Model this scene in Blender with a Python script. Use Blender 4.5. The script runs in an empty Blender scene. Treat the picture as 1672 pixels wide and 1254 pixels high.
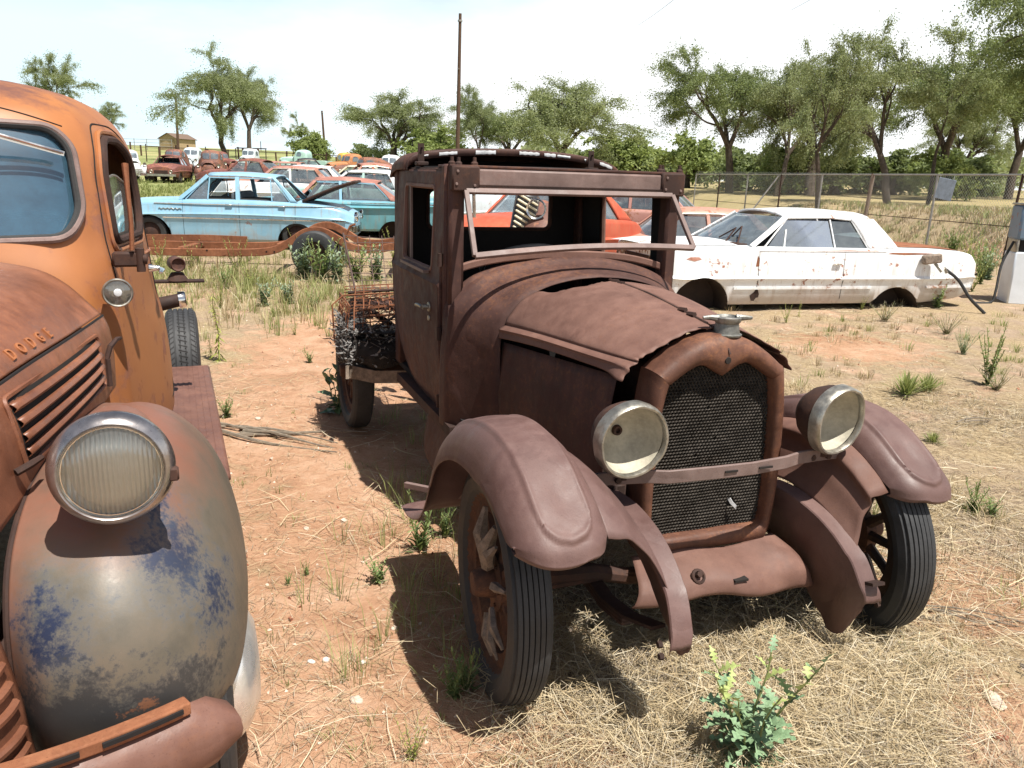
import bpy, bmesh, math, random
import numpy as np
from mathutils import Vector, Matrix, noise as mnoise

rng = np.random.default_rng(7)
random.seed(7)
SC = bpy.context.scene
COL = SC.collection
R = math.radians

# ------------------------------------------------------------------ camera
PITCH, ROLL, CAMH = R(14.584), R(1.798), 1.681
cam_d = bpy.data.cameras.new('camera')
cam = bpy.data.objects.new('camera', cam_d); COL.objects.link(cam)
cam_d.sensor_width = 36; cam_d.lens = 36*1297.28/1672
cam_d.clip_start = .05; cam_d.clip_end = 4000
_r = Vector((1, 0, 0)); _u = Vector((0, math.sin(PITCH), math.cos(PITCH))); _f = Vector((0, math.cos(PITCH), -math.sin(PITCH)))
_ex = _r*math.cos(ROLL) + _u*math.sin(ROLL); _ey = _u*math.cos(ROLL) - _r*math.sin(ROLL)
_m = Matrix((_ex, _ey, -_f)).transposed().to_4x4(); _m.translation = (0, 0, CAMH)
cam.matrix_world = _m
SC.camera = cam

# ------------------------------------------------------------------ sun and sky
SUN = Vector((.295, -.295, 1)).normalized()
sun_el = math.asin(SUN.z); sun_az = math.atan2(SUN.x, SUN.y)
world = bpy.data.worlds.new('World'); SC.world = world; world.use_nodes = True
sun_d = bpy.data.lights.new('sun', 'SUN'); sun_d.energy = 5.0; sun_d.angle = R(.55); sun_d.color = (1, .955, .88)
sun = bpy.data.objects.new('sun', sun_d); COL.objects.link(sun)
sun.rotation_euler = SUN.to_track_quat('Z', 'Y').to_euler(); sun.location = (0, 0, 30)
SC.view_settings.view_transform = 'Standard'; SC.view_settings.look = 'None'
SC.view_settings.gamma = 1; SC.view_settings.use_curve_mapping = False
SC.view_settings.exposure = .66
SC.cycles.max_bounces = 6; SC.cycles.transparent_max_bounces = 24
SC.cycles.sample_clamp_indirect = 6

# ------------------------------------------------------------------ node helpers
def nd(t, typ, ins=None, **at):
    n = t.nodes.new(typ)
    for k, v in at.items(): setattr(n, k, v)
    for k, v in (ins or {}).items():
        s = n.inputs[k]
        if isinstance(v, bpy.types.NodeSocket): t.links.new(v, s)
        else: s.default_value = v
    return n
def c4(c): return (c[0], c[1], c[2], 1)
def cc(v): return c4(v) if isinstance(v, (tuple, list)) else v
def noi(t, vec, scale, detail=4, rough=.55, dist=0):
    return nd(t, 'ShaderNodeTexNoise', {'Vector': vec, 'Scale': scale, 'Detail': detail, 'Roughness': rough, 'Distortion': dist}).outputs[0]
def ramp(t, fac, stops, interp='LINEAR'):
    n = nd(t, 'ShaderNodeValToRGB', {0: fac}); r = n.color_ramp; r.interpolation = interp
    while len(r.elements) < len(stops): r.elements.new(.5)
    for e, (p, c) in zip(r.elements, stops):
        e.position = p; e.color = c4(c) if isinstance(c, (tuple, list)) else (c, c, c, 1)
    return n.outputs[0]
def mix(t, fac, a, b, mode='MIX'):
    n = nd(t, 'ShaderNodeMix', data_type='RGBA', blend_type=mode)
    for i, v in ((0, fac), (6, cc(a)), (7, cc(b))):
        if isinstance(v, bpy.types.NodeSocket): t.links.new(v, n.inputs[i])
        else: n.inputs[i].default_value = v
    return n.outputs[2]
def mth(t, op, a, b=0., clamp=False):
    return nd(t, 'ShaderNodeMath', {0: a, 1: b}, operation=op, use_clamp=clamp).outputs[0]
def mapping(t, vec, scale=(1, 1, 1), loc=(0, 0, 0)):
    return nd(t, 'ShaderNodeMapping', {'Vector': vec, 'Scale': scale, 'Location': loc}).outputs[0]
def bump(t, h, strength=.3, dist=.01, normal=None):
    i = {'Height': h, 'Strength': strength, 'Distance': dist}
    if normal is not None: i['Normal'] = normal
    return nd(t, 'ShaderNodeBump', i).outputs[0]
def newmat(name):
    m = bpy.data.materials.new(name); m.use_nodes = True; t = m.node_tree
    b = t.nodes['Principled BSDF']
    return m, t, b
def setb(t, b, **kw):
    names = {'col': 'Base Color', 'rough': 'Roughness', 'metal': 'Metallic', 'normal': 'Normal', 'alpha': 'Alpha', 'spec': 'Specular IOR Level', 'coat': 'Coat Weight', 'trans': 'Transmission Weight', 'ior': 'IOR', 'coatr': 'Coat Roughness'}
    for k, v in kw.items():
        s = b.inputs[names[k]]
        if isinstance(v, bpy.types.NodeSocket): t.links.new(v, s)
        else: s.default_value = c4(v) if k == 'col' else v
def ocoord(t): return nd(t, 'ShaderNodeTexCoord').outputs['Object']

# sky: Nishita with thin bright summer cloud
def build_world():
    t = world.node_tree; bg = t.nodes['Background']
    sky = nd(t, 'ShaderNodeTexSky', sky_type='NISHITA'); sky.sun_disc = False
    sky.sun_elevation = sun_el; sky.sun_rotation = sun_az
    sky.air_density = 1.0; sky.dust_density = 2.0; sky.ozone_density = 1.0
    gen = nd(t, 'ShaderNodeTexCoord').outputs['Generated']
    sep = nd(t, 'ShaderNodeSeparateXYZ', {0: gen})
    den = mth(t, 'ADD', mth(t, 'MAXIMUM', sep.outputs[2], 0.), .16)
    cmb = nd(t, 'ShaderNodeCombineXYZ', {0: mth(t, 'DIVIDE', sep.outputs[0], den), 1: mth(t, 'DIVIDE', sep.outputs[1], den)})
    n1 = noi(t, cmb.outputs[0], .42, 7, .55, .3)
    n2 = noi(t, mapping(t, cmb.outputs[0], (1, 1, 1), (5, 2, 0)), 1.3, 6, .6, .2)
    # bright summer haze low over the land, thin white cloud in it (thinner to the west), clear blue overhead
    n = mth(t, 'ADD', mth(t, 'MULTIPLY', n1, .65), mth(t, 'MULTIPLY', n2, .35))
    low = nd(t, 'ShaderNodeMapRange', {0: sep.outputs[2], 1: .14, 2: .33, 3: 1., 4: 0.}, clamp=True).outputs[0]
    base = mix(t, low, sky.outputs[0], (11.6, 14.4, 15.6))
    f = mth(t, 'ADD', mth(t, 'ADD', n, mth(t, 'MULTIPLY', low, .20)), mth(t, 'MULTIPLY', sep.outputs[0], .42))
    fac = mth(t, 'MULTIPLY', ramp(t, f, [(.50, 0.), (.72, 1.)]), mth(t, 'ADD', mth(t, 'MULTIPLY', low, .85), .10))
    col = mix(t, fac, base, (15.6, 15.8, 16.0))
    t.links.new(col, bg.inputs[0]); bg.inputs[1].default_value = .050
build_world()

# ------------------------------------------------------------------ geometry helpers
def spl(P, n, closed=False):
    """cubic interpolation of control rows along axis 0"""
    P = np.asarray(P, float); k = len(P)
    if closed: s = np.linspace(0, k, n, endpoint=False)
    else: s = np.linspace(0, k-1, n)
    i = np.minimum(s.astype(int), k-1 if closed else max(k-2, 0)); f = s-i
    f = f.reshape((-1,)+(1,)*(P.ndim-1))
    if closed: g = lambda j: P[j % k]
    else:
        ext = np.concatenate([[2*P[0]-P[1]], P, [2*P[-1]-P[-2]]]); g = lambda j: ext[j+1]
    a, b, c, d = g(i-1), g(i), g(i+1), g(i+2)
    return b + .5*f*(c-a + f*(2*a-5*b+4*c-d + f*(3*(b-c)+d-a)))
def surf(C, nr, nc):
    A = spl(C, nr)
    return np.swapaxes(spl(np.swapaxes(A, 0, 1), nc), 0, 1)
def lerp(xs, ys):
    xs = np.array(xs, float); ys = np.array(ys, float)
    return lambda x: np.interp(x, xs, ys)
def smooth1(xs, ys, n=200):
    """smooth monotone-ish 1D interpolator"""
    xs = np.array(xs, float); ys = np.array(ys, float)
    d = np.gradient(ys, xs)
    def f(x):
        x = np.clip(np.asarray(x, float), xs[0], xs[-1]); i = np.clip(np.searchsorted(xs, x)-1, 0, len(xs)-2)
        h = xs[i+1]-xs[i]; u = (x-xs[i])/h
        return (ys[i]*(1+2*u)*(1-u)**2 + d[i]*h*u*(1-u)**2 + ys[i+1]*u*u*(3-2*u) + d[i+1]*h*u*u*(u-1))
    return f
def inpoly(U, V, poly):
    poly = np.asarray(poly); r = np.zeros(U.shape, bool)
    x0, y0 = poly[:, 0], poly[:, 1]; x1, y1 = np.roll(x0, -1), np.roll(y0, -1)
    for a, b, c, d in zip(x0, y0, x1, y1):
        if b == d: continue
        m = ((b > V) != (d > V)) & (U < (c-a)*(V-b)/(d-b)+a); r ^= m
    return r
def snap(pt, poly):
    p = np.asarray(poly); q = np.roll(p, -1, 0); e = q-p
    t = np.clip(((pt-p)*e).sum(1)/np.maximum((e*e).sum(1), 1e-12), 0, 1)
    c = p+e*t[:, None]; d = ((c-pt)**2).sum(1); i = d.argmin()
    return c[i]
def rrect(u0, u1, v0, v1, r, n=6):
    P = []
    for (cu, cv, a0) in ((u1-r, v1-r, 0), (u0+r, v1-r, 90), (u0+r, v0+r, 180), (u1-r, v0+r, 270)):
        for k in range(n+1):
            a = R(a0+90*k/n); P.append((cu+r*math.cos(a), cv+r*math.sin(a)))
    return np.array(P)
def rpoly(pts, r, n=5):
    """polygon with rounded corners"""
    P = [np.array(p, float) for p in pts]; out = []
    k = len(P); rr = r if isinstance(r, (list, tuple)) else [r]*k
    for i in range(k):
        a, b, c = P[i-1], P[i], P[(i+1) % k]
        d1 = (a-b); d2 = (c-b); l1 = np.linalg.norm(d1); l2 = np.linalg.norm(d2)
        t = min(rr[i], l1*.45, l2*.45); s = b+d1/l1*t; e = b+d2/l2*t
        for j in range(n+1):
            f = j/n; out.append((1-f)**2*s+2*f*(1-f)*b+f*f*e)
    return np.array(out)

class MB:
    def __init__(s): s.v = []; s.f = []; s.m = []; s.n = 0
    def add(s, v, f, mi=0):
        v = np.asarray(v, float).reshape(-1, 3); o = s.n; s.v.append(v); s.n += len(v)
        s.f += [tuple(int(i)+o for i in q) for q in f]; s.m += [mi]*len(f)
        return s
    def grid(s, P, cu=False, cv=False, mi=0):
        P = np.asarray(P, float); n, m = P.shape[:2]; f = []
        for i in range(n if cu else n-1):
            for j in range(m if cv else m-1):
                a, b = (i+1) % n, (j+1) % m
                f.append((i*m+j, a*m+j, a*m+b, i*m+b))
        return s.add(P.reshape(-1, 3), f, mi)
    def box(s, c, d, rot=None, mi=0, taper=1.):
        x, y, z = [k/2 for k in d]; t = taper
        v = np.array([(-x, -y, -z), (x, -y, -z), (x, y, -z), (-x, y, -z), (-x*t, -y*t, z), (x*t, -y*t, z), (x*t, y*t, z), (-x*t, y*t, z)])
        if rot is not None: v = v @ np.array(rot).T
        return s.add(v+np.array(c), [(0, 3, 2, 1), (4, 5, 6, 7), (0, 1, 5, 4), (1, 2, 6, 5), (2, 3, 7, 6), (3, 0, 4, 7)], mi)
    def bbox(s, c, d, b=.01, rot=None, mi=0):
        """box with chamfered vertical & horizontal edges"""
        x, y, z = [k/2 for k in d]; b = min(b, x*.9, y*.9, z*.9); V = []
        for sx in (-1, 1):
            for sy in (-1, 1):
                for sz in (-1, 1):
                    V += [(sx*(x-b), sy*(y-b), sz*z), (sx*(x-b), sy*y, sz*(z-b)), (sx*x, sy*(y-b), sz*(z-b))]
        V = np.array(V)
        if rot is not None: V = V @ np.array(rot).T
        bm = bmesh.new(); bv = [bm.verts.new(p) for p in V]
        bmesh.ops.convex_hull(bm, input=bv); bm.verts.index_update()
        vv = np.array([v.co[:] for v in bm.verts]); ff = [tuple(q.index for q in f.verts) for f in bm.faces]; bm.free()
        return s.add(vv+np.array(c), ff, mi)
    def tube(s, path, r, seg=8, cap=True, closed=False, mi=0, flat=1., up=None):
        P = np.asarray(path, float); n = len(P); r = np.broadcast_to(np.asarray(r, float), (n,))
        if closed: T = np.roll(P, -1, 0)-np.roll(P, 1, 0)
        else: T = np.gradient(P, axis=0)
        T /= np.maximum(np.linalg.norm(T, axis=1), 1e-9)[:, None]
        u = np.array([0, 0, 1.]) if up is None else np.array(up, float)
        if abs(T[0] @ u) > .93 and up is None: u = np.array([1., 0, 0])
        rings = []
        for i in range(n):
            u = u-T[i]*(T[i] @ u); u /= max(np.linalg.norm(u), 1e-9); w = np.cross(T[i], u)
            a = np.linspace(0, 2*np.pi, seg, endpoint=False)+np.pi/seg
            rings.append(P[i]+r[i]*(np.cos(a)[:, None]*u*flat+np.sin(a)[:, None]*w))
        s.grid(np.array(rings), cu=closed, cv=True, mi=mi)
        if cap and not closed:
            o = s.n-n*seg
            s.f.append(tuple(range(o, o+seg))[::-1]); s.f.append(tuple(range(o+(n-1)*seg, o+n*seg))); s.m += [mi, mi]
        return s
    def strip(s, path, w, t, up=(0, 0, 1), mi=0):
        """flat bar of width w (along up) and thickness t along a path"""
        P = np.asarray(path, float); T = np.gradient(P, axis=0); T /= np.linalg.norm(T, axis=1)[:, None]
        U = np.broadcast_to(np.array(up, float), P.shape); U = U-T*(T*U).sum(1)[:, None]; U /= np.linalg.norm(U, axis=1)[:, None]
        W = np.cross(T, U); w = np.broadcast_to(np.asarray(w, float), (len(P),))[:, None]
        ring = np.stack([P+U*w/2+W*t/2, P-U*w/2+W*t/2, P-U*w/2-W*t/2, P+U*w/2-W*t/2], 1)
        s.grid(ring, cv=True, mi=mi); o = s.n-4*len(P)
        s.f += [(o, o+1, o+2, o+3), (s.n-4, s.n-1, s.n-2, s.n-3)]; s.m += [mi, mi]
        return s
    def lathe(s, prof, c, axis=(1, 0, 0), seg=24, mi=0, cap=False, a0=0, a1=360):
        """prof: (along axis, radius)"""
        ax = np.array(axis, float); ax /= np.linalg.norm(ax)
        u = np.cross(ax, (0, 0, 1.)) if abs(ax[2]) < .9 else np.cross(ax, (1., 0, 0)); u /= np.linalg.norm(u); w = np.cross(ax, u)
        full = abs(a1-a0) >= 360
        a = np.radians(np.linspace(a0, a1, seg, endpoint=not full))
        d = np.cos(a)[:, None]*u+np.sin(a)[:, None]*w
        P = np.array([np.array(c)+ax*h+r*d for h, r in prof])
        s.grid(P, cv=full, mi=mi)
        return s
    def sheet(s, S, u0, u1, nu, v0, v1, nv, holes=(), outer=None, mi=0, both=False):
        us = np.linspace(u0, u1, nu+1); vs = np.linspace(v0, v1, nv+1)
        U, V = np.meshgrid(us, vs, indexing='ij')
        cu = (U[:-1, :-1]+U[1:, 1:])/2; cv = (V[:-1, :-1]+V[1:, 1:])/2
        keep = np.ones(cu.shape, bool); polys = list(holes)
        for h in holes: keep &= ~inpoly(cu, cv, h)
        if outer is not None: keep &= inpoly(cu, cv, outer); polys = polys+[outer]
        uv = np.stack([U, V], -1).reshape(-1, 2); m = nv+1
        cnt = np.zeros(len(uv), int); rem = np.zeros(len(uv), int); F = []
        for i in range(nu):
            for j in range(nv):
                q = (i*m+j, (i+1)*m+j, (i+1)*m+j+1, i*m+j+1)
                if keep[i, j]:
                    F.append(q)
                    for k in q: cnt[k] += 1
                else:
                    for k in q: rem[k] += 1
        edge = np.zeros(len(uv), bool)
        if outer is not None:
            E = np.zeros((nu+1, m), bool); E[0] = E[-1] = True; E[:, 0] = E[:, -1] = True; edge = E.ravel()
        for k in np.nonzero((cnt > 0) & ((rem > 0) | edge))[0]:
            best = None
            for p in polys:
                c = snap(uv[k], p); d = ((c-uv[k])**2).sum()
                if best is None or d < best[0]: best = (d, c)
            if best and (rem[k] > 0 or best[0] < ((u1-u0)/nu)**2): uv[k] = best[1]
        used = np.nonzero(cnt > 0)[0]; re = -np.ones(len(uv), int); re[used] = range(len(used))
        P = S(uv[used, 0], uv[used, 1])
        return s.add(np.stack(P, -1) if isinstance(P, tuple) else P, [tuple(re[k] for k in q) for q in F], mi)
    def xf(s, M):
        M = np.array(M); s.v = [v @ M[:3, :3].T+M[:3, 3] for v in s.v]; return s
    def build(s, name, mat=None, parent=None, smooth=40, solid=0, off=0, flip=False, label=None, bevel=0, sub=0, weld=1e-5, kind=None, raw=False):
        V = np.concatenate(s.v) if s.v else np.zeros((0, 3))
        if flip: V = V*np.array([-1, 1, 1])
        me = bpy.data.meshes.new(name)
        F = [q[::-1] for q in s.f] if flip else s.f
        me.from_pydata(V.tolist(), [], F)
        mats = mat if isinstance(mat, (list, tuple)) else [mat]
        for k in mats: me.materials.append(k)
        if len(mats) > 1: me.polygons.foreach_set('material_index', s.m)
        if not raw:
            bm = bmesh.new(); bm.from_mesh(me)
            if weld: bmesh.ops.remove_doubles(bm, verts=bm.verts, dist=weld)
            bmesh.ops.recalc_face_normals(bm, faces=bm.faces)
            bm.to_mesh(me); bm.free()
        o = bpy.data.objects.new(name, me); COL.objects.link(o)
        if parent is not None: o.parent = parent
        if smooth: 
            me.polygons.foreach_set('use_smooth', [True]*len(me.polygons))
            if smooth < 180: me.set_sharp_from_angle(angle=R(smooth))
        if sub:
            k = o.modifiers.new('sub', 'SUBSURF'); k.levels = k.render_levels = sub
        if solid:
            k = o.modifiers.new('solid', 'SOLIDIFY'); k.thickness = solid; k.offset = off
        if bevel:
            k = o.modifiers.new('bevel', 'BEVEL'); k.width = bevel; k.segments = 2; k.limit_method = 'ANGLE'; k.angle_limit = R(35)
        if label: o['label'] = label
        if kind: o['kind'] = kind
        return o
def tag(o, label, cat, group=None):
    o['label'] = label; o['category'] = cat
    if group: o['group'] = group
    return o
def thing(name, label, cat, loc=(0, 0, 0), rz=0, group=None, tilt=None):
    o = bpy.data.objects.new(name, None); COL.objects.link(o); o.empty_display_size = .2
    o.location = loc; o.rotation_euler = (0, 0, rz) if tilt is None else (tilt[0], tilt[1], rz)
    return tag(o, label, cat, group)
def dup(root, loc, rz, label, scale=None, group=None):
    r = root.copy(); COL.objects.link(r); r.location = loc; r.rotation_euler = (0, 0, rz); r['label'] = label
    if group: r['group'] = group
    if scale is not None: r.scale = (scale,)*3 if not hasattr(scale, '__len__') else scale
    for ch in list(root.children):
        c = ch.copy(); COL.objects.link(c); c.parent = r
        for g in list(ch.children):
            d = g.copy(); COL.objects.link(d); d.parent = c
    return r
def rotm(axis, ang): return np.array(Matrix.Rotation(ang, 3, Vector(axis)))

# ------------------------------------------------------------------ terrain
_dl = np.array([0, 8, 13, 17, 30, 54, 80, 105, 150, 200, 260, 400, 3000]); _hl = np.array([0, 0, .1, .2, .4, .75, 1.6, 2.6, 4.3, 6.0, 7.2, 7.4, 8])
_dc = np.array([0, 8, 13, 17, 30, 54, 80, 150, 400, 3000]); _hc = np.array([0, 0, .08, .17, .4, .9, 1.5, 2.4, 3, 6])
_dr = np.array([0, 15, 25, 40, 60, 150, 400, 3000]); _hr = np.array([0, .03, .18, .30, .62, 1.2, 2.0, 5])
def terrain(x, y):
    x = np.asarray(x, float); y = np.asarray(y, float)
    d = np.hypot(x, y); az = np.where(y > .1, x/np.maximum(y, .1), np.sign(x)*3)
    L = np.interp(d, _dl, _hl); Cc = np.interp(d, _dc, _hc); Rr = np.interp(d, _dr, _hr)
    bank = np.clip(((x-11)*.9903+(y-18)*.1386-.35)/2.2, 0, 1); Rr = Rr+.80*bank*bank*(3-2*bank)*np.clip((d-12)/6, 0, 1)      # cut bank beyond the fence
    a = np.clip((az+.28)/.16, 0, 1); a = a*a*(3-2*a); b = np.clip((az-.02)/.2, 0, 1); b = b*b*(3-2*b)
    h = (L*(1-a)+Cc*a)*(1-b)+Rr*b
    f = np.clip((y+10)/16, 0, 1)
    return h*f
def gz(x, y): return float(terrain(x, y))
# ------------------------------------------------------------------ materials
def rust_mat(name, dark, mid, light, speck=(.30, .12, .05), rough=.72, sc=1., spk=.35, streak=.35, metal=0., spec=.35, relief=1.):
    m, t, b = newmat(name); o = ocoord(t)
    n1 = noi(t, o, 2.6*sc, 8, .62, .4); n2 = noi(t, o, 14*sc, 6, .6); n3 = noi(t, mapping(t, o, (9, 9, 1.1)), 2.2*sc, 5, .6)
    f = mth(t, 'ADD', mth(t, 'MULTIPLY', n1, .62), mth(t, 'MULTIPLY', n2, .38))
    col = ramp(t, f, [(.34, dark), (.5, mid), (.66, light)])
    col = mix(t, mth(t, 'MULTIPLY', ramp(t, n3, [(.45, 0.), (.68, 1.)]), streak), col, dark)
    n4 = noi(t, o, 46*sc, 5, .7)
    col = mix(t, mth(t, 'MULTIPLY', ramp(t, mth(t, 'ADD', mth(t, 'MULTIPLY', n4, .6), mth(t, 'MULTIPLY', n1, .4)), [(.52, 0.), (.64, 1.)]), spk), col, speck)
    big = noi(t, mapping(t, o, (1, 1, 1), (7, 3, 1)), 1.1*sc, 4, .6)
    col = mix(t, mth(t, 'MULTIPLY', ramp(t, big, [(.42, 0.), (.66, 1.)]), .45), col, tuple(k*.55 for k in mid))
    pits = ramp(t, noi(t, o, 260, 3, .6), [(.60, 0.), (.68, 1.)]); col = mix(t, mth(t, 'MULTIPLY', pits, .45*relief), col, tuple(k*.5 for k in dark))
    chalk = ramp(t, noi(t, mapping(t, o, (1, 1, .35), (1, 9, 4)), 11*sc, 8, .75), [(.58, 0.), (.72, 1.)]); col = mix(t, mth(t, 'MULTIPLY', chalk, .20), col, tuple(min(1, k*1.55) for k in light))
    n5 = noi(t, o, 190, 4, .7)
    h = mth(t, 'ADD', mth(t, 'MULTIPLY', n5, .5), mth(t, 'ADD', n4, mth(t, 'MULTIPLY', n2, .9)))
    rg = ramp(t, n2, [(.35, rough-.1), (.65, min(1, rough+.12))])
    dent = mth(t, 'ADD', noi(t, o, 3.1, 2, .5), mth(t, 'MULTIPLY', ramp(t, noi(t, mapping(t, o, (1, 1, 1), (2, 5, 8)), 7.5, 1, .4), [(.58, 0.), (.75, 1.)]), .35))
    nb = bump(t, dent, .26*relief, .03)
    setb(t, b, col=col, rough=rg, metal=metal, spec=spec, normal=bump(t, h, .35*relief, .0022, nb))
    return m
def paint_mat(name, base, rustc=(.20, .075, .04), cover=.5, rough=.45, fade=None, top=None, spec=.5, sc=1., topn=.55, coat=0., dust=False):
    """faded paint with rust patches; top = colour of the weathered upward-facing metal"""
    m, t, b = newmat(name); o = ocoord(t)
    n1 = noi(t, o, 1.7*sc, 8, .65, .3); n2 = noi(t, o, 9*sc, 7, .65); n3 = noi(t, o, 60, 4, .6)
    col = mix(t, ramp(t, n1, [(.35, 0.), (.65, 1.)]), base, fade or tuple(min(1, k*1.18) for k in base))
    f = mth(t, 'ADD', mth(t, 'MULTIPLY', n1, .5), mth(t, 'MULTIPLY', n2, .5))
    msk = ramp(t, f, [(cover, 0.), (cover+.05, 1.)])
    r2 = mix(t, n2, rustc, tuple(k*1.8 for k in rustc))
    if top is not None:
        nz = nd(t, 'ShaderNodeSeparateXYZ', {0: nd(t, 'ShaderNodeTexCoord').outputs['Normal']}).outputs[2]
        f2 = mth(t, 'ADD', nz, mth(t, 'MULTIPLY', mth(t, 'SUBTRACT', f, .5), 1.6))
        col = mix(t, ramp(t, f2, [(topn, 0.), (topn+.22, 1.)]), col, top)
    col = mix(t, msk, col, r2)
    if dust:
        zz = nd(t, 'ShaderNodeSeparateXYZ', {0: o}).outputs[2]; dz = mth(t, 'ADD', mth(t, 'MULTIPLY', zz, -1.6), mth(t, 'MULTIPLY', n1, 1.1))
        run = ramp(t, noi(t, mapping(t, o, (9, 9, .8)), 1.6, 6, .7), [(.53, 0.), (.66, 1.)])
        col = mix(t, mth(t, 'MULTIPLY', run, .35), col, (.30, .20, .13)); col = mix(t, mth(t, 'MULTIPLY', ramp(t, dz, [(-.25, 0.), (.25, 1.)]), .55), col, (.34, .24, .165))
    setb(t, b, col=col, spec=spec, coat=coat, rough=mix(t, msk, (rough,)*3, (.85,)*3), normal=bump(t, n3, .08, .002, bump(t, noi(t, o, 2.3, 2), .18, .03)))
    return m
def plain_mat(name, c, rough=.6, metal=0., var=.25, sc=8., bmp=.15, spec=.4, bd=.004):
    m, t, b = newmat(name); o = ocoord(t); n = noi(t, o, sc, 6, .6); n2 = noi(t, o, sc*9, 4, .6)
    lo = tuple(k*(1-var) for k in c); hi = tuple(min(1, k*(1+var)) for k in c)
    col = ramp(t, mth(t, 'ADD', mth(t, 'MULTIPLY', n, .7), mth(t, 'MULTIPLY', n2, .3)), [(.35, lo), (.65, hi)])
    setb(t, b, col=col, rough=ramp(t, n, [(.3, max(.05, rough-.12)), (.7, min(1, rough+.12))]), metal=metal, spec=spec, normal=bump(t, n2, bmp, bd))
    return m
def glass_mat(name, tint=(.75, .85, .85), dust=.25, dust_sky_c=(.45, .42, .36), alpha=.35):
    """thin old automobile glass: reflective, partly see-through, dusty"""
    m, t, b = newmat(name); o = ocoord(t); n = noi(t, o, 5, 6, .65)
    out = t.nodes['Material Output']
    tr = nd(t, 'ShaderNodeBsdfTransparent', {0: c4(tint)}); gl = nd(t, 'ShaderNodeBsdfGlossy', {0: (.9, .95, 1, 1), 1: .04})
    fr = nd(t, 'ShaderNodeFresnel', {0: 1.5}); 
    mx = nd(t, 'ShaderNodeMixShader', {0: mth(t, 'ADD', fr.outputs[0], alpha, True), 1: tr.outputs[0], 2: gl.outputs[0]})
    df = nd(t, 'ShaderNodeBsdfDiffuse', {0: c4(dust_sky_c)})
    mx2 = nd(t, 'ShaderNodeMixShader', {0: mth(t, 'MULTIPLY', ramp(t, n, [(.3, .3), (.75, 1.)]), dust), 1: mx.outputs[0], 2: df.outputs[0]})
    t.links.new(mx2.outputs[0], out.inputs[0]); t.nodes.remove(b)
    return m
M = {}
M['rust'] = rust_mat('brown_rust', (.044, .020, .016), (.078, .036, .028), (.125, .061, .047), (.19, .078, .034), spk=.55, streak=.5)
M['wheel_rust'] = rust_mat('dull_wheel_rust', (.045, .026, .020), (.105, .052, .034), (.19, .090, .052), (.28, .12, .05), rough=.85, sc=2.2, spk=.5)
M['rust_fender'] = rust_mat('purple_brown_rust', (.095, .050, .044), (.140, .078, .068), (.18, .108, .095), (.2, .11, .08), rough=.56, spk=.15, streak=.15, spec=.5)
M['rust_hood'] = rust_mat('warm_brown_rust', (.115, .058, .044), (.170, .089, .068), (.215, .118, .091), (.25, .115, .06), rough=.66, spk=.2, streak=.2)
M['rust_shell'] = rust_mat('orange_brown_rust', (.068, .030, .020), (.125, .054, .034), (.19, .086, .053), (.29, .12, .05), rough=.6, sc=1.6, spk=.55, streak=.5)
M['rust_orange'] = rust_mat('orange_rust', (.13, .048, .022), (.25, .095, .045), (.34, .14, .07), (.42, .2, .1), rough=.85, sc=1.5)
M['rust_dark'] = rust_mat('dark_rust', (.022, .013, .011), (.05, .026, .02), (.09, .043, .03), (.14, .06, .03), rough=.8)
M['rust_frame'] = rust_mat('pinkish_rust', (.13, .085, .075), (.2, .14, .125), (.27, .19, .17), (.16, .07, .05), rough=.55, spk=.3)
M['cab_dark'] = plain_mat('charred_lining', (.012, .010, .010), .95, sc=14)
M['rubber'] = plain_mat('weathered_rubber', (.035, .034, .034), .72, sc=9, bmp=.3, var=.35)
M['rubber_dark'] = plain_mat('dark_rubber', (.03, .03, .03), .75, sc=9, bmp=.3)
M['tread'] = plain_mat('dusty_rubber', (.036, .037, .039), .62, sc=12, var=.3)
M['old_wood'] = plain_mat('weathered_wood', (.23, .18, .14), .85, sc=30, var=.5, bmp=.6)
M['spoke_dark'] = rust_mat('dark_spoke', (.02, .016, .014), (.045, .03, .024), (.10, .05, .03), (.2, .08, .03))
M['nickel'] = rust_mat('tarnished_nickel', (.20, .19, .16), (.40, .38, .33), (.55, .53, .47), (.22, .14, .08), rough=.38, metal=.75, spk=.5, sc=3, streak=.2, relief=.5)
M['reflector'] = plain_mat('dusty_reflector', (.40, .37, .29), .6, .05, .3, 9, .1)
M['chrome'] = plain_mat('chrome', (.72, .72, .70), .16, 1., .15, 14, .03)
M['mesh'] = plain_mat('radiator_wire', (.115, .10, .085), .6, .3, .4, 30)
M['mesh_core'] = plain_mat('radiator_core', (.018, .014, .012), .9)
M['white_flake'] = plain_mat('flaking_white_paint', (.55, .56, .57), .7, sc=20)
M['d_bumper'] = rust_mat('red_brown_rust', (.12, .056, .042), (.175, .086, .064), (.22, .116, .088), (.27, .12, .065), rough=.5, spk=.3)
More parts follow.
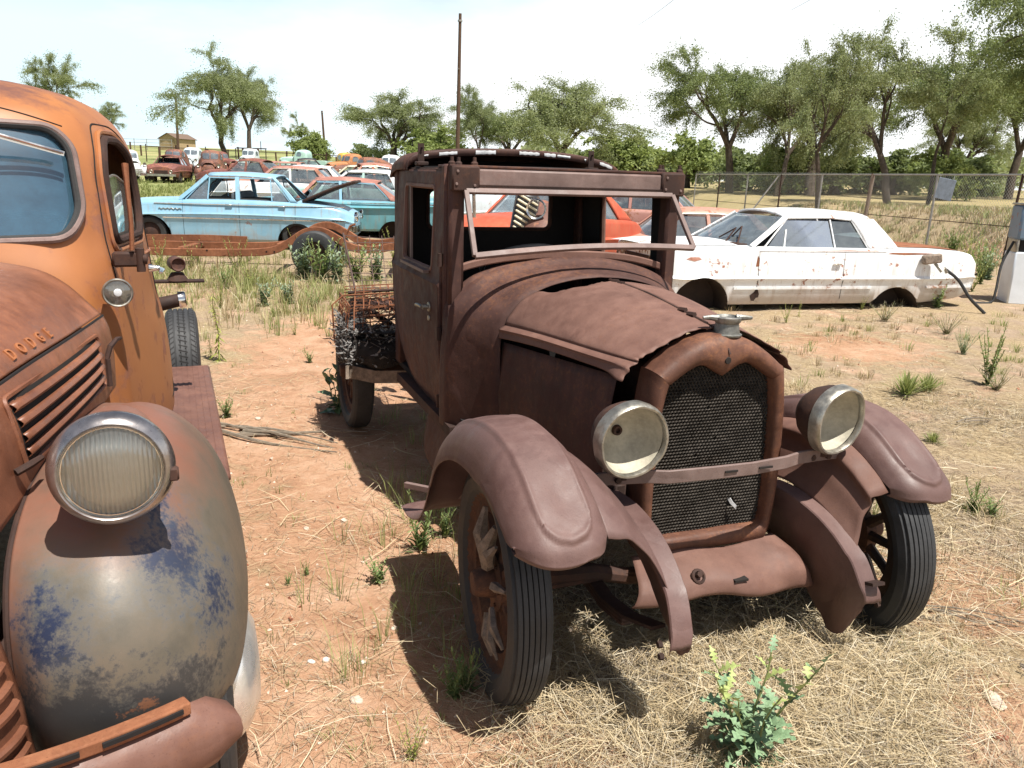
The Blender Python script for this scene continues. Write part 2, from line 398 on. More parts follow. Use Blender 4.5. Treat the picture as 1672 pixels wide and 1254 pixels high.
def lens_mats():
    m, t, b = newmat('fluted_lens'); out = t.nodes['Material Output']; o = ocoord(t)
    w = nd(t, 'ShaderNodeTexWave', {'Vector': o, 'Scale': 34., 'Distortion': .3}, wave_type='BANDS', bands_direction='X').outputs[1]
    gl = nd(t, 'ShaderNodeBsdfGlossy', {0: (1, 1, 1, 1), 1: .05, 'Normal': bump(t, w, .5, .004)}); tr = nd(t, 'ShaderNodeBsdfTransparent', {0: (.97, .96, .93, 1)})
    fr = nd(t, 'ShaderNodeFresnel', {0: 1.5, 'Normal': bump(t, w, .5, .004)})
    mx = nd(t, 'ShaderNodeMixShader', {0: mth(t, 'ADD', fr.outputs[0], .06, True), 1: tr.outputs[0], 2: gl.outputs[0]}); t.links.new(mx.outputs[0], out.inputs[0]); t.nodes.remove(b)
    M['lens'] = m
    m, t, b = newmat('lens_reflector'); o = ocoord(t); w = nd(t, 'ShaderNodeTexWave', {'Vector': o, 'Scale': 34., 'Distortion': .5}, wave_type='BANDS', bands_direction='X').outputs[1]
    n = noi(t, o, 14, 5, .6)
    setb(t, b, col=mix(t, n, (.62, .60, .52), (.88, .87, .82)), rough=.3, metal=.25, normal=bump(t, w, .45, .006)); M['lens_back'] = m
lens_mats()
M['bezel'] = plain_mat('dull_chrome_bezel', (.42, .39, .38), .28, .9, .25, 10, .05)
M['lens_clear'] = glass_mat('lamp_glass', (.9, .9, .85), .25, (.4, .38, .33), .1)
M['g_blue'] = glass_mat('dusty_sky_windshield', (.28, .44, .52), .60, (.085, .19, .28), .22)  # blue sky reflection is painted into the dust colour
M['g_clear'] = glass_mat('old_window_glass', (.75, .82, .80), .25, (.30, .30, .26), .30)

M['cap_metal'] = rust_mat('oxidised_pot_metal', (.10, .10, .09), (.20, .20, .185), (.32, .31, .29), (.15, .11, .08), rough=.45, metal=.5, sc=4)

M['hub_chrome'] = plain_mat('hazed_chrome', (.78, .78, .77), .30, .75, .12, 10, .03)
# ------------------------------------------------------------------ the antique rusty truck
TT = (.773, 2.539, 0); TH = R(21.167)
rt = thing('antique_truck', 'rust-brown antique truck with bowl headlights and mesh grille standing in the middle', 'truck', TT, TH+math.pi)
def rb(mb, name, mat, parent=rt, **k):
    return mb.build(name, M[mat] if isinstance(mat, str) else mat, parent, flip=True, **k)

def wheel(parent, x, y, zc, side, yaw, name, tmat, smat, ribs=True, spokes=12, Ro=.392, W=.132, rimr=.287, lean=0.):
    """side -1: outer face towards negative x"""
    Rm = Matrix.Rotation(yaw, 3, 'Z') @ Matrix.Rotation(lean, 3, 'Y'); T4 = Rm.to_4x4(); T4.translation = (x, y, zc)
    h = W/2
    felloe = MB()
    felloe.lathe([(-.028, .232), (-.028, rimr-.01), (-.05, rimr+.012), (-.046, rimr+.018), (-.02, rimr), (.02, rimr), (.046, rimr+.018), (.05, rimr+.012), (.028, rimr-.01), (.028, .232), (-.028, .232)], (0, 0, 0), seg=48)
    felloe.xf(T4); w = rb(felloe, name, smat, parent)
    tyre = MB()
    prof = [(-.042, rimr+.004), (-.060, rimr+.02), (-h-.002, rimr+.05), (-h-.004, Ro-.045), (-h+.006, Ro-.016)]
    if ribs:
        k = 6; tw = (W-.03)/k
        for i in range(k):
            a = -h+.015+i*tw; cz = Ro-.010*((a+tw/2)/h)**2
            prof += [(a+.0010, cz-.008 if i else cz-.012), (a+.0020, cz), (a+tw-.0020, cz), (a+tw-.0010, cz-.008)]
    else: prof += [(-h+.02, Ro-.004), (0, Ro), (h-.02, Ro-.004)]
    prof += [(h-.006, Ro-.016), (h+.004, Ro-.045), (h+.002, rimr+.05), (.060, rimr+.02), (.042, rimr+.004)]
    tyre.lathe(prof, (0, 0, 0), seg=72); tyre.xf(T4); rb(tyre, 'tyre', tmat, w, smooth=30)
    hub = MB(); o = side
    hub.lathe([(-o*.055, .0), (-o*.055, .045), (-o*.02, .05), (-o*.018, .10), (o*.022, .10), (o*.026, .055), (o*.05, .05), (o*.085, .045), (o*.095, .038), (o*.10, .0)], (0, 0, 0), seg=24)
    for i in range(6):
        a = i*math.pi/3; hub.lathe([(o*.02, .0), (o*.02, .008), (o*.032, .008), (o*.032, 0)], (0, .078*math.cos(a), .078*math.sin(a)), seg=6)
    hub.xf(T4); rb(hub, 'hub', 'wheel_rust', w)
    for i in range(spokes):
        a = 2*math.pi*i/spokes+.13; d = np.array([0, math.cos(a), math.sin(a)])
        s = MB(); s.tube([d*.085, d*.12, d*.2, d*.238], [.022, .021, .019, .024], seg=6, up=(1, 0, 0), flat=.9)
        s.xf(T4); rb(s, 'spoke', smat, w)
    return w, T4
WL, TL = wheel(rt, -.786, -.164, .375, -1, .085, 'front_wheel', 'tread', 'wheel_rust')
WR, TR = wheel(rt, .714, -.14, .370, 1, .167, 'front_wheel', 'tread', 'spoke_dark', lean=-.074)
WL2, _ = wheel(rt, -.752, -3.159, .39, -1, 0, 'rear_wheel', 'rubber', 'wheel_rust', ribs=False)
WR2, _ = wheel(rt, .752, -3.159, .39, 1, 0, 'rear_wheel', 'rubber', 'spoke_dark', ribs=False)
# splintered wooden spokes and shredded felloe on the near wheel
for (a, r0, r1, w_) in ((70, .07, .25, .03), (100, .08, .255, .026), (60, .10, .2, .02), (20, .1, .24, .018), (-30, .1, .245, .016), (-52, .12, .25, .014), (-70, .1, .24, .018)):
    d = np.array([0, math.cos(R(a)), math.sin(R(a))]); e = np.array([0, -d[2], d[1]]); s = MB()
    s.tube([d*r0+np.array([-.05, 0, 0]), d*(r0+r1)/2+e*.01+np.array([-.062, 0, 0]), d*r1+np.array([-.045, 0, 0])], [w_*.7, w_, w_*.35], seg=5)
    s.xf(TL); rb(s, 'broken_spoke', 'old_wood', WL, smooth=0)

# ---- chassis
ch = MB()
for sx in (-1, 1):
    p = [(sx*.37, -.40, .545), (sx*.38, -1.2, .545), (sx*.40, -2.4, .545), (sx*.40, -3.6, .56)]
    m_ = MB().strip(p, .11, .045); rb(m_, 'frame_rail', 'rust_dark')
ax = MB().tube([(-.72, -.15, .38), (-.45, -.15, .36), (-.3, -.15, .32), (.3, -.15, .32), (.45, -.15, .36), (.68, -.14, .37)], .03, 8); rb(ax, 'front_axle', 'rust_dark')
ax = MB().tube([(-.72, -3.159, .39), (-.14, -3.159, .39), (-.1, -3.159, .39), (.1, -3.159, .39), (.14, -3.159, .39), (.72, -3.159, .39)], [.045, .05, .14, .14, .05, .045], 12); rb(ax, 'rear_axle', 'rust_dark')
for sx in (-1, 1):
    pts = [(sx*.43, .26, .38), (sx*.44, .1, .33), (sx*.44, -.05, .31), (sx*.44, -.35, .36), (sx*.43, -.62, .45)]
    s = MB()
    for k in range(3): s.strip(np.array(pts)[(0 if k == 0 else 1):(5 if k == 0 else 4)]-np.array([0, 0, .013*k]), .011, .05)
    rb(s, 'leaf_spring', 'rust_dark')
tr_ = MB().tube([(-.66, -.14, .34), (.66, -.14, .34)], .014, 8); rb(tr_, 'tie_rod', 'rust_dark')
eng = MB().bbox((0, -.75, .82), (.34, .75, .42), .03).bbox((0, -.75, 1.05), (.2, .6, .08), .02).bbox((0, -.5, .55), (.26, .4, .2), .03).tube([(0, -1.1, .6), (0, -2.2, .56), (0, -3.1, .42)], [.09, .06, .04], 10)
rb(eng, 'engine', 'rust_dark')

# ---- radiator shell: front face with an M-shaped grille opening, wrapped sides
half = [(.232, .385), (.262, .405), (.285, .52), (.290, .70), (.281, .90), (.262, 1.052), (.252, 1.066), (.170, 1.128), (.09, 1.167), (0, 1.184)]
hx = spl(np.array(half), 60)
outer = np.concatenate([hx*np.array([1, 1]), (hx[::-1]*np.array([-1, 1]))[1:]]); 
inner_half = [(.208, .455), (.236, .475), (.242, .60), (.240, .75), (.232, .92), (.214, 1.012), (.205, 1.022), (.12, 1.074), (.07, 1.078), (0, 1.040)]
ih = spl(np.array(inner_half), 60)
inner = np.concatenate([ih, (ih[::-1]*np.array([-1, 1]))[1:]])
# close along the bottom
def closeb(P, n=14):
    b = np.linspace(P[-1], P[0], n+2)[1:-1]; return np.concatenate([P, b])
outer = closeb(outer); inner = closeb(inner); no = len(outer)
def yz(P, y): return np.stack([P[:, 0], np.full(len(P), y), P[:, 1]], -1)
yF = -.128
def ring(f, y): return yz(inner*(1-f)+outer*f, y)
def scl(P, k): c = np.array([0, .75]); return (P-c)*k+c
rows = [yz(inner, yF-.05), yz(inner, yF-.008), ring(.12, yF+.006), ring(.45, yF+.012), ring(.75, yF+.006), ring(.93, yF-.012), yz(outer, yF-.035), yz(scl(outer, 1.004), yF-.07), yz(scl(outer, 1.0), yF-.115), yz(scl(outer, .97), yF-.118)]
s = MB().grid(np.array(rows), cv=True)
shell = rb(s, 'radiator_shell', 'rust_shell', smooth=50)
# emblem hole with the torn strip above
s = MB().lathe([(.0065, .0), (.0065, .011), (.004, .0125), (-.004, .0135)], (.004, yF+.008, 1.098), (0, 1, 0), 14); rb(s, 'emblem_hole', 'mesh_core', shell)
s = MB().strip([(.002, yF-.02, 1.165), (.004, yF+.006, 1.14), (.008, yF+.014, 1.12)], .006, .003, up=(1, 0, 0)); rb(s, 'emblem_tab', 'rust_dark', shell)
for x, z in ((-.2, .414), (-.1, .408), (.0, .407), (.09, .41), (.18, .416), (.21, .43), (-.05, .402), (.14, .406)):
    rb(MB().lathe([(0, 0), (0, .007), (.004, .006), (.005, 0)], (x, yF+.001, z), (0, 1, 0), 7), 'rivet', 'rust_dark', shell)
# core and honeycomb wire
core = MB().grid(np.array([[(x, yF-.052, z) for z in np.linspace(.44, 1.035, 3)] for x in np.linspace(-.243, .243, 3)])).grid(np.array([[(x, yF-.0535, z) for z in (1.0, 1.10)] for x in (-.165, .165)]))
core.box((0, yF-.075, .76), (.46, .03, .58)); rb(core, 'radiator_core', 'mesh_core')
def hexmesh():
    s = MB(); p = .0135; dz = p*.866; r = p/2/math.cos(R(30)); V = []; F = []
    tpl = [np.array([math.sin(R(60*k)), math.cos(R(60*k))]) for k in range(6)]
    j = 0; z = .44; ro = r*1.0; ri = r*.80
    hole_c = [(.115, .545, .02), (-.06, .74, .006), (.02, .8, .007), (-.02, .92, .006), (.1, .82, .005)]
    while z < 1.09:
        x = -.26+(p/2 if j % 2 else 0)
        while x < .26:
            c = np.array([x, z])
            if inpoly(np.array([x]), np.array([z]), scl(inner, 1.0))[0] and not any(math.hypot(x-a, z-b) < q for a, b, q in hole_c):
                bul = .0012*math.sin(x*31+z*17)+.001*math.sin(z*43-x*20)
                o = len(V)
                for q in tpl: V.append((c[0]+q[0]*ro, yF-.040+bul, c[1]+q[1]*ro))
                for q in tpl: V.append((c[0]+q[0]*ri, yF-.036+bul, c[1]+q[1]*ri))
                for q in tpl: V.append((c[0]+q[0]*ri, yF-.046+bul, c[1]+q[1]*ri))
                for k in range(6):
                    a, b = k, (k+1) % 6
                    F.append((o+a, o+b, o+6+b, o+6+a)); F.append((o+6+a, o+6+b, o+12+b, o+12+a))
            x += p
        z += dz; j += 1
    return s.add(V, F)
g = rb(hexmesh(), 'grille_mesh', 'mesh', smooth=0, weld=0, kind='stuff')
# torn mesh flap
s = MB().strip([(.10, yF-.03, .565), (.105, yF-.02, .552), (.118, yF-.012, .538), (.125, yF-.02, .528)], .012, .003); rb(s, 'torn_mesh_flap', 'white_flake')
# cap
capc = (.035, -.185)
s = MB().lathe([(1.172, .001), (1.172, .052), (1.178, .054), (1.182, .046), (1.19, .044), (1.215, .040), (1.222, .046), (1.236, .047), (1.240, .040), (1.232, .034), (1.222, .002)], (capc[0], capc[1], 0), (0, 0, 1), 28)
for sx, rr in ((-1, .0), (1, .0)):
    s.tube([(capc[0]+sx*.036, capc[1], 1.232), (capc[0]+sx*.06, capc[1]+.012*sx, 1.234), (capc[0]+sx*.088, capc[1]+.018*sx, 1.233)], [.013, .010, .006], 8)
rb(s, 'radiator_cap', 'cap_metal')

# ---- headlights and bar
def headlight(x, y, z, yaw, pit, lab=None):
    Rm = Matrix.Rotation(yaw, 4, 'Z') @ Matrix.Rotation(pit, 4, 'X'); Rm.translation = (x, y, z)
    b = MB().lathe([(-.155, 0), (-.154, .03), (-.14, .062), (-.11, .092), (-.07, .112), (-.03, .120), (-.012, .121)], (0, 0, 0), (0, 1, 0), 40)
    b.xf(Rm); o = rb(b, 'headlight', 'rust_dark', label=lab)
    a = np.linspace(0, 2*np.pi, 56, endpoint=False); rows = []
    prof = [(-.034, .1215), (-.030, .1285), (-.002, .1285), (.010, .126), (.016, .121), (.015, .115), (.006, .1115), (-.004, .112)]
    for h, r in prof:
        dn = 1-.02*np.exp(-((a-1.2)/.12)**2)-.022*np.exp(-((a-5.6)/.1)**2)-.015*np.exp(-((a-3.3)/.09)**2)-.012*np.exp(-((a-.25)/.06)**2)
        rows.append(np.stack([r*dn*np.cos(a), np.full(56, h)+.003*np.sin(3*a+x*9), r*dn*np.sin(a)], -1))
    rm_ = MB().grid(np.array(rows), cv=True); rm_.xf(Rm); rb(rm_, 'headlight_rim', 'nickel', o)
    rf = MB().lathe([(-.006, .1135), (-.03, .108), (-.06, .094), (-.085, .072), (-.10, .048), (-.108, .022), (-.109, .015)], (0, 0, 0), (0, 1, 0), 48); rf.xf(Rm); rb(rf, 'reflector', 'reflector', o)
    sk = MB().lathe([(-.112, 0), (-.106, .008), (-.095, .009), (-.095, .016), (-.108, .018)], (0, 0, 0), (0, 1, 0), 16); sk.xf(Rm); rb(sk, 'bulb_socket', 'rust_dark', o)
    st = MB().tube([(x, y-.06, z-.115), (x, y-.055, z-.15)], [.022, .018], 8); rb(st, 'lamp_stem', 'rust_dark', o)
    return o
headlight(-.410, -.003, .883, R(-2), R(-3))
headlight(.415, -.003, .883, R(-10), R(-5))
s = MB().strip([(-.51, -.075, .735), (-.43, -.065, .738), (-.33, -.03, .746), (-.27, 0, .748), (-.1, .012, .750), (.05, .014, .750), (.2, .0, .752), (.29, -.035, .748), (.43, -.065, .738), (.52, -.07, .735)], .046, .012)
bar = rb(s, 'headlight_bar', 'rust_frame', bevel=.003)
for x, w_ in ((-.04, .05), (.10, .055)): rb(MB().box((x, .0215, .751), (w_, .004, .007)), 'bar_slot', 'mesh_core', bar)
for x in (-.43, .43, -.36, .36): rb(MB().lathe([(0, 0), (0, .012), (.012, .011), (.014, 0)], (x, -.052, .736), (0, 1, 0), 6), 'bar_bolt', 'rust_dark', bar)

# ---- front fenders
def fender(sx, dy, dz, xc):
    crest = np.array([(-1.03, .315), (-.90, .335), (-.77, .40), (-.70, .50), (-.655, .62), (-.585, .735), (-.48, .825), (-.33, .895), (-.16, .930), (0, .928), (.115, .897), (.215, .845), (.30, .785), (.352, .735), (.372, .69)])
    NU, NV = 170, 84; q = spl(crest, NU); T = np.gradient(q, axis=0); T /= np.linalg.norm(T, axis=1)[:, None]; N = np.stack([-T[:, 1], T[:, 0]], -1)
    u = np.linspace(0, 1, NU)
    cs = [(-.155, .150), (-.152, .128), (-.140, .085), (-.118, .042), (-.085, .012), (-.03, .0), (.03, .0), (.075, .008), (.105, .030), (.125, .065), (.135, .095)]
    cs = spl(np.array(cs), NV)
    P = np.zeros((NU, NV, 3))
    for i in range(NU):
        # the skirt shrinks to the nose and towards the tail
        k = np.interp(u[i], [0, .12, .3, .62, .86, .95, 1], [.10, .25, .75, .95, .62, .30, .12])
        # embossed panel with a rounded front end
        f1 = np.clip((u[i]-.30)/.03, 0, 1)
        vx = cs[:, 0]; fr = np.interp(np.abs(vx+.005)/.085, [0, .5, .8, 1.0], [.925, .912, .885, .82])
        e = np.minimum(np.clip((.087-np.abs(vx+.005))/.010, 0, 1), np.clip((fr-u[i])/.012, 0, 1))
        ins = np.minimum(np.clip((.074-np.abs(vx+.005))/.010, 0, 1), np.clip((fr-.022-u[i])/.012, 0, 1))
        pan = (.0095*e-.0045*ins)*f1
        drop = cs[:, 1]*k; off = -drop+pan
        dentz = -.014*np.exp(-((u[i]-.80)/.05)**2-((vx-.01)/.05)**2)
        pt = q[i]+N[i]*(off+dentz)[:, None]*1.0
        nose = np.clip((u[i]-.80)/.2, 0, 1)**1.3; cv_ = (np.abs(vx+.01)/.145)**3.2
        P[i, :, 0] = sx*(xc-vx*(1-.08*nose)); P[i, :, 1] = pt[:, 0]+dy-.075*nose*cv_; P[i, :, 2] = pt[:, 1]+dz+.02*nose*cv_+.012*nose*np.exp(-((vx-.05)/.04)**2)
    # front lip rolls under
    lip = P[-1].copy(); lip[:, 2] -= .012; lip[:, 1] -= .012; lip2 = P[-1].copy(); lip2[:, 1] -= .035; lip2[:, 2] -= .004
    P = np.concatenate([P, lip[None], lip2[None]])
    m = MB().grid(P); f = rb(m, 'front_fender', 'rust_fender', solid=.004, off=-1, smooth=70)
    # inner valance from the crown down to the frame, its front edge a hollow arch
    yy = np.array([-.62, -.45, -.28, -.12, .02, .13, .22, .29])
    crown_i = P[:NU, -1]; ky = crown_i[:, 1]-dy; kz = crown_i[:, 2]-dz
    zi = np.interp(yy, ky[NU//4:], kz[NU//4:])
    C = []
    arch = [.285, .285, .280, .275, .275, .29, .31]          # front edge of each row, crown to frame
    rowx = [xc-.133, xc-.165, xc-.205, .525-(.77-xc)*.4, .484-(.77-xc)*.2, .448, .420]
    rowf = [0, .14, .32, .52, .70, .86, 1.0]
    for f_, ar, xr in zip(rowf, arch, rowx):
        y0 = -.62+.10*f_; ys = np.linspace(y0, ar, 18)
        zt = np.interp(ys, ky[NU//4:], kz[NU//4:]); zb = np.interp(ys, [-.62, -.24, -.06, .08, .19, .28, .34], [.60, .62, .638, .622, .585, .53, .45])
        wz = f_**1.7; z = zt*(1-wz)+zb*wz
        C.append(np.stack([np.full(18, sx*xr), ys+dy, z+dz], -1))
    v = MB().grid(surf(np.array(C), 30, 40)); rb(v, 'fender_valance', 'rust_fender' if sx < 0 else 'rust_hood', f, solid=.004, off=-1, smooth=60)
    return f
FL = fender(-1, 0, 0, .768); FR = fender(1, -.16, -.065, .69)
# horn covers (curved dust aprons ahead of the frame)
def horn(sx, tip, z0, dy):
    top = np.array([(-.30, .60), (-.12, .615), (.02, .60), (.13, .565), (.22, .51), (.28, .45), (.315, .395), (.325, .355)])
    top[:, 0] += dy; top[:, 1] += z0
    q = spl(top, 30); s = MB(); u = np.linspace(0, 1, 30)
    xo = sx*(.395+.055*u); wob = .006*np.sin(u*22)*(u > .6)
    rows = []
    depth = np.interp(u, [0, .4, .7, .9, 1], [.13, .17, .16, .10, .035] if sx < 0 else [.16, .24, .28, .2, .04])
    for i in range(30):
        x0 = xo[i]-sx*.052; x1 = xo[i]+sx*.018
        z = q[i, 1]+wob[i]; y = q[i, 0]
        ed = .0025*math.sin(i*.7+1)*(u[i] > .35); rows.append([(x0+sx*.006+ed, y-depth[i]*.35, z-depth[i]+.012*math.sin(u[i]*9)), (x0, y-.008, z-.025), (x0, y, z-.003), (x0+sx*.003, y+.002, z), (x0+sx*.035, y+.002+.004*math.sin(i*.9)*(u[i] > .5), z-.004), (x1-sx*.003, y+.002, z), (x1, y, z-.004), (x1+ed, y-.004, z-.020)])
    s.grid(np.array(rows)); o = rb(s, 'frame_horn', 'rust_fender', solid=.003, off=0, smooth=32)
    for k in (0, 3): rb(MB().lathe([(0, 0), (0, .011), (.013, .010), (.015, 0)], (xo[-1]+sx*.025, q[-6+k, 0]-.02, q[-6+k, 1]-.05), (sx, 0, 0), 6), 'shackle_bolt', 'rust_dark', o)
    return o
horn(-1, None, .03, .06); horn(1, None, -.05, -.08)
# apron between the horns
C = []
for z, y, w_ in ((.405, -.115, .30), (.396, -.075, .315), (.384, -.03, .33), (.370, .005, .34), (.352, .032, .35), (.332, .045, .36), (.312, .050, .37), (.300, .044, .375)):
    xs = np.linspace(-1, 1, 12); C.append([(w_*x, y-.03*x*x+.008*math.sin(x*7+z*20)*(z < .40), z-.05*max(0, x)*(.42-z)*9-.008*math.sin(x*5)) for x in xs])
s = MB().grid(surf(np.array(C), 34, 40)); ap = rb(s, 'front_apron', 'rust_hood', solid=.004, smooth=50)
s = MB().lathe([(0, .028), (.006, .026), (.008, .018), (.002, .016)], (-.125, .012, .372), (0, 1, .75), 14).lathe([(0, 0), (.0, .012), (.02, .011), (.022, 0)], (-.125, .006, .374), (0, 1, .75), 6); rb(s, 'crank_hole', 'rust_dark', ap)
for x, z, w_ in ((.03, .350, .055), (-.22, .347, .03)): rb(MB().box((x, .036, z), (w_, .030, .008)), 'apron_slot', 'mesh_core', ap)
# radiator support shelf
s = MB().bbox((0, -.25, .43), (.52, .10, .05), .01).bbox((-.335, -.24, .56), (.05, .1, .2), .01).bbox((.335, -.26, .55), (.05, .1, .16), .01); rb(s, 'radiator_support', 'rust_dark')

# ---- hood
def sec(y, pts): return [(x, y, z) for x, z in pts]
yr, yf = -1.09, -.205
rear = np.array([(-.475, 1.005), (-.468, 1.035), (-.452, 1.062), (-.43, 1.10), (-.36, 1.178), (-.26, 1.228), (-.13, 1.258), (-.01, 1.268)])
mid = np.array([(-.405, 1.028), (-.398, 1.058), (-.384, 1.082), (-.362, 1.115), (-.30, 1.17), (-.21, 1.213), (-.11, 1.238), (-.008, 1.248)])
front = np.array([(-.318, 1.040), (-.312, 1.066), (-.300, 1.088), (-.285, 1.104), (-.235, 1.128), (-.165, 1.158), (-.085, 1.185), (-.006, 1.194)])
def hoodpan(sx):
    C = np.array([[(sx*-x if sx > 0 else x, yr, z) for x, z in rear], [(sx*-x if sx > 0 else x, -.66, z) for x, z in mid], [(sx*-x if sx > 0 else x, yf, z) for x, z in front]])
    G = surf(C, 40, 48)
    i = np.linspace(0, 1, 40)[:, None]; j = np.linspace(0, 1, 48)[None]
    # crumple: rear edge torn down near the centre, gentle buckles
    tear = np.exp(-((i-0)/.11)**2)*np.exp(-((j-.85)/.15)**2)*(1+.25*np.sin(j*46))
    G[..., 2] -= .050*tear; G[..., 1] += .075*tear
    G[..., 2] += .005*np.sin(i*5+j*4)*(1-j)+.004*np.sin(j*9)*i
    # bead along the lower edge
    G[..., 0] += sx*.010*np.exp(-((j-.17)/.035)**2)-sx*.008*np.exp(-((j-.27)/.03)**2)
    # front lower corner curls out
    curl = np.exp(-((1-i)/.10)**2)*np.exp(-(j/.13)**2); G[..., 0] += sx*.035*curl; G[..., 2] += -.012*curl
    edge = (i > .97)*.004*np.sin(j*60); G[..., 1] += edge
    if sx > 0: G[..., 2] -= .012*np.exp(-((j-.0)/.3)**2)*(1-i); 
    return G
G = hoodpan(-1); rb(MB().grid(G), 'hood_panel', 'rust_hood', solid=.003, smooth=50, label='dented left half of the hood with torn edge')
G2 = hoodpan(1); hp2 = rb(MB().grid(G2), 'hood_panel', 'rust_hood', solid=.003, smooth=50)
s = MB().tube([(0, -1.0, 1.262), (-.004, -.66, 1.250), (-.002, -.25, 1.203)], .006, 6); hg = rb(s, 'hood_hinge', 'rust_dark')
for y, z in ((-.95, 1.262), (-.90, 1.26), (-.42, 1.226), (-.36, 1.219)): rb(MB().tube([(-.01, y, z), (-.005, y+.035, z+.002)], .010, 6), 'hinge_knuckle', 'rust_dark', hg)
for sx in (-1, 1):
    us, vs = 24, 12
    yy = np.linspace(-1.10, -.30, us); rows = []
    for y in yy:
        f = (y+1.10)/.80; xt = .452*(1-f)+.318*f; zt = .985*(1-f)+1.018*f; xb = .45*(1-f)+.345*f; zb = .56
        rows.append([(sx*(xt*(1-k)+xb*k+.018*math.sin(k*3.1)), y, zt*(1-k)+zb*k) for k in np.linspace(0, 1, vs)])
    rows = np.array(rows); 
    rb(MB().grid(rows), 'hood_side', 'rust', solid=.003, smooth=50)
# ---- cowl: from the hood rear to the windshield, with a rounded bead
base_h = np.array([(-.625, .52), (-.628, .70), (-.622, .90), (-.604, 1.03), (-.565, 1.12), (-.47, 1.205), (-.33, 1.258), (-.15, 1.292), (0, 1.300)])
front_h = np.array([(-.452, .54), (-.462, .72), (-.468, .90), (-.466, 1.01), (-.44, 1.085), (-.365, 1.168), (-.26, 1.222), (-.13, 1.252), (0, 1.262)])
def cowl_rows():
    rowsC = []
    for y, f, sc_, bead in ((-1.085, 0, 1, 0), (-1.15, .16, 1, 0), (-1.22, .40, 1, 0), (-1.29, .68, 1, 0), (-1.34, .86, 1, 0), (-1.36, .93, 1, .012), (-1.385, 1, 1, .022), (-1.41, 1.02, 1, .012), (-1.425, 1.02, 1, -.004), (-1.45, 1.03, 1, .012), (-1.47, 1.03, 1, .02)):
        p = front_h*(1-f)+base_h*f
        q = spl(p, 40); T = np.gradient(q, axis=0); T /= np.linalg.norm(T, axis=1)[:, None]; N = np.stack([-T[:, 1], T[:, 0]], -1)
        up = np.clip((q[:, 1]-.98)/.1, 0, 1)[:, None]
        q = q+N*bead*up; full = np.concatenate([q, (q[::-1]*np.array([-1, 1]))[1:]])
        rowsC.append(np.stack([full[:, 0], np.full(len(full), y), full[:, 1]], -1))
    return np.array(rowsC)
rb(MB().grid(cowl_rows()), 'cowl', 'rust', solid=.004, smooth=60)
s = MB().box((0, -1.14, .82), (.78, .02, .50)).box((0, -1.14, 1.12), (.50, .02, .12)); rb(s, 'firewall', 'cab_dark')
# windshield sill above the cowl
p = np.array([(-.585, -1.475, 1.235), (-.5, -1.47, 1.275), (-.3, -1.46, 1.312), (0, -1.45, 1.328), (.3, -1.46, 1.312), (.5, -1.47, 1.272), (.585, -1.475, 1.235)])
rb(MB().strip(spl(p, 30), .035, .03), 'windshield_sill', 'rust_hood', bevel=.006)

# ---- cab
for sx in (-1, 1):
    s = MB()
    s.bbox((sx*.565, -1.475, 1.40), (.072, .085, .62), .014)
    s.bbox((sx*.600, -1.50, 1.15), (.03, .06, 1.16), .01)
    rb(s, 'windshield_post', 'rust')
s = MB().bbox((0, -1.452, 1.667), (1.16, .075, .098), .012); hd_ = rb(s, 'windshield_header', 'rust_frame')
s = MB().box((0, -1.4095, 1.632), (1.05, .012, .006)).box((0, -1.4095, 1.642), (1.05, .010, .004)); rb(s, 'header_groove', 'rust_dark', hd_)
s = MB().bbox((0, -1.53, 1.722), (1.20, .22, .012), .003); rb(s, 'header_plate', 'rust', hd_)
for sx in (-1, 1):
    s = MB().bbox((sx*.535, -1.447, 1.668), (.13, .095, .112), .008); br = rb(s, 'header_bracket', 'rust_dark')
    for x, z in ((-.04, 1.70), (.04, 1.64), (-.045, 1.645)): rb(MB().lathe([(0, 0), (0, .007), (.004, .006), (.005, 0)], (sx*.535+x, -1.399, z), (0, 1, 0), 7), 'rivet', 'rust_frame', br)
    for x, y in ((-.05, -1.46), (.0, -1.52), (.05, -1.44)):
        rb(MB().lathe([(1.728, 0), (1.728, .017), (1.738, .016), (1.744, .009), (1.762, .008), (1.763, 0)], (sx*.535+x, y, 0), (0, 0, 1), 7), 'roof_bolt', 'rust_dark', br)
# opened windshield frame, hinged along the header
def wf():
    L, Rr = (-.530, .515); tl = np.array([-.535, -1.40, 1.615]); trr = np.array([.530, -1.40, 1.618]); bl = np.array([-.557, -1.19, 1.347]); br = np.array([.557, -1.215, 1.378])
    s = MB(); n = np.cross(trr-tl, bl-tl); n /= np.linalg.norm(n)
    s.strip([tl, tl*.5+trr*.5, trr], .026, .016, up=(bl-tl)); s.strip([tl, (tl+bl)/2, bl], .022, .018, up=(trr-tl)); s.strip([trr, (trr+br)/2, br], .022, .018, up=(tl-trr))
    x = np.linspace(0, 1, 18)[:, None]; mid_ = bl*(1-x)+br*x; bow = np.sin(np.pi*x)
    mid_ = mid_+np.array([0, .0, .022])*bow; s.strip(mid_, .02, .026, up=n)
    return s
fr_ = rb(wf(), 'windshield_frame', 'rust_frame', bevel=.002)
for x in (.12, .18, .22, .25, .32): rb(MB().lathe([(0, 0), (0, .006), (.002, .006)], (x, -1.396, 1.612), (0, 1, -.2), 8), 'frame_hole', 'mesh_core', fr_)
s = MB().tube([(-.50, -1.40, 1.62), (-.498, -1.39, 1.50)], .008, 6); rb(s, 'frame_stay', 'old_wood', fr_)
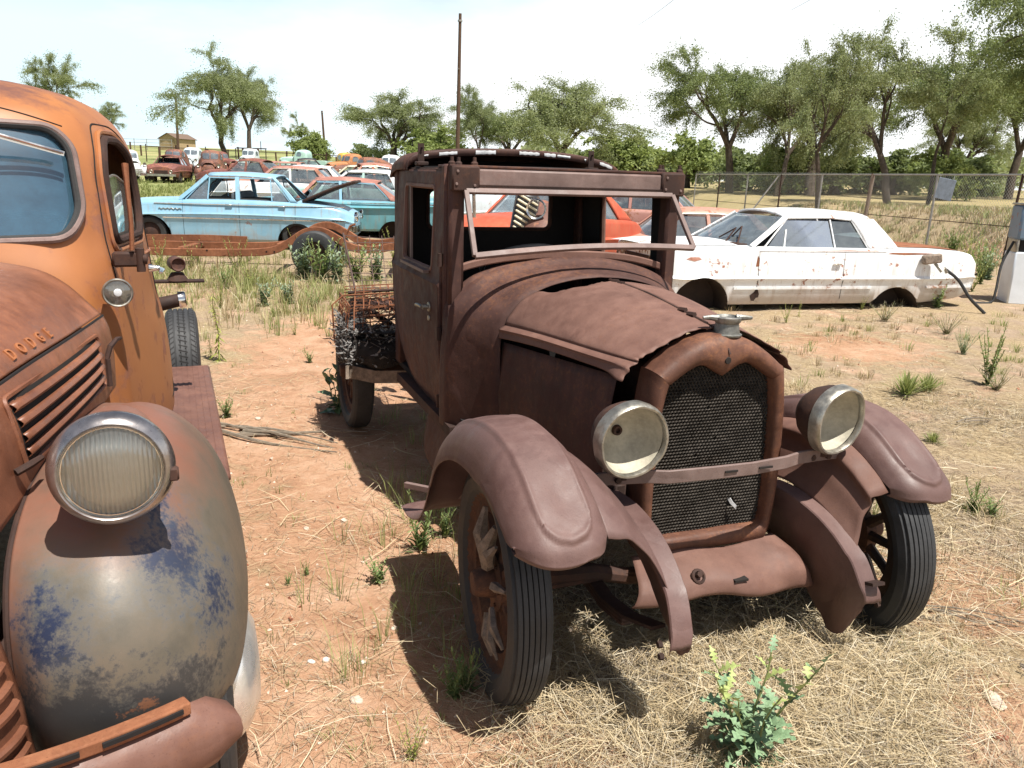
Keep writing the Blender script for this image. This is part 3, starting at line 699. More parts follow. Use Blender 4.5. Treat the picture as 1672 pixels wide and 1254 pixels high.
# doors
def doorx(y, z):
    z = np.asarray(z, float); y = np.asarray(y, float)
    b = np.interp(z, [.45, .6, .8, 1.0, 1.15, 1.22, 1.6, 1.75], [.565, .60, .622, .632, .632, .622, .606, .598])
    bead = .010*np.exp(-((z-1.178)/.012)**2)
    return b+bead-.02*np.clip((-2.2-y)/.4, 0, 1)**2
def door(sx, name='door'):
    outl = rpoly([(-1.50, .50), (-1.74, .515), (-1.98, .545), (-2.17, .60), (-2.36, .72), (-2.50, .92), (-2.555, 1.2), (-2.575, 1.705), (-1.515, 1.705)], [.03, .1, .15, .15, .15, .15, .1, .03, .03])
    win = rrect(-2.265, -1.665, 1.232, 1.628, .035)
    m_ = MB().sheet(lambda u, v: (sx*doorx(u, v), u, v), -2.62, -1.45, 78, .46, 1.75, 86, holes=[win], outer=outl)
    d = rb(m_, name, 'rust', solid=.022, off=-1 if sx < 0 else -1, smooth=50)
    rim = np.stack([sx*(doorx(win[:, 0], win[:, 1])-.008), win[:, 0], win[:, 1]], -1)
    rb(MB().tube(rim, .014, 6, closed=True), 'window_frame', 'rust_hood', d)
    ol = np.stack([sx*(doorx(outl[:, 0], outl[:, 1])-.006), outl[:, 0], outl[:, 1]], -1)
    rb(MB().tube(ol, .009, 6, closed=True), 'door_edge', 'rust_dark', d)
    return d
dl = door(-1); dr = door(1)
s = MB().strip([(-.640, -2.19, 1.225), (-.640, -1.70, 1.222)], .014, .03); rb(s, 'window_sill', 'rust_frame', dl)
for y in (-2.19, -2.16): rb(MB().strip([(-.600, y, 1.24), (-.600, y-.004, 1.62)], .018, .012, up=(0, 1, 0)), 'window_channel', 'rust_frame' if y == -2.16 else 'rust_dark', dl)
s = MB().lathe([(0, .0), (0, .024), (.006, .023), (.008, .012), (.035, .011), (.036, 0)], (-.634, -1.66, 1.055), (-1, 0, 0), 14)
s.tube([(-.668, -1.66, 1.055), (-.672, -1.70, 1.058), (-.672, -1.755, 1.052), (-.668, -1.775, 1.045)], [.012, .013, .014, .008], 8, flat=.7)
rb(s, 'door_handle', 'nickel', dl)
s = MB().lathe([(0, 0), (0, .014), (.006, .013), (.007, 0)], (-.634, -1.66, 1.0), (-1, 0, 0), 12); rb(s, 'keyhole', 'nickel', dl)
for z in (.62, .95, 1.3): rb(MB().tube([(-.628, -1.497, z-.03), (-.628, -1.497, z+.03)], .012, 8), 'door_hinge', 'rust_dark', dl)
# sill and splash apron under the door
for sx in (-1, 1):
    C = [[(sx*x, y, z) for (x, z) in pts] for y, pts in ((-1.18, ((.58, .56), (.60, .46), (.64, .33), (.66, .28))), (-1.42, ((.60, .53), (.62, .44), (.65, .32), (.66, .28))), (-1.60, ((.60, .52), (.62, .44), (.64, .33), (.65, .28))), (-1.76, ((.60, .515), (.615, .44), (.63, .35), (.63, .29))))]
    rb(MB().grid(surf(np.array(C), 12, 10)), 'splash_apron', 'rust', solid=.004)
    s = MB().strip([(sx*.60, -1.3, .52), (sx*.60, -2.4, .52)], .05, .06); rb(s, 'body_sill', 'rust_dark')
s = MB().strip([(-.66, -.62, .46), (-.80, -.80, .44), (-.92, -.96, .425)], .022, .02); rb(s, 'running_board_bracket', 'rust_frame')
# rear wall with a window opening
win = rrect(-.40, .385, 1.372, 1.60, .04)
outl = rpoly([(-.585, .56), (.585, .56), (.60, 1.0), (.585, 1.70), (.35, 1.77), (-.35, 1.77), (-.585, 1.70), (-.60, 1.0)], .05)
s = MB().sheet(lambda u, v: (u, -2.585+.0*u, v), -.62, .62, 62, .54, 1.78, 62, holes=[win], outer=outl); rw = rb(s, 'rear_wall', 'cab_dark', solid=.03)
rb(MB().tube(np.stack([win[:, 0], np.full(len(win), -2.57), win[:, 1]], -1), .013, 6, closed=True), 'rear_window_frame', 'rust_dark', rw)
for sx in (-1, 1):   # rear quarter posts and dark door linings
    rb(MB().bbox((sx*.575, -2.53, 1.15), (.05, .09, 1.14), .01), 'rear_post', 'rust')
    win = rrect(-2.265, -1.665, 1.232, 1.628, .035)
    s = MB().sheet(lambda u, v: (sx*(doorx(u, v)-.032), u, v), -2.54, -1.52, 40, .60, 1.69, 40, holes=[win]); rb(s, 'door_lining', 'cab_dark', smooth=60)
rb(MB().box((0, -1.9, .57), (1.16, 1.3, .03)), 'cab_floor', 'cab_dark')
# roof: dark decking, rear shell with raised rim
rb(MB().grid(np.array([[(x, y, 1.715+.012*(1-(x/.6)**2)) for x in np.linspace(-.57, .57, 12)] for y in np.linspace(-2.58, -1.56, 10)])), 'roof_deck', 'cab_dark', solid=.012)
arc = np.array([(-.615, 1.70), (-.61, 1.745), (-.575, 1.778), (-.50, 1.797), (-.3, 1.818), (0, 1.828), (.3, 1.818), (.50, 1.793), (.60, 1.765), (.645, 1.735), (.65, 1.70)])
aq = spl(arc, 60); rows = []
for y, dz in ((-2.22, 0), (-2.3, .004), (-2.45, .0), (-2.56, -.02), (-2.61, -.06), (-2.615, -.11)):
    rows.append(np.stack([aq[:, 0], np.full(60, y)-.0*aq[:, 0], np.maximum(aq[:, 1]+dz, 1.66)], -1))
rr_ = rb(MB().grid(np.array(rows)), 'rear_roof', 'rust', solid=.006, smooth=60)
rows = []
for y, dz in ((-2.20, -.034), (-2.195, -.03), (-2.19, -.006), (-2.197, .004), (-2.23, .005)):
    rows.append(np.stack([aq[:, 0], np.full(60, y), np.maximum(aq[:, 1]+dz, 1.68)], -1))
rm_ = rb(MB().grid(np.array(rows)), 'roof_rim', 'rust', rr_, smooth=60)
for x0, x1, hgt in ((-.44, -.34, .018), (-.235, -.12, .022), (.02, .14, .020), (.17, .24, .02), (.25, .33, .015), (.42, .43, .014), (.52, .60, .02), (-.53, -.5, .01)):
    xs = np.linspace(x0, x1, 8); z = np.interp(xs, aq[:, 0], aq[:, 1])-.016; h = hgt*(.6+.4*np.abs(np.sin(xs*90)))
    s = MB().grid(np.stack([np.stack([xs, np.full(8, -2.1885), z-h/2], -1), np.stack([xs, np.full(8, -2.186), z], -1), np.stack([xs, np.full(8, -2.1885), z+h/2], -1)]))
    rb(s, 'paint_flake', 'white_flake', rr_)
for x, y in ((-.575, -2.05), (.395, -2.05)):
    s = MB().strip([(x, y, 1.72), (x, y-.004, 1.835)], .032, .008, up=(1, 0, 0)).bbox((x, y+.01, 1.735), (.06, .06, .02), .004).lathe([(0, 0), (0, .006), (.006, .006)], (x, y+.005, 1.81), (0, 1, 0), 8)
    rb(s, 'roof_bracket', 'rust_dark')
# inside: seat, steering wheel
s = MB().bbox((0, -2.18, .80), (1.08, .50, .30), .05); rb(s, 'seat_cushion', 'cab_dark')
M['grey_dust'] = plain_mat('dusty_grey', (.15, .145, .14), .85, sc=10)
a = np.linspace(0, 2*np.pi, 40, endpoint=False); Rm = Matrix.Rotation(R(28), 3, 'X')
ringp = np.array([Rm @ Vector((.215*math.cos(k), .215*math.sin(k), 0)) for k in a])+np.array([-.10, -1.78, 1.25])
s = MB().tube(ringp, .016, 8, closed=True)
for k in (0, 13, 27): s.tube([ringp[k], (-.10, -1.79, 1.225)], .010, 6)
s.tube([(-.10, -1.79, 1.225), (-.10, -1.35, .9)], .02, 8)
rb(s, 'steering_wheel', 'grey_dust')
rows = [[(x, -1.62-.02*k, 1.225+.055*k*(1-((x+.02)/.34)**2)) for x in np.linspace(-.32, .28, 20)] for k in (0, .5, 1.0)]
rb(MB().grid(np.array(rows)), 'dash_panel', 'grey_dust', solid=.01)
# wood load floor stub behind the cab
for k in range(5): rb(MB().bbox((0, -2.78-.13*k, .63), (1.1, .12, .03), .004), 'bed_plank', 'old_wood')
# ------------------------------------------------------------------ the orange pickup at the left
DT = (-1.625, 1.767, 0); DH = R(23.0)
dg = thing('pickup_truck', 'orange rusted old pickup with round headlight on a bulging fender at the left edge', 'pickup truck', DT, DH+math.pi)
M['d_cab'] = paint_mat('faded_orange_paint', (.40, .158, .052), (.17, .068, .04), .545, .46, (.31, .115, .046), top=(.17, .075, .052), topn=.78)
M['d_hood'] = rust_mat('hood_brown', (.12, .045, .026), (.20, .078, .042), (.28, .115, .065), (.36, .13, .05), rough=.42, spk=.4, streak=.2, spec=.5)
M['d_dark'] = M['rust_dark']
def fender_paint():
    m, t, b = newmat('worn_blue_grey_fender'); o = ocoord(t)
    n1 = noi(t, o, 4, 8, .65); n2 = mth(t, 'ADD', mth(t, 'MULTIPLY', noi(t, o, 15, 8, .75), .6), mth(t, 'MULTIPLY', noi(t, o, 75, 6, .75), .4)); n3 = noi(t, mapping(t, o, (1, 1, 1), (3, 1, 7)), 2.2, 6, .6)
    base = ramp(t, n1, [(.34, (.076, .069, .055)), (.5, (.120, .102, .078)), (.66, (.152, .120, .088))])
    rustc = mix(t, n2, (.16, .068, .044), (.24, .105, .068))
    sep = nd(t, 'ShaderNodeSeparateXYZ', {0: o})
    # the top of the fender has lost its paint altogether
    bare = mth(t, 'ADD', sep.outputs[2], mth(t, 'MULTIPLY', mth(t, 'SUBTRACT', n1, .5), .35))
    col = mix(t, ramp(t, bare, [(.83, 0.), (.99, 1.)]), base, rustc)
    inn = mth(t, 'ADD', sep.outputs[0], mth(t, 'MULTIPLY', mth(t, 'SUBTRACT', n1, .5), .12))     # local x is minus lateral
    col = mix(t, ramp(t, mth(t, 'ADD', inn, 1.), [(.505, 0.), (.575, .9)]), col, rustc)
    def patch(c, r, lo, hi, colr, strength=1., halo=True):
        nonlocal col
        d = nd(t, 'ShaderNodeVectorMath', {0: mapping(t, o, tuple(1/k for k in r), tuple(-a/k for a, k in zip(c, r))), 1: (0, 0, 0)}, operation='DISTANCE').outputs['Value']
        f = mth(t, 'SUBTRACT', mth(t, 'ADD', mth(t, 'MULTIPLY', n2, 3.2), mth(t, 'MULTIPLY', n1, 1.0)), mth(t, 'ADD', mth(t, 'MULTIPLY', d, .8), 1.25))
        if halo: col = mix(t, mth(t, 'MULTIPLY', ramp(t, f, [(lo-.55, 0.), (hi+.15, 1.)]), .60), col, (.085, .105, .130))
        col = mix(t, mth(t, 'MULTIPLY', ramp(t, f, [(lo, 0.), (hi, 1.)]), strength), col, colr)
    navy = mix(t, n2, (.009, .011, .022), (.020, .033, .080)); black = mix(t, n1, (.022, .022, .026), (.05, .045, .04))
    patch((-.50, .55, .74), (.11, .2, .14), .34, .70, navy)
    patch((-.745, .42, .80), (.13, .2, .13), .36, .74, navy, .85)
    patch((-.80, .36, .68), (.09, .2, .10), .30, .60, navy, .85)
    patch((-.74, .36, .93), (.10, .12, .06), .30, .60, navy, .85)
    patch((-.58, .55, .50), (.27, .25, .16), -.25, .35, black, .92)
    patch((-.66, .52, .56), (.06, .2, .03), .35, .5, (.24, .10, .05), .8, False)
    n5 = noi(t, o, 170, 4, .7)
    setb(t, b, col=col, rough=ramp(t, n2, [(.35, .40), (.7, .60)]), spec=.45, normal=bump(t, n5, .14, .0015, bump(t, noi(t, o, 3, 2), .16, .03)))
    return m
M['d_fender'] = fender_paint()
def db(mb, name, mat, parent=dg, **k): return mb.build(name, M[mat] if isinstance(mat, str) else mat, parent, flip=True, **k)

# ---- cab table: rows of half outlines by height
_zr = [.50, .62, .80, 1.0, 1.10, 1.30, 1.42, 1.60, 1.75, 1.82, 1.875, 1.925, 1.962, 1.985, 1.998]
_rows = [
 [(0, -.74), (.3, -.76), (.50, -.80), (.60, -.92), (.63, -1.05), (.69, -1.4), (.735, -1.7), (.735, -1.95), (.66, -2.14), (.3, -2.18), (0, -2.18)],
 [(0, -.74), (.3, -.76), (.50, -.80), (.60, -.92), (.63, -1.05), (.695, -1.4), (.738, -1.7), (.738, -1.95), (.66, -2.14), (.3, -2.18), (0, -2.18)],
 [(0, -.74), (.3, -.76), (.50, -.80), (.595, -.92), (.63, -1.05), (.69, -1.4), (.735, -1.7), (.735, -1.95), (.655, -2.14), (.3, -2.18), (0, -2.18)],
 [(0, -.74), (.3, -.76), (.49, -.80), (.585, -.92), (.618, -1.05), (.68, -1.4), (.718, -1.7), (.718, -1.95), (.64, -2.14), (.3, -2.18), (0, -2.18)],
 [(0, -.74), (.3, -.76), (.485, -.80), (.575, -.92), (.612, -1.05), (.668, -1.4), (.70, -1.7), (.70, -1.95), (.63, -2.13), (.3, -2.17), (0, -2.17)],
 [(0, -.75), (.27, -.77), (.465, -.83), (.555, -.94), (.595, -1.06), (.648, -1.4), (.680, -1.7), (.68, -1.95), (.61, -2.12), (.3, -2.17), (0, -2.17)],
 [(0, -.79), (.25, -.81), (.445, -.88), (.535, -.98), (.578, -1.08), (.635, -1.4), (.668, -1.7), (.668, -1.94), (.60, -2.11), (.3, -2.16), (0, -2.16)],
 [(0, -.86), (.25, -.885), (.435, -.95), (.522, -1.03), (.566, -1.12), (.622, -1.42), (.655, -1.7), (.655, -1.93), (.585, -2.10), (.3, -2.15), (0, -2.15)],
 [(0, -.93), (.24, -.955), (.42, -1.01), (.507, -1.085), (.551, -1.17), (.605, -1.45), (.635, -1.7), (.632, -1.91), (.56, -2.06), (.3, -2.10), (0, -2.10)],
 [(0, -.97), (.23, -.995), (.40, -1.05), (.483, -1.125), (.525, -1.21), (.578, -1.47), (.605, -1.7), (.60, -1.89), (.53, -2.03), (.3, -2.07), (0, -2.07)],
 [(0, -1.03), (.22, -1.05), (.37, -1.105), (.445, -1.18), (.485, -1.26), (.535, -1.49), (.560, -1.7), (.555, -1.87), (.485, -1.99), (.27, -2.03), (0, -2.03)],
 [(0, -1.13), (.19, -1.15), (.32, -1.20), (.385, -1.27), (.42, -1.34), (.468, -1.53), (.490, -1.7), (.485, -1.83), (.42, -1.93), (.23, -1.96), (0, -1.96)],
 [(0, -1.27), (.15, -1.285), (.25, -1.33), (.30, -1.38), (.335, -1.44), (.37, -1.57), (.385, -1.7), (.38, -1.79), (.33, -1.86), (.18, -1.88), (0, -1.88)],
 [(0, -1.43), (.1, -1.44), (.16, -1.47), (.19, -1.50), (.21, -1.54), (.23, -1.61), (.24, -1.69), (.235, -1.74), (.2, -1.78), (.11, -1.79), (0, -1.79)],
 [(0, -1.62), (.01, -1.62), (.015, -1.63), (.018, -1.635), (.02, -1.64), (.022, -1.65), (.022, -1.66), (.02, -1.67), (.015, -1.68), (.01, -1.68), (0, -1.68)]]
_zd = np.linspace(.5, 1.998, 300)
_T = np.array([spl(np.array(r), 201) for r in _rows])
_T = np.stack([[smooth1(_zr, _T[:, k, c])(_zd) for c in range(2)] for k in range(201)], 0).transpose(2, 0, 1)   # z, u, xy
def cabS(u, z, out=0.):
    u = np.asarray(u, float); z = np.asarray(z, float)
    a = np.clip((z-.5)/(1.998-.5)*299, 0, 298.999); i = a.astype(int); f = (a-i)[..., None]
    b = np.clip(u*20, 0, 199.999); j = b.astype(int); g = (b-j)[..., None]
    p = (_T[i, j]*(1-f)+_T[i+1, j]*f)*(1-g)+(_T[i, j+1]*(1-f)+_T[i+1, j+1]*f)*g
    if out:
        q = _T[i, np.minimum(j+1, 200)]-_T[i, j]; n = np.stack([-q[..., 1], q[..., 0]], -1); n = -n if False else n; n /= np.maximum(np.linalg.norm(n, axis=-1), 1e-9)[..., None]
        p = p+n*out
    return np.stack([p[..., 0], p[..., 1], z], -1)
def u_of(val, z, axis):
    us = np.linspace(0, 10, 801); P = cabS(us, np.full(801, z))
    if axis == 0: m = us <= 5.5; return float(np.interp(val, P[m, 0], us[m]))
    m = (us >= 2) & (us <= 8.2); return float(np.interp(-val, -P[m, 1], us[m]))
def to_uz(poly, axis): return np.array([(u_of(a, z, axis), z) for a, z in poly])
ws_xz = rpoly([(.028, 1.425), (.455, 1.435), (.497, 1.52), (.478, 1.735), (.42, 1.80), (.028, 1.805)], [.02, .09, .09, .09, .08, .02])
ws = to_uz(ws_xz, 0)
dw_yz = rpoly([(-1.13, 1.40), (-1.60, 1.40), (-1.66, 1.52), (-1.64, 1.70), (-1.50, 1.775), (-1.28, 1.775), (-1.17, 1.68)], [.05, .06, .08, .09, .09, .09, .09])
dw = to_uz(dw_yz, 1)
def mir(P): return P*np.array([-1, 1, 1])
mb = MB().sheet(lambda u, v: cabS(u, v), 0, 10, 190, .56, 1.998, 150, holes=[ws, dw])
v = np.concatenate(mb.v); f = list(mb.f); n = len(v); mb.add(mir(v), [q[::-1] for q in f])
cab = db(mb, 'cab', 'd_cab', solid=.004, off=-1, smooth=60, weld=2e-4)
def on_cab(uz, out=0.): uz = np.array(uz); return cabS(uz[:, 0], uz[:, 1], out)
for sx in (1, -1):
    q = (lambda P: P) if sx > 0 else mir
    db(MB().tube(q(on_cab(ws, .006)), .013, 8, closed=True), 'windshield_gasket', 'rubber_dark', cab)
    wsi = to_uz((ws_xz-ws_xz.mean(0))*.90+ws_xz.mean(0), 0)
    wso = to_uz((ws_xz-ws_xz.mean(0))*1.035+ws_xz.mean(0), 0)
    db(MB().tube(q(on_cab(wso, .012)), .013, 8, closed=True), 'windshield_trim', 'rust_frame', cab)
    s = MB().sheet(lambda u, v_: q(cabS(u, v_, -.012)), 0, 5, 60, 1.40, 1.82, 30, outer=ws); db(s, 'windshield', 'g_blue', cab)
    db(MB().tube(q(on_cab(dw, .004)), .016, 8, closed=True), 'window_seal', 'rust_dark', cab)
    dwo = to_uz((dw_yz-dw_yz.mean(0))*1.16+dw_yz.mean(0), 1)
    db(MB().tube(q(on_cab(dwo, .004)), .010, 6, closed=True), 'window_bead', 'd_cab', cab)
    gp = rpoly([(-1.16, 1.38), (-1.64, 1.38), (-1.66, 1.50), (-1.60, 1.60), (-1.40, 1.645), (-1.22, 1.62), (-1.16, 1.52)], .06)
    gl = to_uz(gp, 1); s = MB().sheet(lambda u, v_: q(cabS(u, v_, -.022)), 3, 8, 70, 1.36, 1.68, 24, outer=gl); db(s, 'window_glass', 'g_clear', cab)
    db(MB().tube(q(on_cab(gl, -.022)), .005, 6, closed=True), 'glass_edge', 'nickel', cab)
    # door seam (sunk dark gap), belt crease
    seam = rpoly([(-1.02, .62), (-1.80, .62), (-1.80, 1.30), (-1.76, 1.70), (-1.58, 1.83), (-1.24, 1.83), (-1.10, 1.70), (-1.02, 1.35)], [.04, .04, .02, .1, .12, .12, .1, .1])
    db(MB().tube(q(on_cab(to_uz(seam, 1), .0005)), .0035, 5, closed=True), 'door_seam', 'cab_dark', cab)
    belt = [(y, 1.325+.03*(y+1.05)) for y in np.linspace(-1.04, -2.0, 24)]
    db(MB().tube(q(on_cab(to_uz(belt, 1), -.002)), .009, 6), 'belt_moulding', 'd_cab', cab)
    # roof seam running round above the windshield
    sm = [(u_of(x, 1.862-.42*max(0, x-.25)**1.3, 0), 1.862-.42*max(0, x-.25)**1.3) for x in np.linspace(.0, .46, 20)]
    db(MB().tube(q(on_cab(sm, .0005)), .003, 5), 'roof_seam', 'cab_dark', cab)
s = MB().strip([(0, -.775, 1.40), (0, -.925, 1.83)], .04, .02, up=(1, 0, 0)); db(s, 'windshield_divider', 'rust_frame', cab)
s = MB().tube([(.10, -.80, 1.835), (.16, -.865, 1.79)], .008, 6).tube([(.16, -.86, 1.79), (.30, -.875, 1.765), (.47, -.95, 1.715)], .005, 6).strip([(.28, -.885, 1.765), (.47, -.965, 1.712)], .016, .006, up=(0, 0, 1))
db(s, 'windshield_wiper', 'chrome', cab)
# dark inside
s = MB().bbox((0, -1.95, 1.05), (1.05, .16, .62), .05).bbox((0, -1.7, .8), (1.05, .5, .16), .04).box((0, -1.45, .60), (1.2, 1.3, .03)); db(s, 'bench_seat', 'cab_dark')
a = np.linspace(0, 2*np.pi, 32, endpoint=False); s = MB().tube(np.stack([.30+.2*np.cos(a), -1.22-.09*np.sin(a), 1.33+.16*np.sin(a)], -1), .012, 6, closed=True); db(s, 'steering_wheel', 'cab_dark')
s = MB().bbox((0, -.93, 1.3), (.9, .10, .16), .03); db(s, 'dashboard', 'd_hood')
# hinge, mirror arm, cowl lamp, handle, filler
s = MB().bbox((.635, -1.01, 1.345), (.10, .035, .055), .008).tube([(.68, -1.0, 1.30), (.68, -1.0, 1.385)], .016, 10).lathe([(0, 0), (0, .02), (.012, .019), (.016, 0)], (.69, -1.0, 1.345), (1, 0, 0), 10); hi = db(s, 'door_hinge', 'rust_dark', cab)
s = MB().tube([(.655, -.995, 1.38), (.66, -.99, 1.48), (.657, -1.0, 1.60), (.655, -1.02, 1.685)], [.013, .012, .013, .018], 8, flat=.7); db(s, 'mirror_arm', 'rust_orange', hi)
s = MB().lathe([(-.06, 0), (-.055, .025), (-.03, .043), (0, .049), (.006, .051), (.012, .047), (.010, .043)], (.603, -.845, 1.245), (.12, 1, 0), 32); cl = db(s, 'cowl_lamp', 'nickel', cab)
s = MB().lathe([(.009, .043), (.014, .03), (.017, .0)], (.603, -.845, 1.245), (.12, 1, 0), 24); db(s, 'lamp_lens', 'lens_clear', cl)
s = MB().lathe([(0, .014), (.004, .012), (.006, 0)], (.605, -.829, 1.247), (.12, 1, 0), 12); db(s, 'lamp_bulb', 'white_flake', cl)
s = MB().lathe([(0, .02), (.03, .012), (.045, .012)], (.685, -1.68, 1.235), (1, 0, 0), 12).tube([(.725, -1.68, 1.235), (.74, -1.62, 1.235), (.735, -1.54, 1.23)], [.012, .014, .008], 8, flat=.6); db(s, 'door_handle', 'chrome', cab)
s = MB().tube([(.70, -2.12, 1.00), (.77, -2.15, 1.01), (.80, -2.16, 1.015)], [.036, .034, .034], 16); fl = db(s, 'filler_neck', 'rust_dark', cab)
s = MB().lathe([(0, .0), (0, .042), (.03, .042), (.036, .037), (.036, 0)], (.798, -2.16, 1.015), (.98, 0, .1), 20); db(s, 'filler_cap', 'chrome', fl)
# lamp bracket behind the cab
s = MB().bbox((.80, -2.22, 1.105), (.26, .06, .014), .004).tube([(.80, -2.22, 1.11), (.80, -2.22, 1.15)], [.055, .03], 12); lb = db(s, 'lamp_bracket', 'rust_dark')
s = MB().lathe([(-.05, 0), (-.05, .037), (.04, .038), (.045, .033), (.035, .025), (.03, .0)], (.80, -2.22, 1.195), (.2, 1, 0), 20); db(s, 'lamp_shell', 'rust', lb)

# ---- hood
up_rows = [(-.76, [(0, 1.385), (.15, 1.378), (.28, 1.362), (.385, 1.335), (.455, 1.29), (.515, 1.225), (.550, 1.185)]),
           (-.35, [(0, 1.375), (.14, 1.368), (.26, 1.350), (.355, 1.322), (.42, 1.282), (.472, 1.230), (.500, 1.195)]),
           (.10, [(0, 1.345), (.12, 1.338), (.22, 1.320), (.295, 1.294), (.345, 1.262), (.392, 1.222), (.415, 1.190)]),
           (.50, [(0, 1.28), (.10, 1.273), (.18, 1.258), (.235, 1.236), (.275, 1.21), (.305, 1.180), (.320, 1.155)]),
           (.72, [(0, 1.15), (.08, 1.146), (.14, 1.136), (.18, 1.12), (.21, 1.10), (.235, 1.08), (.25, 1.06)])]
C = np.array([[(x, y, z) for x, z in p] for y, p in up_rows]); G = surf(C, 50, 40)
full = np.concatenate([mir(G)[:, ::-1][:, :-1], G], 1)
hood = db(MB().grid(full), 'hood', 'd_hood', solid=.004, smooth=60)
lo_rows = [(-.76, [(.556, 1.180), (.572, 1.13), (.578, 1.05), (.575, .93)]), (-.35, [(.506, 1.190), (.525, 1.14), (.535, 1.06), (.530, .93)]), (.10, [(.421, 1.185), (.445, 1.135), (.46, 1.06), (.462, .93)]), (.50, [(.326, 1.150), (.355, 1.10), (.38, 1.02), (.395, .90)]), (.68, [(.27, 1.06), (.31, 1.02), (.345, .95), (.36, .86)])]
C = np.array([[(x, y, z) for x, z in p] for y, p in lo_rows]); GS = surf(C, 90, 30)
def side_at(y, z):
    j = np.abs(GS[:, 15, 1]-y).argmin(); k = np.abs(GS[j, :, 2]-z).argmin(); return GS[j, k]
def side_x(y, z):
    q = np.argsort(GS[:, 15, 1]); f = float(np.interp(y, GS[q, 15, 1], q)); j = min(int(f), 88); f -= j; r = GS[j]*(1-f)+GS[j+1]*f; o = np.argsort(r[:, 2]); return float(np.interp(z, r[o, 2], r[o, 0]))
for sx in (1, -1):
    q = (lambda P: P) if sx > 0 else mir
    hs = db(MB().grid(q(GS)), 'hood_side', 'd_hood', solid=.004, smooth=60)
    seam = [(C_[0], C_[1], C_[2]) for C_ in GS[:, 0]]; db(MB().tube(q(np.array(seam)), .004, 5), 'hood_seam', 'cab_dark', hs)
    # louvre opening frame and slats
    y0, y1 = .22, -.54
    def lp(y, z, o=.0): return (side_x(y, z)+o, y, z)
    s = MB()
    s.tube(q(np.array([lp(y, z, .006) for y, z in rrect(y1, y0, .985, 1.155, .02, 4)])), .007, 6, closed=True); db(s, 'louvre_frame', 'd_hood', hs)
    ys = np.linspace(y1+.02, y0-.02, 16)
    s = MB().grid(np.array([[q(np.array(lp(y, z, .003))) for y in ys] for z in (.99, 1.03, 1.07, 1.11, 1.15)])); db(s, 'louvre_back', 'mesh_core', hs)
    for zc in (1.010, 1.047, 1.084, 1.121):
        s = MB().grid(np.array([[q(np.array(lp(y, zc+dz, o))) for y in ys] for dz, o in ((-.003, .005), (.001, .011), (.007, .015), (.014, .011), (.019, .005))])); db(s, 'louvre', 'd_hood', hs, solid=.002)
    s = MB().tube(q(np.array([lp(-.60, 1.06, .006), lp(-.61, 1.10, .02), lp(-.66, 1.115, .035), lp(-.70, 1.11, .04)])), [.008, .009, .008, .006], 6)
    s.tube(q(np.array([lp(-.60, .97, .01), lp(-.60, 1.06, .008)])), .010, 6); db(s, 'hood_latch', 'rust_dark', hs)
    s = MB().tube(q(np.array([lp(.28, 1.0, .006), lp(.26, 1.01, .03), lp(.22, 1.012, .04)])), [.009, .009, .007], 6); db(s, 'hood_latch', 'rust_dark', hs)
# raised letters along the hood side
M['letters'] = rust_mat('raised_letters', (.26, .09, .035), (.36, .13, .05), (.42, .17, .08), rough=.5)
GH = G
def surf_pt(y, fz):
    q = np.argsort(GH[:, 20, 1]); f = float(np.interp(y, GH[q, 20, 1], q)); j = min(int(f), 48); f -= j; r = GH[j]*(1-f)+GH[j+1]*f; z = r[-1, 2]+fz; o = np.argsort(r[20:, 2]); x = float(np.interp(z, r[20:, 2][o], r[20:, 0][o])); return np.array([x, y, z])
cu = bpy.data.curves.new('hood_letters', 'FONT')
for i, chh in enumerate('DODGE'):
    cu.body = chh; cu.size = .044; cu.extrude = .0035; cu.bevel_depth = .001; cu.align_x = 'CENTER'
    tmp = bpy.data.objects.new('tmp', cu); COL.objects.link(tmp); dgp = bpy.context.evaluated_depsgraph_get()
    me = bpy.data.meshes.new_from_object(tmp.evaluated_get(dgp)); bpy.data.objects.remove(tmp)
    y = .035-.064*i; p0 = surf_pt(y, .016); p1 = surf_pt(y, .050); pf = surf_pt(y-.04, .016)
    ex = pf-p0; ex /= np.linalg.norm(ex); ey = p1-p0; ey -= ex*(ey @ ex); ey /= np.linalg.norm(ey); ez = np.cross(ex, ey); sgn = 1
    if ez[0] < 0: ez = -ez
    V = np.array([v_.co[:] for v_ in me.vertices]); W = p0+V[:, :1]*ex+V[:, 1:2]*ey+V[:, 2:]*ez+ez*.0035
    s = MB().add(W, [tuple(p.vertices) for p in me.polygons]); db(s, 'hood_letter', 'letters', hood, smooth=0); bpy.data.meshes.remove(me)
# ---- nose and grille bars
nz = [(1.06, .76, .25, .55), (.95, .80, .33, .56), (.80, .83, .40, .55), (.62, .83, .435, .54), (.46, .80, .45, .54), (.34, .76, .46, .52)]
C = np.array([[(w_*math.sin(a)/1.0, yb-(yb-ye)*(1-math.cos(a)), z) for a in np.linspace(-math.pi/2, math.pi/2, 13)] for z, yb, w_, ye in nz])
GN = surf(C, 40, 60); db(MB().grid(GN), 'nose_panel', 'd_hood', solid=.004, smooth=60)
for z in (.40, .45, .50, .55, .60, .65, .70):
    k = np.abs(GN[:, 30, 2]-z).argmin(); P = GN[k, 2:-2].copy(); P[:, 1] += .008; P[:, 0] *= 1.006
    db(MB().tube(P, .011, 8), 'grille_bar', 'd_hood')
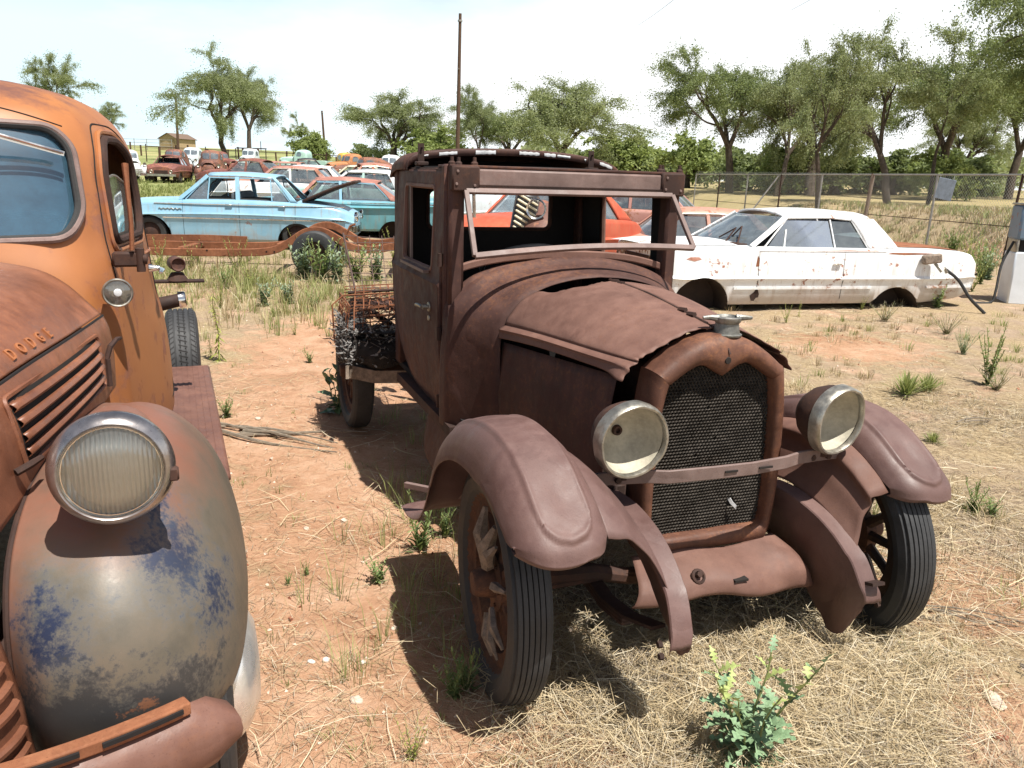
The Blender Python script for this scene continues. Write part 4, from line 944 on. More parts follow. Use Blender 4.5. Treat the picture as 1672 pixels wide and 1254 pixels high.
# ---- front fenders
F = [
 [(.43, .50, .40), (.51, .54, .37), (.64, .545, .345), (.755, .50, .35), (.835, .40, .37), (.865, .29, .40), (.868, .22, .43)],
 [(.425, .505, .56), (.50, .58, .54), (.64, .61, .52), (.775, .555, .51), (.87, .41, .49), (.905, .24, .47), (.905, .15, .465)],
 [(.425, .49, .74), (.50, .555, .73), (.64, .585, .73), (.775, .515, .71), (.875, .34, .65), (.922, .13, .56), (.922, .05, .52)],
 [(.43, .39, .865), (.52, .43, .875), (.64, .435, .882), (.765, .355, .85), (.87, .18, .76), (.926, .0, .62), (.926, -.06, .55)],
 [(.45, .19, .94), (.54, .21, .965), (.65, .21, .98), (.76, .14, .95), (.86, .0, .845), (.922, -.13, .67), (.922, -.17, .57)],
 [(.49, -.05, .965), (.57, -.05, .998), (.66, -.07, 1.015), (.755, -.12, .985), (.85, -.20, .87), (.91, -.27, .71), (.912, -.29, .59)],
 [(.53, -.35, .955), (.59, -.35, .965), (.67, -.38, .965), (.75, -.42, .92), (.84, -.46, .815), (.90, -.50, .68), (.905, -.50, .58)],
 [(.56, -.60, .91), (.62, -.62, .89), (.69, -.64, .85), (.76, -.66, .795), (.84, -.70, .70), (.90, -.72, .60), (.91, -.72, .54)],
 [(.61, -.85, .78), (.66, -.90, .70), (.72, -.92, .62), (.78, -.95, .56), (.85, -1.0, .515), (.91, -1.02, .495), (.93, -1.02, .475)]]
GF = surf(np.array(F), 110, 80)
# crease down the middle of the nose
for sx in (1, -1):
    q = (lambda P: P) if sx > 0 else mir
    fd = db(MB().grid(q(GF)), 'front_fender', 'd_fender', solid=.004, off=0, smooth=80)
    db(MB().tube(q(GF[:80, 0]+np.array([-.004, .004, 0])), .006, 6), 'fender_welt', 'rust_dark', fd)
    hc = np.array([.648, .475, 1.058]); 
    s = MB().lathe([(-.42, .02), (-.34, .05), (-.24, .084), (-.14, .100), (-.05, .106), (0, .106)], q(hc), (sx*.02, 1, .05), 40); hl = db(s, 'headlight', 'd_fender')
    s = MB().lathe([(-.03, .112), (-.012, .122), (.006, .124), (.022, .119), (.033, .111), (.037, .104), (.034, .101), (.030, .1005)], q(hc), (sx*.02, 1, .05), 64); db(s, 'headlight_bezel', 'bezel', hl)
    s = MB().lathe([(.031, .1015), (.035, .099), (.030, .096), (.030, .094)], q(hc), (sx*.02, 1, .05), 56); db(s, 'lens_ring', 'chrome', hl)
    ax_ = Vector((sx*.02, 1, .05)).normalized(); 
    s = MB().lathe([(.022, .0), (.020, .03), (.014, .06), (.010, .082), (.020, .096)][::-1], q(hc), ax_, 40); db(s, 'reflector', 'lens_back', hl)
    s = MB().lathe([(.029, .097), (.037, .082), (.043, .055), (.046, .02), (.0465, .0)], q(hc), ax_, 56); db(s, 'headlight_lens', 'lens', hl, smooth=180)
    s = MB().bbox(q(hc+np.array([.118, .02, -.02])), (.022, .02, .03), .004); db(s, 'bezel_clip', 'rust_dark', hl)
# ---- bumper with the plate strip riding on it
xs = np.linspace(-.845, .845, 40); P = np.stack([xs, .735-.20*(np.abs(xs)/.9)**3.0, np.full(40, .455)], -1)
prof = np.array([(-.012, -.085), (.022, -.078), (.045, -.045), (.052, 0), (.045, .045), (.022, .075), (-.012, .085), (-.02, .07), (.005, .04), (.012, 0), (.005, -.04), (-.02, -.07)])
T_ = np.gradient(P, axis=0); T_ /= np.linalg.norm(T_, axis=1)[:, None]; N_ = np.stack([T_[:, 1], -T_[:, 0]], -1); N_ *= np.sign(N_[:, 1:2]+1e-9)
ends = np.interp(np.abs(xs), [0, .79, .825, .845], [1, 1, .85, .5])
rows = np.array([[(P[i, 0]+N_[i, 0]*a, P[i, 1]+N_[i, 1]*a, P[i, 2]+b*ends[i]) for a, b in prof] for i in range(40)])
s = MB().grid(rows, cv=True); s.f += [tuple(range(12)), tuple(range(s.n-12, s.n))[::-1]]; s.m += [0, 0]
bp = db(s, 'front_bumper', 'd_bumper', smooth=60)
s = MB().strip([(x, .735-.20*(abs(x)/.9)**3+.012, .553) for x in np.linspace(.36, .76, 10)], .03, .034); db(s, 'bumper_strip', 'rust_orange', bp, bevel=.004)
for a_, b_ in ((.60, .75), (.38, .56)): db(MB().strip([(x, .735-.20*(abs(x)/.9)**3+.032, .556) for x in np.linspace(a_, b_, 6)], .010, .008), 'strip_slot', 'cab_dark', bp)
# ---- wheels, running board
def dwheel(x, y, side, r, w_, cap, name, tm, parts=True):
    s = MB(); h = w_/2
    for k in range(5):
        pass
    prof = [(-h*.7, r*.60), (-h*.95, r*.70), (-h, r*.82), (-h*.92, r*.93), (-h*.8, r*.972)]
    tw = w_*.76
    for i in range(5):
        a = -tw/2+i*tw/5; prof += [(a+.002, r*.975), (a+.004, r), (a+tw/5-.004, r), (a+tw/5-.002, r*.975)]
    prof += [(h*.8, r*.972), (h*.92, r*.93), (h, r*.82), (h*.95, r*.70), (h*.7, r*.60)]
    rim = MB().lathe([(-h*.7, r*.60), (-h*.4, r*.56), (side*h*.1, r*.5), (side*h*.3, r*.35), (side*h*.55, r*.25), (side*h*.6, 0)] if side > 0 else [(h*.7, r*.60), (h*.4, r*.56), (-h*.1, r*.5), (-h*.3, r*.35), (-h*.55, r*.25), (-h*.6, 0)], (x, y, r-.02), (1, 0, 0), 32)
    w = db(rim, name, 'd_hood'); s.lathe(prof, (x, y, r-.02), (1, 0, 0), 64); db(s, 'tyre', tm, w, smooth=30)
    # sipes across the tread
    s = MB(); n = 72
    for i in range(n):
        a = 2*math.pi*i/n; c_, s_ = math.cos(a), math.sin(a)
        for k, (xa, xb) in enumerate(((-.40, -.25), (.25, .40), (-.13, .13))):
            A = np.array([x+xa*w_, y+(r+.0006)*c_, r-.02+(r+.0006)*s_]); a2 = a+(.06 if k < 2 else -.04)*(1 if k != 1 else -1)
            B = np.array([x+xb*w_, y+(r+.0006)*math.cos(a2), r-.02+(r+.0006)*math.sin(a2)]); T2 = np.array([0, -s_, c_])*.0035
            s.add([A-T2, A+T2, B+T2, B-T2], [(0, 1, 2, 3)])
    if parts: db(s, 'tread_grooves', 'cab_dark', w, kind='stuff', weld=0)
    if cap:
        s = MB().lathe([(side*h*.3, r*.60), (side*(h*1.2), r*.58), (side*(h*1.55), r*.5), (side*(h*1.9), r*.32), (side*(h*2.0), 0)], (x, y, r-.02), (1, 0, 0), 40); db(s, 'hubcap', 'hub_chrome', w)
    return w
dwheel(.775, .14, 1, .345, .17, True, 'front_wheel', 'rubber', False); dwheel(-.775, .14, -1, .345, .17, True, 'front_wheel', 'rubber', False)
dwheel(.80, -3.32, 1, .40, .20, False, 'rear_wheel', 'tread'); dwheel(-.775, -3.32, -1, .40, .20, False, 'rear_wheel', 'tread')
for sx in (1, -1):
    s = MB().bbox((sx*.82, -1.93, .47), (.25, 1.98, .04), .012); rbd = db(s, 'running_board', 'd_bumper')
    for k in range(7): db(MB().box((sx*(.73+.03*k), -1.93, .4915), (.010, 1.9, .003)), 'board_rib', 'd_bumper', rbd)
    s = MB().strip([(sx*.36, .6, .52), (sx*.38, -4.6, .52)], .14, .05); db(s, 'frame_rail', 'rust_dark')
    s = MB().bbox((sx*.66, -1.6, .52), (.06, 1.1, .12), .02); db(s, 'body_sill', 'd_cab')
db(MB().tube([(-.7, -3.32, .38), (.7, -3.32, .38)], .05, 10), 'rear_axle', 'rust_dark')
db(MB().tube([(-.7, 0, .34), (.7, 0, .34)], .035, 10), 'front_axle', 'rust_dark')
db(MB().bbox((0, -.3, .8), (.5, .9, .4), .05), 'engine', 'rust_dark')
# ------------------------------------------------------------------ other cars of the yard
for k, a in dict(p_blue=((.22, .42, .56), .60, .28, (.30, .50, .62)), p_teal=((.10, .30, .36), .62, .3, (.16, .38, .43)), p_white=((.70, .72, .73), .56, .36, (.78, .79, .79)), p_cream=((.62, .57, .42), .56, .5, None),
                 p_pink=((.36, .17, .14), .50, .6, (.42, .22, .18)), p_red=((.44, .075, .035), .60, .45, (.5, .12, .06)), p_mint=((.40, .58, .52), .60, .4, None), p_yellow=((.62, .38, .07), .55, .5, None),
                 p_orange=((.42, .17, .06), .53, .6, None), p_brown=((.13, .060, .045), .5, .65, None), p_maroon=((.16, .055, .045), .52, .6, None), p_black=((.03, .03, .032), .6, .4, None), p_pale=((.5, .56, .58), .56, .45, None), p_salmon=((.46, .21, .15), .52, .55, (.52, .28, .21)), p_green=((.22, .30, .20), .55, .5, None)).items():
    M[k] = paint_mat(k.replace('p_', '')+'_old_paint', a[0], (.20, .08, .045), a[1], a[2], a[3], sc=1.2, dust=True)
M['p_teal_roof'] = paint_mat('rusted_teal_roof', (.30, .13, .10), (.34, .17, .13), .5, .7)
M['g_car'] = glass_mat('car_glass', (.55, .62, .62), .35, (.32, .36, .36), .18)
M['g_white'] = glass_mat('pale_car_glass', (.62, .70, .74), .35, (.42, .48, .50), .20)  # paler tint and film than the other car glass
M['dark_in'] = plain_mat('dark_interior', (.02, .018, .017), .9)
M['hole_in'] = plain_mat('dark_wheel_well', (.05, .035, .028), .95)  # even dark brown for the inside of the wheel arches
M['seat_blue'] = plain_mat('faded_seat', (.10, .12, .14), .9)
M['tail_glass'] = plain_mat('red_lens', (.35, .03, .02), .3)

def sedan(name, label, cat, S, loc=(0, 0, 0), rz=0, group=None):
    """three-box car; +X forward. S = shape and colour description; s runs from the nose backwards"""
    L, W = S['L'], S['W']; t = thing(name, label, cat, loc, rz, group)
    body = M[S['body']]; roofm = M[S.get('roof', S['body'])]
    top = smooth1(*zip(*S['top'])); wid = smooth1(*zip(*S['wid'])); rock = lerp(*zip(*S['rock']))
    X = lambda s: L/2-np.asarray(s, float)
    st = set(np.linspace(0, L, S.get('n', 46)).round(4))
    for sc, r, zc in S['arch']: st |= set((sc+r*np.cos(np.linspace(0, np.pi, S.get('na', 17)))).round(4)) | {round(sc-r-.004, 4), round(sc+r+.004, 4)}
    st = np.array(sorted(k for k in st if 0 <= k <= L))
    cr = S.get('crease', .62); cd_ = S.get('cdepth', .018); crown = S.get('crown', .05)
    sill = S.get('sill', .10)
    def section(s):
        zt = float(top(s)); zb0 = float(rock(s)); w = float(wid(s)); zb = zb0
        for sc, r, zc in S['arch']:
            if abs(s-sc) < r: zb = max(zb, zc+math.sqrt(max(0, r*r-(s-sc)**2))*S.get('archk', 1.))
        H = zt-zb0; zc_ = zb0+cr*H
        P = [(w-.07, zb0), (w-.025, zb0+sill), (w-.008, zb0+.32*H), (w, zc_-.05*H), (w+cd_, zc_), (w-.004, zc_+.05*H), (w-.014, zt-.10*H), (w-.030, zt-.03), (w-.06, zt), (w-.14, zt+.012), (w*.62, zt+crown*.6), (w*.3, zt+crown*.92), (0, zt+crown)]
        P = [(a, max(b, zb)) for a, b in P]
        k = .86+.14*min(1, (s+.0)/.22) if s < .22 else (.90+.10*min(1, (L-s)/.18) if s > L-.18 else 1)
        return [(a*k, b) for a, b in P]
    half = np.array([[(X(s), y, z) for y, z in section(s)] for s in st])
    s0 = section(0); s1 = section(L)
    full = np.concatenate([half, (half*np.array([1, -1, 1]))[:, ::-1][:, 1:]], 1)
    gh = S['gh']; b = MB().grid(full)
    # closed deck under the greenhouse, coloured dark to stand for the cabin
    nc = full.shape[1]-1; mi = []
    for i in range(len(st)-1):
        sm = (st[i]+st[i+1])/2
        for j in range(nc): mi.append(1 if (gh['wb'][0]+.04 < sm < gh['rb'][0]-.04 and 9 <= j < nc-9) else 0)
    b.m = mi
    n = full.shape[1]
    b.f += [tuple(range(n)), tuple(range(b.n-n, b.n))[::-1]]; b.m += [0, 0]
    bo = b.build('body', [body, M['dark_in']], t, smooth=35, weld=1e-4)
    def side(s, z):
        P = np.array(section(float(s))); k = P[:9, 1]; o = np.argsort(k, kind='stable'); return float(np.interp(z, k[o], P[:9, 0][o]))
    t_side = lambda s, z, o=0.: np.array([X(s), side(s, z)+o, z])
    # wheel wells
    for sc, r, zc in S['arch']:
        for sy in (1, -1):
            a = np.linspace(-.25, np.pi+.25, 14); w = float(wid(sc))
            P = np.array([[(X(sc+(r+.0)*math.cos(k)), sy*y, zc+(r-.004)*math.sin(k)*S.get('archk', 1.)) for k in a] for y in (w-.035, w-.25, w-.42)])
            m_ = MB().grid(P); m_.add([(X(sc+r), sy*(w-.42), zc-.3), (X(sc-r), sy*(w-.42), zc-.3), (X(sc-r), sy*(w-.42), zc+r), (X(sc+r), sy*(w-.42), zc+r)], [(0, 1, 2, 3)])
            m_.build('wheel_well', M['hole_in'], t, smooth=40)
    # greenhouse
    (sb, zb), (sf, zf), (sr, zr), (se, ze) = gh['wb'], gh['wt'], gh['rt'], gh['rb']
    yb, yt = gh['hb'], gh['ht']
    rows = []
    for f in np.linspace(0, 1, 9):
        s = sf+(sr-sf)*f; z = zf+(zr-zf)*f+gh.get('bulge', .05)*math.sin(math.pi*f); k = 1-.03*abs(2*f-1)
        rows.append([(X(s)+ (0.06*(1-v*v) if f == 0 else (-.05*(1-v*v) if f == 1 else 0)), yt*v*k, z+gh.get('rcrown', .06)*(1-abs(v)**2.4)-(.03 if abs(v) > .97 else 0)) for v in np.linspace(-1, 1, 15)])
    ro = MB().grid(np.array(rows)).build('roof', roofm, t, smooth=50, solid=.03)
    def sidept(s, f, sy): return np.array([X(s), sy*(yb+(yt-yb)*f), 0])
    def belt(s): return float(top(s))-.004
    for sy in (1, -1):
        A = lambda s, f, z: np.array([X(s), sy*(yb*(1-f)+yt*f), z])
        pil = MB().strip([A(sb, 0, zb), A((sb+sf)/2+.01, .5, (zb+zf)/2), A(sf, 1, zf)], .07, .035, up=(1, 0, 0)); pil.build('windshield_pillar', roofm, t, smooth=40)
        # rear quarter pillar panel
        q0, q1 = gh['quarter']
        P = np.array([[A(q0+(se-q0)*v, 0, belt(q0+(se-q0)*v)), A((q0+q1)/2+((se+sr)/2-(q0+q1)/2)*v+.02, .5, (belt(q0)+zr)/2), A(q1+(sr+.02-q1)*v, 1, zr+.0)] for v in (0, .33, .66, 1)])
        MB().grid(surf(P, 8, 8)).build('quarter_pillar', roofm, t, smooth=60, solid=.035)
        for p in gh.get('posts', []):
            MB().strip([A(p[0], 0, belt(p[0])), A(p[1], 1, zf-.01)], p[2], .04, up=(1, 0, 0)).build('door_pillar', M[S.get('post', S['body'])], t)
        rail = MB().tube([A(sf-.01, 1.01, zf-.012), A((sf+sr)/2, 1.015, (zf+zr)/2+gh.get('bulge', .05)-.025), A(q1, 1.01, zr-.015)], .018, 6); rail.build('drip_rail', M[S.get('trim', 'chrome')], ro)
        for i, w_ in enumerate(gh.get('side_glass', [])):
            (s0_, f0, s1_, f1, s2, f2, s3, f3) = w_
            zz = lambda s, f: belt(s)*(1-f)+(zf-.03)*f
            P = np.array([[A(s0_, f0, zz(s0_, f0)), A(s1_, f1, zz(s1_, f1))], [A(s3, f3, zz(s3, f3)), A(s2, f2, zz(s2, f2))]])
            P[:, :, 1] -= sy*.012
            MB().grid(P).build('side_window', M[S.get('glass', 'g_car')], t)
        for fr in gh.get('frames', []):
            pts = [A(s, f, belt(s)*(1-f)+(zf-.02)*f) for s, f in fr]; MB().tube(np.array(pts), .012, 5).build('window_frame', M[S.get('frame', S['body'])], t)
    yy = np.linspace(-1, 1, 11)
    if not S.get('no_ws'):
        P = np.array([[(X(sb*(1-f)+sf*f)+.13*(1-v*v)*(1-.3*f), v*(yb*(1-f)+yt*f)*.97, zb*(1-f)+zf*f) for v in yy] for f in (0, .5, 1)]); MB().grid(P).build('windshield', M[S.get('wsglass', S.get('glass', 'g_car'))], t)
    if not S.get('no_rw'):
        P = np.array([[(X(se*(1-f)+sr*f)-.10*(1-v*v)*(1-.3*f), v*(yb*(1-f)+yt*f)*.95, ze*(1-f)+zr*f) for v in yy] for f in (0, .5, 1)]); MB().grid(P).build('rear_window', M[S.get('glass', 'g_car')], t)
    # seats
    for s in gh.get('seats', ()): MB().bbox((X(s), 0, belt(s)-.05), (.16, yb*1.7, .42), .05).build('seat', M['seat_blue'], t)
    # wheels
    for sc, r, zc in (S['arch'] if S.get('wheels', True) else []):
        for sy in (1, -1):
            R_ = S.get('wr', .33); w = float(wid(sc)); c = (X(sc), sy*(w-.13), R_)
            rim = MB().lathe([(-.06, .20), (.03, .19), (.05, .14), (.07, .10), (.085, .0)], c, (0, sy, 0), 18).build('wheel', M['rust_dark'], t)
            MB().lathe([(-.09, .20), (-.095, .27), (-.07, R_-.01), (0, R_), (.07, R_-.01), (.095, .27), (.09, .20), (.05, .19)], c, (0, sy, 0), 26).build('tyre', M['rubber_dark'], rim)
    # bumpers, lamps, grille
    if S.get('bumpers', True):
        for s, z, e in ((-.06, S.get('bz', .42), 1), (L+.04, S.get('bz', .42)+.02, -1)):
            w = float(wid(0.2))*.97; ys = np.linspace(-1, 1, 13)
            MB().strip([(X(s)-e*.10*abs(v)**4, v*w, z) for v in ys], .13, .04).build('bumper', M[S.get('bumper', 'chrome')], t)
    if S.get('lamps', 2):
        z = float(top(0))-.17; w = float(wid(0))*.86
        for sy in (1, -1):
            for k in range(S.get('lamps', 2)//2):
                MB().lathe([(-.03, .10), (.01, .10), (.02, .085), (-.0, .07), (-.02, 0)], (X(0)+.01, sy*(w-.13-.2*k), z), (1, 0, 0), 16).build('headlight', M['nickel'], t)
        MB().bbox((X(0)+.012, 0, z-.02), (.03, w*1.15, .20), .01).build('grille', M['rust_dark'], t)
    for z0, s0_, s1_, th, o in S.get('trims', []):
        P = np.array([t_side(s, z0, o) for s in np.linspace(s0_, s1_, 26)])
        for sy in (1, -1): MB().strip(P*np.array([1, sy, 1]), th, .012).build('trim', M[S.get('trim', 'chrome')], t)
    for s_ in S.get('seams', []):
        zt = float(top(s_)); zs = np.linspace(float(rock(s_))+.08, zt-.015, 14)
        for sy in (1, -1): MB().tube(np.array([t_side(s_, z, .0005)*np.array([1, sy, 1]) for z in zs]), .004, 4).build('door_seam', M['cab_dark'], t)
    for s_, z in S.get('handles', []):
        for sy in (1, -1):
            p = t_side(s_, z, .02)*np.array([1, sy, 1]); MB().bbox(p, (.13, .03, .022), .006).build('door_handle', M['chrome'], t)
    t['_L'] = L
    return t, dict(X=X, side=t_side, top=top, wid=wid, section=section)

# ---- the white hardtop on the right, sunk to its sills
WH = dict(L=5.30, W=.98, body='p_white', n=70, na=25, crease=.47, cdepth=.030, crown=.055, sill=.06,
  top=[(0, .80), (.4, .86), (1.2, .885), (2.2, .885), (3.2, .875), (4.0, .87), (4.8, .84), (5.15, .79), (5.30, .70)],
  wid=[(0, .93), (.4, .965), (1.5, .975), (3.6, .975), (4.8, .95), (5.3, .90)],
  rock=[(0, .16), (.5, .05), (4.3, .05), (4.9, .10), (5.3, .20)], arch=[(.80, .40, .06), (3.86, .42, -.12)], wheels=False, lamps=4, bumpers=False, trim='p_white', archk=1.0,
  gh=dict(wb=(1.52, .90), wt=(2.12, 1.325), rt=(3.50, 1.315), rb=(3.86, .885), hb=.865, ht=.66, rcrown=.075, bulge=.035, quarter=(3.36, 3.16),
    posts=[], side_glass=[(1.78, .03, 2.80, .03, 2.80, .96, 2.14, .96), (2.84, .03, 3.34, .03, 3.16, .94, 2.84, .96)], frames=[[(1.72, .02), (2.14, .98)], [(1.74, .02), (3.36, .02)], [(2.82, .02), (2.82, .98)], [(3.36, .02), (3.17, .97)], [(2.02, .02), (2.10, .62)]], seats=(2.55, 3.35)),
  seams=[1.60, 2.92], handles=[(2.80, .66)], trims=[(.30, 1.25, 3.40, .035, .012), (.30, 4.32, 5.2, .03, .012), (.845, 1.6, 3.6, .012, .004)], wsglass='g_white', glass='g_car')
wa = R(180+15); wc = np.array([4.02, 11.93]); 
white, wk = sedan('hardtop_car', 'white hardtop coupe with rust streaks and no wheels, sunk to its sills beside the fence', 'car', WH, (wc[0], wc[1], .06), wa); white.scale = (1, 1, .91)
def wb(mb, n, m, p=white, **k): return mb.build(n, M[m], p, **k)
S_ = wk['side']
_x0 = float(wk['X'](.40))
for ch in white.children:        # stubby nose: the front overhang is short
    for v in ch.data.vertices:
        if v.co.x > _x0: v.co.x = _x0+(v.co.x-_x0)*.35
# rust and damage along the near side (+Y is its left)
def blotch(pts, s0, z0, name, mat='rust_orange', n=9):
    P = [S_(s0+a, z0+b, .003) for a, b in pts]; c = np.mean(P, 0); c[1] += .001
    m_ = MB().add([c]+P, [(0, 1+i, 1+(i+1) % len(P)) for i in range(len(P))]); return wb(m_, name, mat, smooth=0)
blotch([(-.04, .0), (.06, -.01), (.07, .10), (.03, .20), (-.02, .12), (-.07, .08)], 1.58, .11, 'rust_hole', 'rust_dark')
blotch([(-.03, .0), (.02, .0), (.02, .10), (-.01, .16), (-.02, .08)], 1.585, .62, 'rust_spot')
blotch([(-.3, .0), (.0, -.015), (.35, -.005), (.5, .012), (.2, .018), (-.2, .02)], 3.9, .815, 'rust_streak')
blotch([(-.5, .0), (.0, -.012), (.5, .0), (.6, .012), (.1, .02), (-.4, .012)], 2.9, .845, 'rust_streak')
blotch([(-.12, .0), (.0, -.03), (.10, .0), (.06, .03), (-.06, .03)], .65, .72, 'rust_spot', 'p_salmon')
P = np.array([[(wk['X'](s), y, float(wk['top'](s))+.055*(1-(y/.95)**2)+.008) for y in np.linspace(-.72, .72, 9)] for s in np.linspace(3.98, 5.10, 8)]); wb(MB().grid(P), 'trunk_lid', 'rust_orange', smooth=60)
P = np.array([[(wk['X'](s), y, float(wk['top'](s))+.055*(1-(y/.95)**2)+.008) for y in np.linspace(-.80, .80, 9)] for s in np.linspace(.15, 1.36, 8)]); wb(MB().grid(P), 'hood', 'p_white', smooth=60)
wb(MB().bbox((wk['X'](1.46), 0, .915), (.14, 1.5, .03), .01), 'cowl_vent', 'rust_dark')
wb(MB().tube([(wk['X'](1.42), .35, .93), (wk['X'](1.6), .28, 1.13), (wk['X'](1.45), .1, .97)], .012, 5).tube([(wk['X'](1.45), .62, .92), (wk['X'](1.62), .40, 1.16), (wk['X'](1.55), .28, 1.0)], .012, 5), 'bent_wiper', 'rust_dark')
a = np.linspace(0, 2*np.pi, 24, endpoint=False); wb(MB().tube(np.stack([wk['X'](2.25)+.08*np.sin(a), .36+.2*np.cos(a), 1.0+.17*np.sin(a)], -1), .012, 6, closed=True), 'steering_wheel', 'dark_in')
nz_ = S_(4.30, .73, .03)
noz = thing('pump_nozzle', 'grey fuel nozzle and black hose hooked in the flank of the white car', 'fuel nozzle', (0, 0, 0))
Mw = Matrix.Translation((wc[0], wc[1], .06)) @ Matrix.Rotation(wa, 4, 'Z') @ Matrix.Diagonal((1, 1, .91, 1))
def ww(p): return np.array(Mw @ Vector(p))
p0 = ww(nz_)
m_ = MB().bbox(p0+np.array([0, -.06, .02]), (.26, .10, .13), .02, rot=rotm((0, 1, 0), -.15)); m_.build('nozzle_box', M['old_wood'], noz)
MB().tube([p0+np.array([.05, -.06, -.04]), p0+np.array([.14, -.1, -.14]), p0+np.array([.18, -.1, -.10]), p0+np.array([.22, -.1, -.16])], [.02, .03, .022, .03], 8).build('nozzle_spout', M['nickel'], noz)
MB().tube(spl(np.array([p0+np.array([.20, -.1, -.12]), p0+np.array([.38, -.14, -.26]), p0+np.array([.55, -.2, -.5]), p0+np.array([.76, -.26, -.70])]), 14), .022, 8).build('hose', M['rubber_dark'], noz)

# ---- the light blue four-door with its boot lid propped open
BL = dict(L=4.60, W=.88, body='p_blue', n=60, na=23, crease=.66, cdepth=.022, crown=.045, sill=.05,
  top=[(0, .80), (.3, .86), (1.2, .92), (1.6, .935), (3.3, .925), (3.9, .89), (4.4, .80), (4.6, .70)],
  wid=[(0, .80), (.4, .86), (1.3, .885), (3.4, .885), (4.2, .85), (4.6, .78)],
  rock=[(0, .30), (.4, .17), (4.0, .17), (4.6, .30)], arch=[(.78, .40, .24), (3.52, .37, .17)], wr=.31, trim='chrome', lamps=2,
  gh=dict(wb=(1.36, .945), wt=(1.86, 1.385), rt=(3.10, 1.37), rb=(3.55, .93), hb=.80, ht=.64, rcrown=.05, bulge=.03, quarter=(3.42, 3.06),
    posts=[(2.43, 2.40, .075)], side_glass=[(1.50, .03, 1.86, .03, 1.86, .80, 1.84, .92), (3.08, .03, 3.36, .03, 3.08, .9, 3.02, .95)],
    frames=[[(1.46, .03), (1.84, .96)], [(1.87, .03), (1.89, .96)], [(1.46, .02), (3.42, .02)], [(3.06, .03), (3.02, .95)], [(3.40, .03), (3.08, .95)], [(1.84, .97), (3.08, .97)]], seats=(2.35, 3.15)),
  seams=[1.42, 2.46, 3.50], handles=[(2.28, .86), (3.26, .855)], trims=[(.60, .95, 4.45, .022, .014), (.862, .9, 4.45, .012, .012)], no_rw=True, frame='p_blue', glass='g_white')
ba = R(180+6); bc = (-5.55, 16.3)
blue, bk = sedan('sedan_car', 'light blue four-door sedan with open trunk lid, parked behind the bare rusty chassis', 'car', BL, (bc[0], bc[1], .15), ba)
m_ = MB(); P = np.array([[(bk['X'](3.62+1.0*f), v*.74, .95+.40*f+.03*math.sin(f*3)) for v in np.linspace(-1, 1, 9)] for f in np.linspace(0, 1, 8)]); m_.grid(P); m_.build('trunk_lid', M['rust_dark'], blue, solid=.05)
MB().tube([bk['side'](.98+.02*i, .765+.012*math.sin(i*1.7), .006) for i in range(0, 22)], .008, 4).build('fender_script', M['nickel'], blue)
for sy in (1, -1):
    MB().lathe([(0, .0), (0, .09), (.05, .10), (.07, .06), (.075, 0)], (bk['X'](4.6), sy*.58, .68), (-1, 0, 0), 16).build('tail_lamp', M['chrome'], blue)
P = np.array([[(bk['X'](3.08+.42*f), v*(.64+.16*f), 1.37-.40*f) for v in (-.98, -.9, -.84)] for f in np.linspace(0, 1, 5)])
for q_ in (P, P*np.array([1, -1, 1])): MB().grid(q_).build('window_rubber', M['cab_dark'], blue, solid=.02)

# ---- teal finned car behind it
TE = dict(BL, L=5.3, body='p_teal', roof='p_teal_roof', n=40, crease=.80, cdepth=.05, crown=-.03, top=[(0, .84), (1.0, .94), (1.9, .95), (3.4, .93), (4.2, .95), (4.9, 1.0), (5.3, .98)], wid=[(0, .9), (.6, .97), (4.5, .97), (5.3, .92)],
  rock=[(0, .40), (.5, .27), (4.6, .27), (5.3, .42)], arch=[(.85, .36, .24), (3.95, .33, .18)], no_rw=False, glass='g_car', frame='p_blue', post='p_blue',
  gh=dict(wb=(1.75, .95), wt=(2.15, 1.37), rt=(3.55, 1.33), rb=(4.15, .94), hb=.86, ht=.66, quarter=(3.9, 3.5), posts=[(2.75, 2.72, .06)], side_glass=[(1.95, .03, 2.72, .03, 2.7, .95, 2.2, .95), (2.8, .03, 3.86, .03, 3.5, .95, 2.78, .95)], frames=[[(1.85, .02), (3.9, .02)], [(3.9, .02), (3.5, .97)], [(2.2, .97), (3.5, .97)]], seats=(2.6,)),
  seams=[1.8, 2.8], handles=[], trims=[(.9, 3.0, 5.2, .02, .03)], lamps=2)
TE['wheels'] = False
teal, _ = sedan('finned_car', 'teal finned sedan with rusted roof, just behind the trunk of the light blue car', 'car', TE, (-4.25, 19.6, .10), R(180+5))

# ---- prototypes for the yard: rounded fifties sedan and a long sixties sedan
P50 = dict(L=4.8, W=.92, body='p_salmon', n=26, na=11, crease=.55, cdepth=.03, crown=.10, sill=.08, top=[(0, .78), (.3, .92), (1.2, 1.0), (1.7, 1.01), (3.3, .98), (4.2, .90), (4.8, .70)], wid=[(0, .78), (.4, .88), (2.4, .93), (4.2, .86), (4.8, .70)],
  rock=[(0, .38), (.5, .28), (4.2, .28), (4.8, .42)], arch=[(.85, .37, .26), (3.75, .34, .22)], wr=.33, trim='nickel', bumper='nickel', lamps=2,
  gh=dict(wb=(1.65, 1.02), wt=(2.1, 1.46), rt=(3.25, 1.44), rb=(3.95, .98), hb=.80, ht=.60, rcrown=.10, bulge=.06, quarter=(3.45, 3.15), posts=[(2.55, 2.52, .09)], side_glass=[(1.8, .03, 2.5, .03, 2.48, .95, 2.14, .95), (2.6, .03, 3.42, .03, 3.15, .95, 2.58, .95)], frames=[], seats=(2.45,)),
  seams=[1.7, 2.58], handles=[], trims=[], glass='g_car')
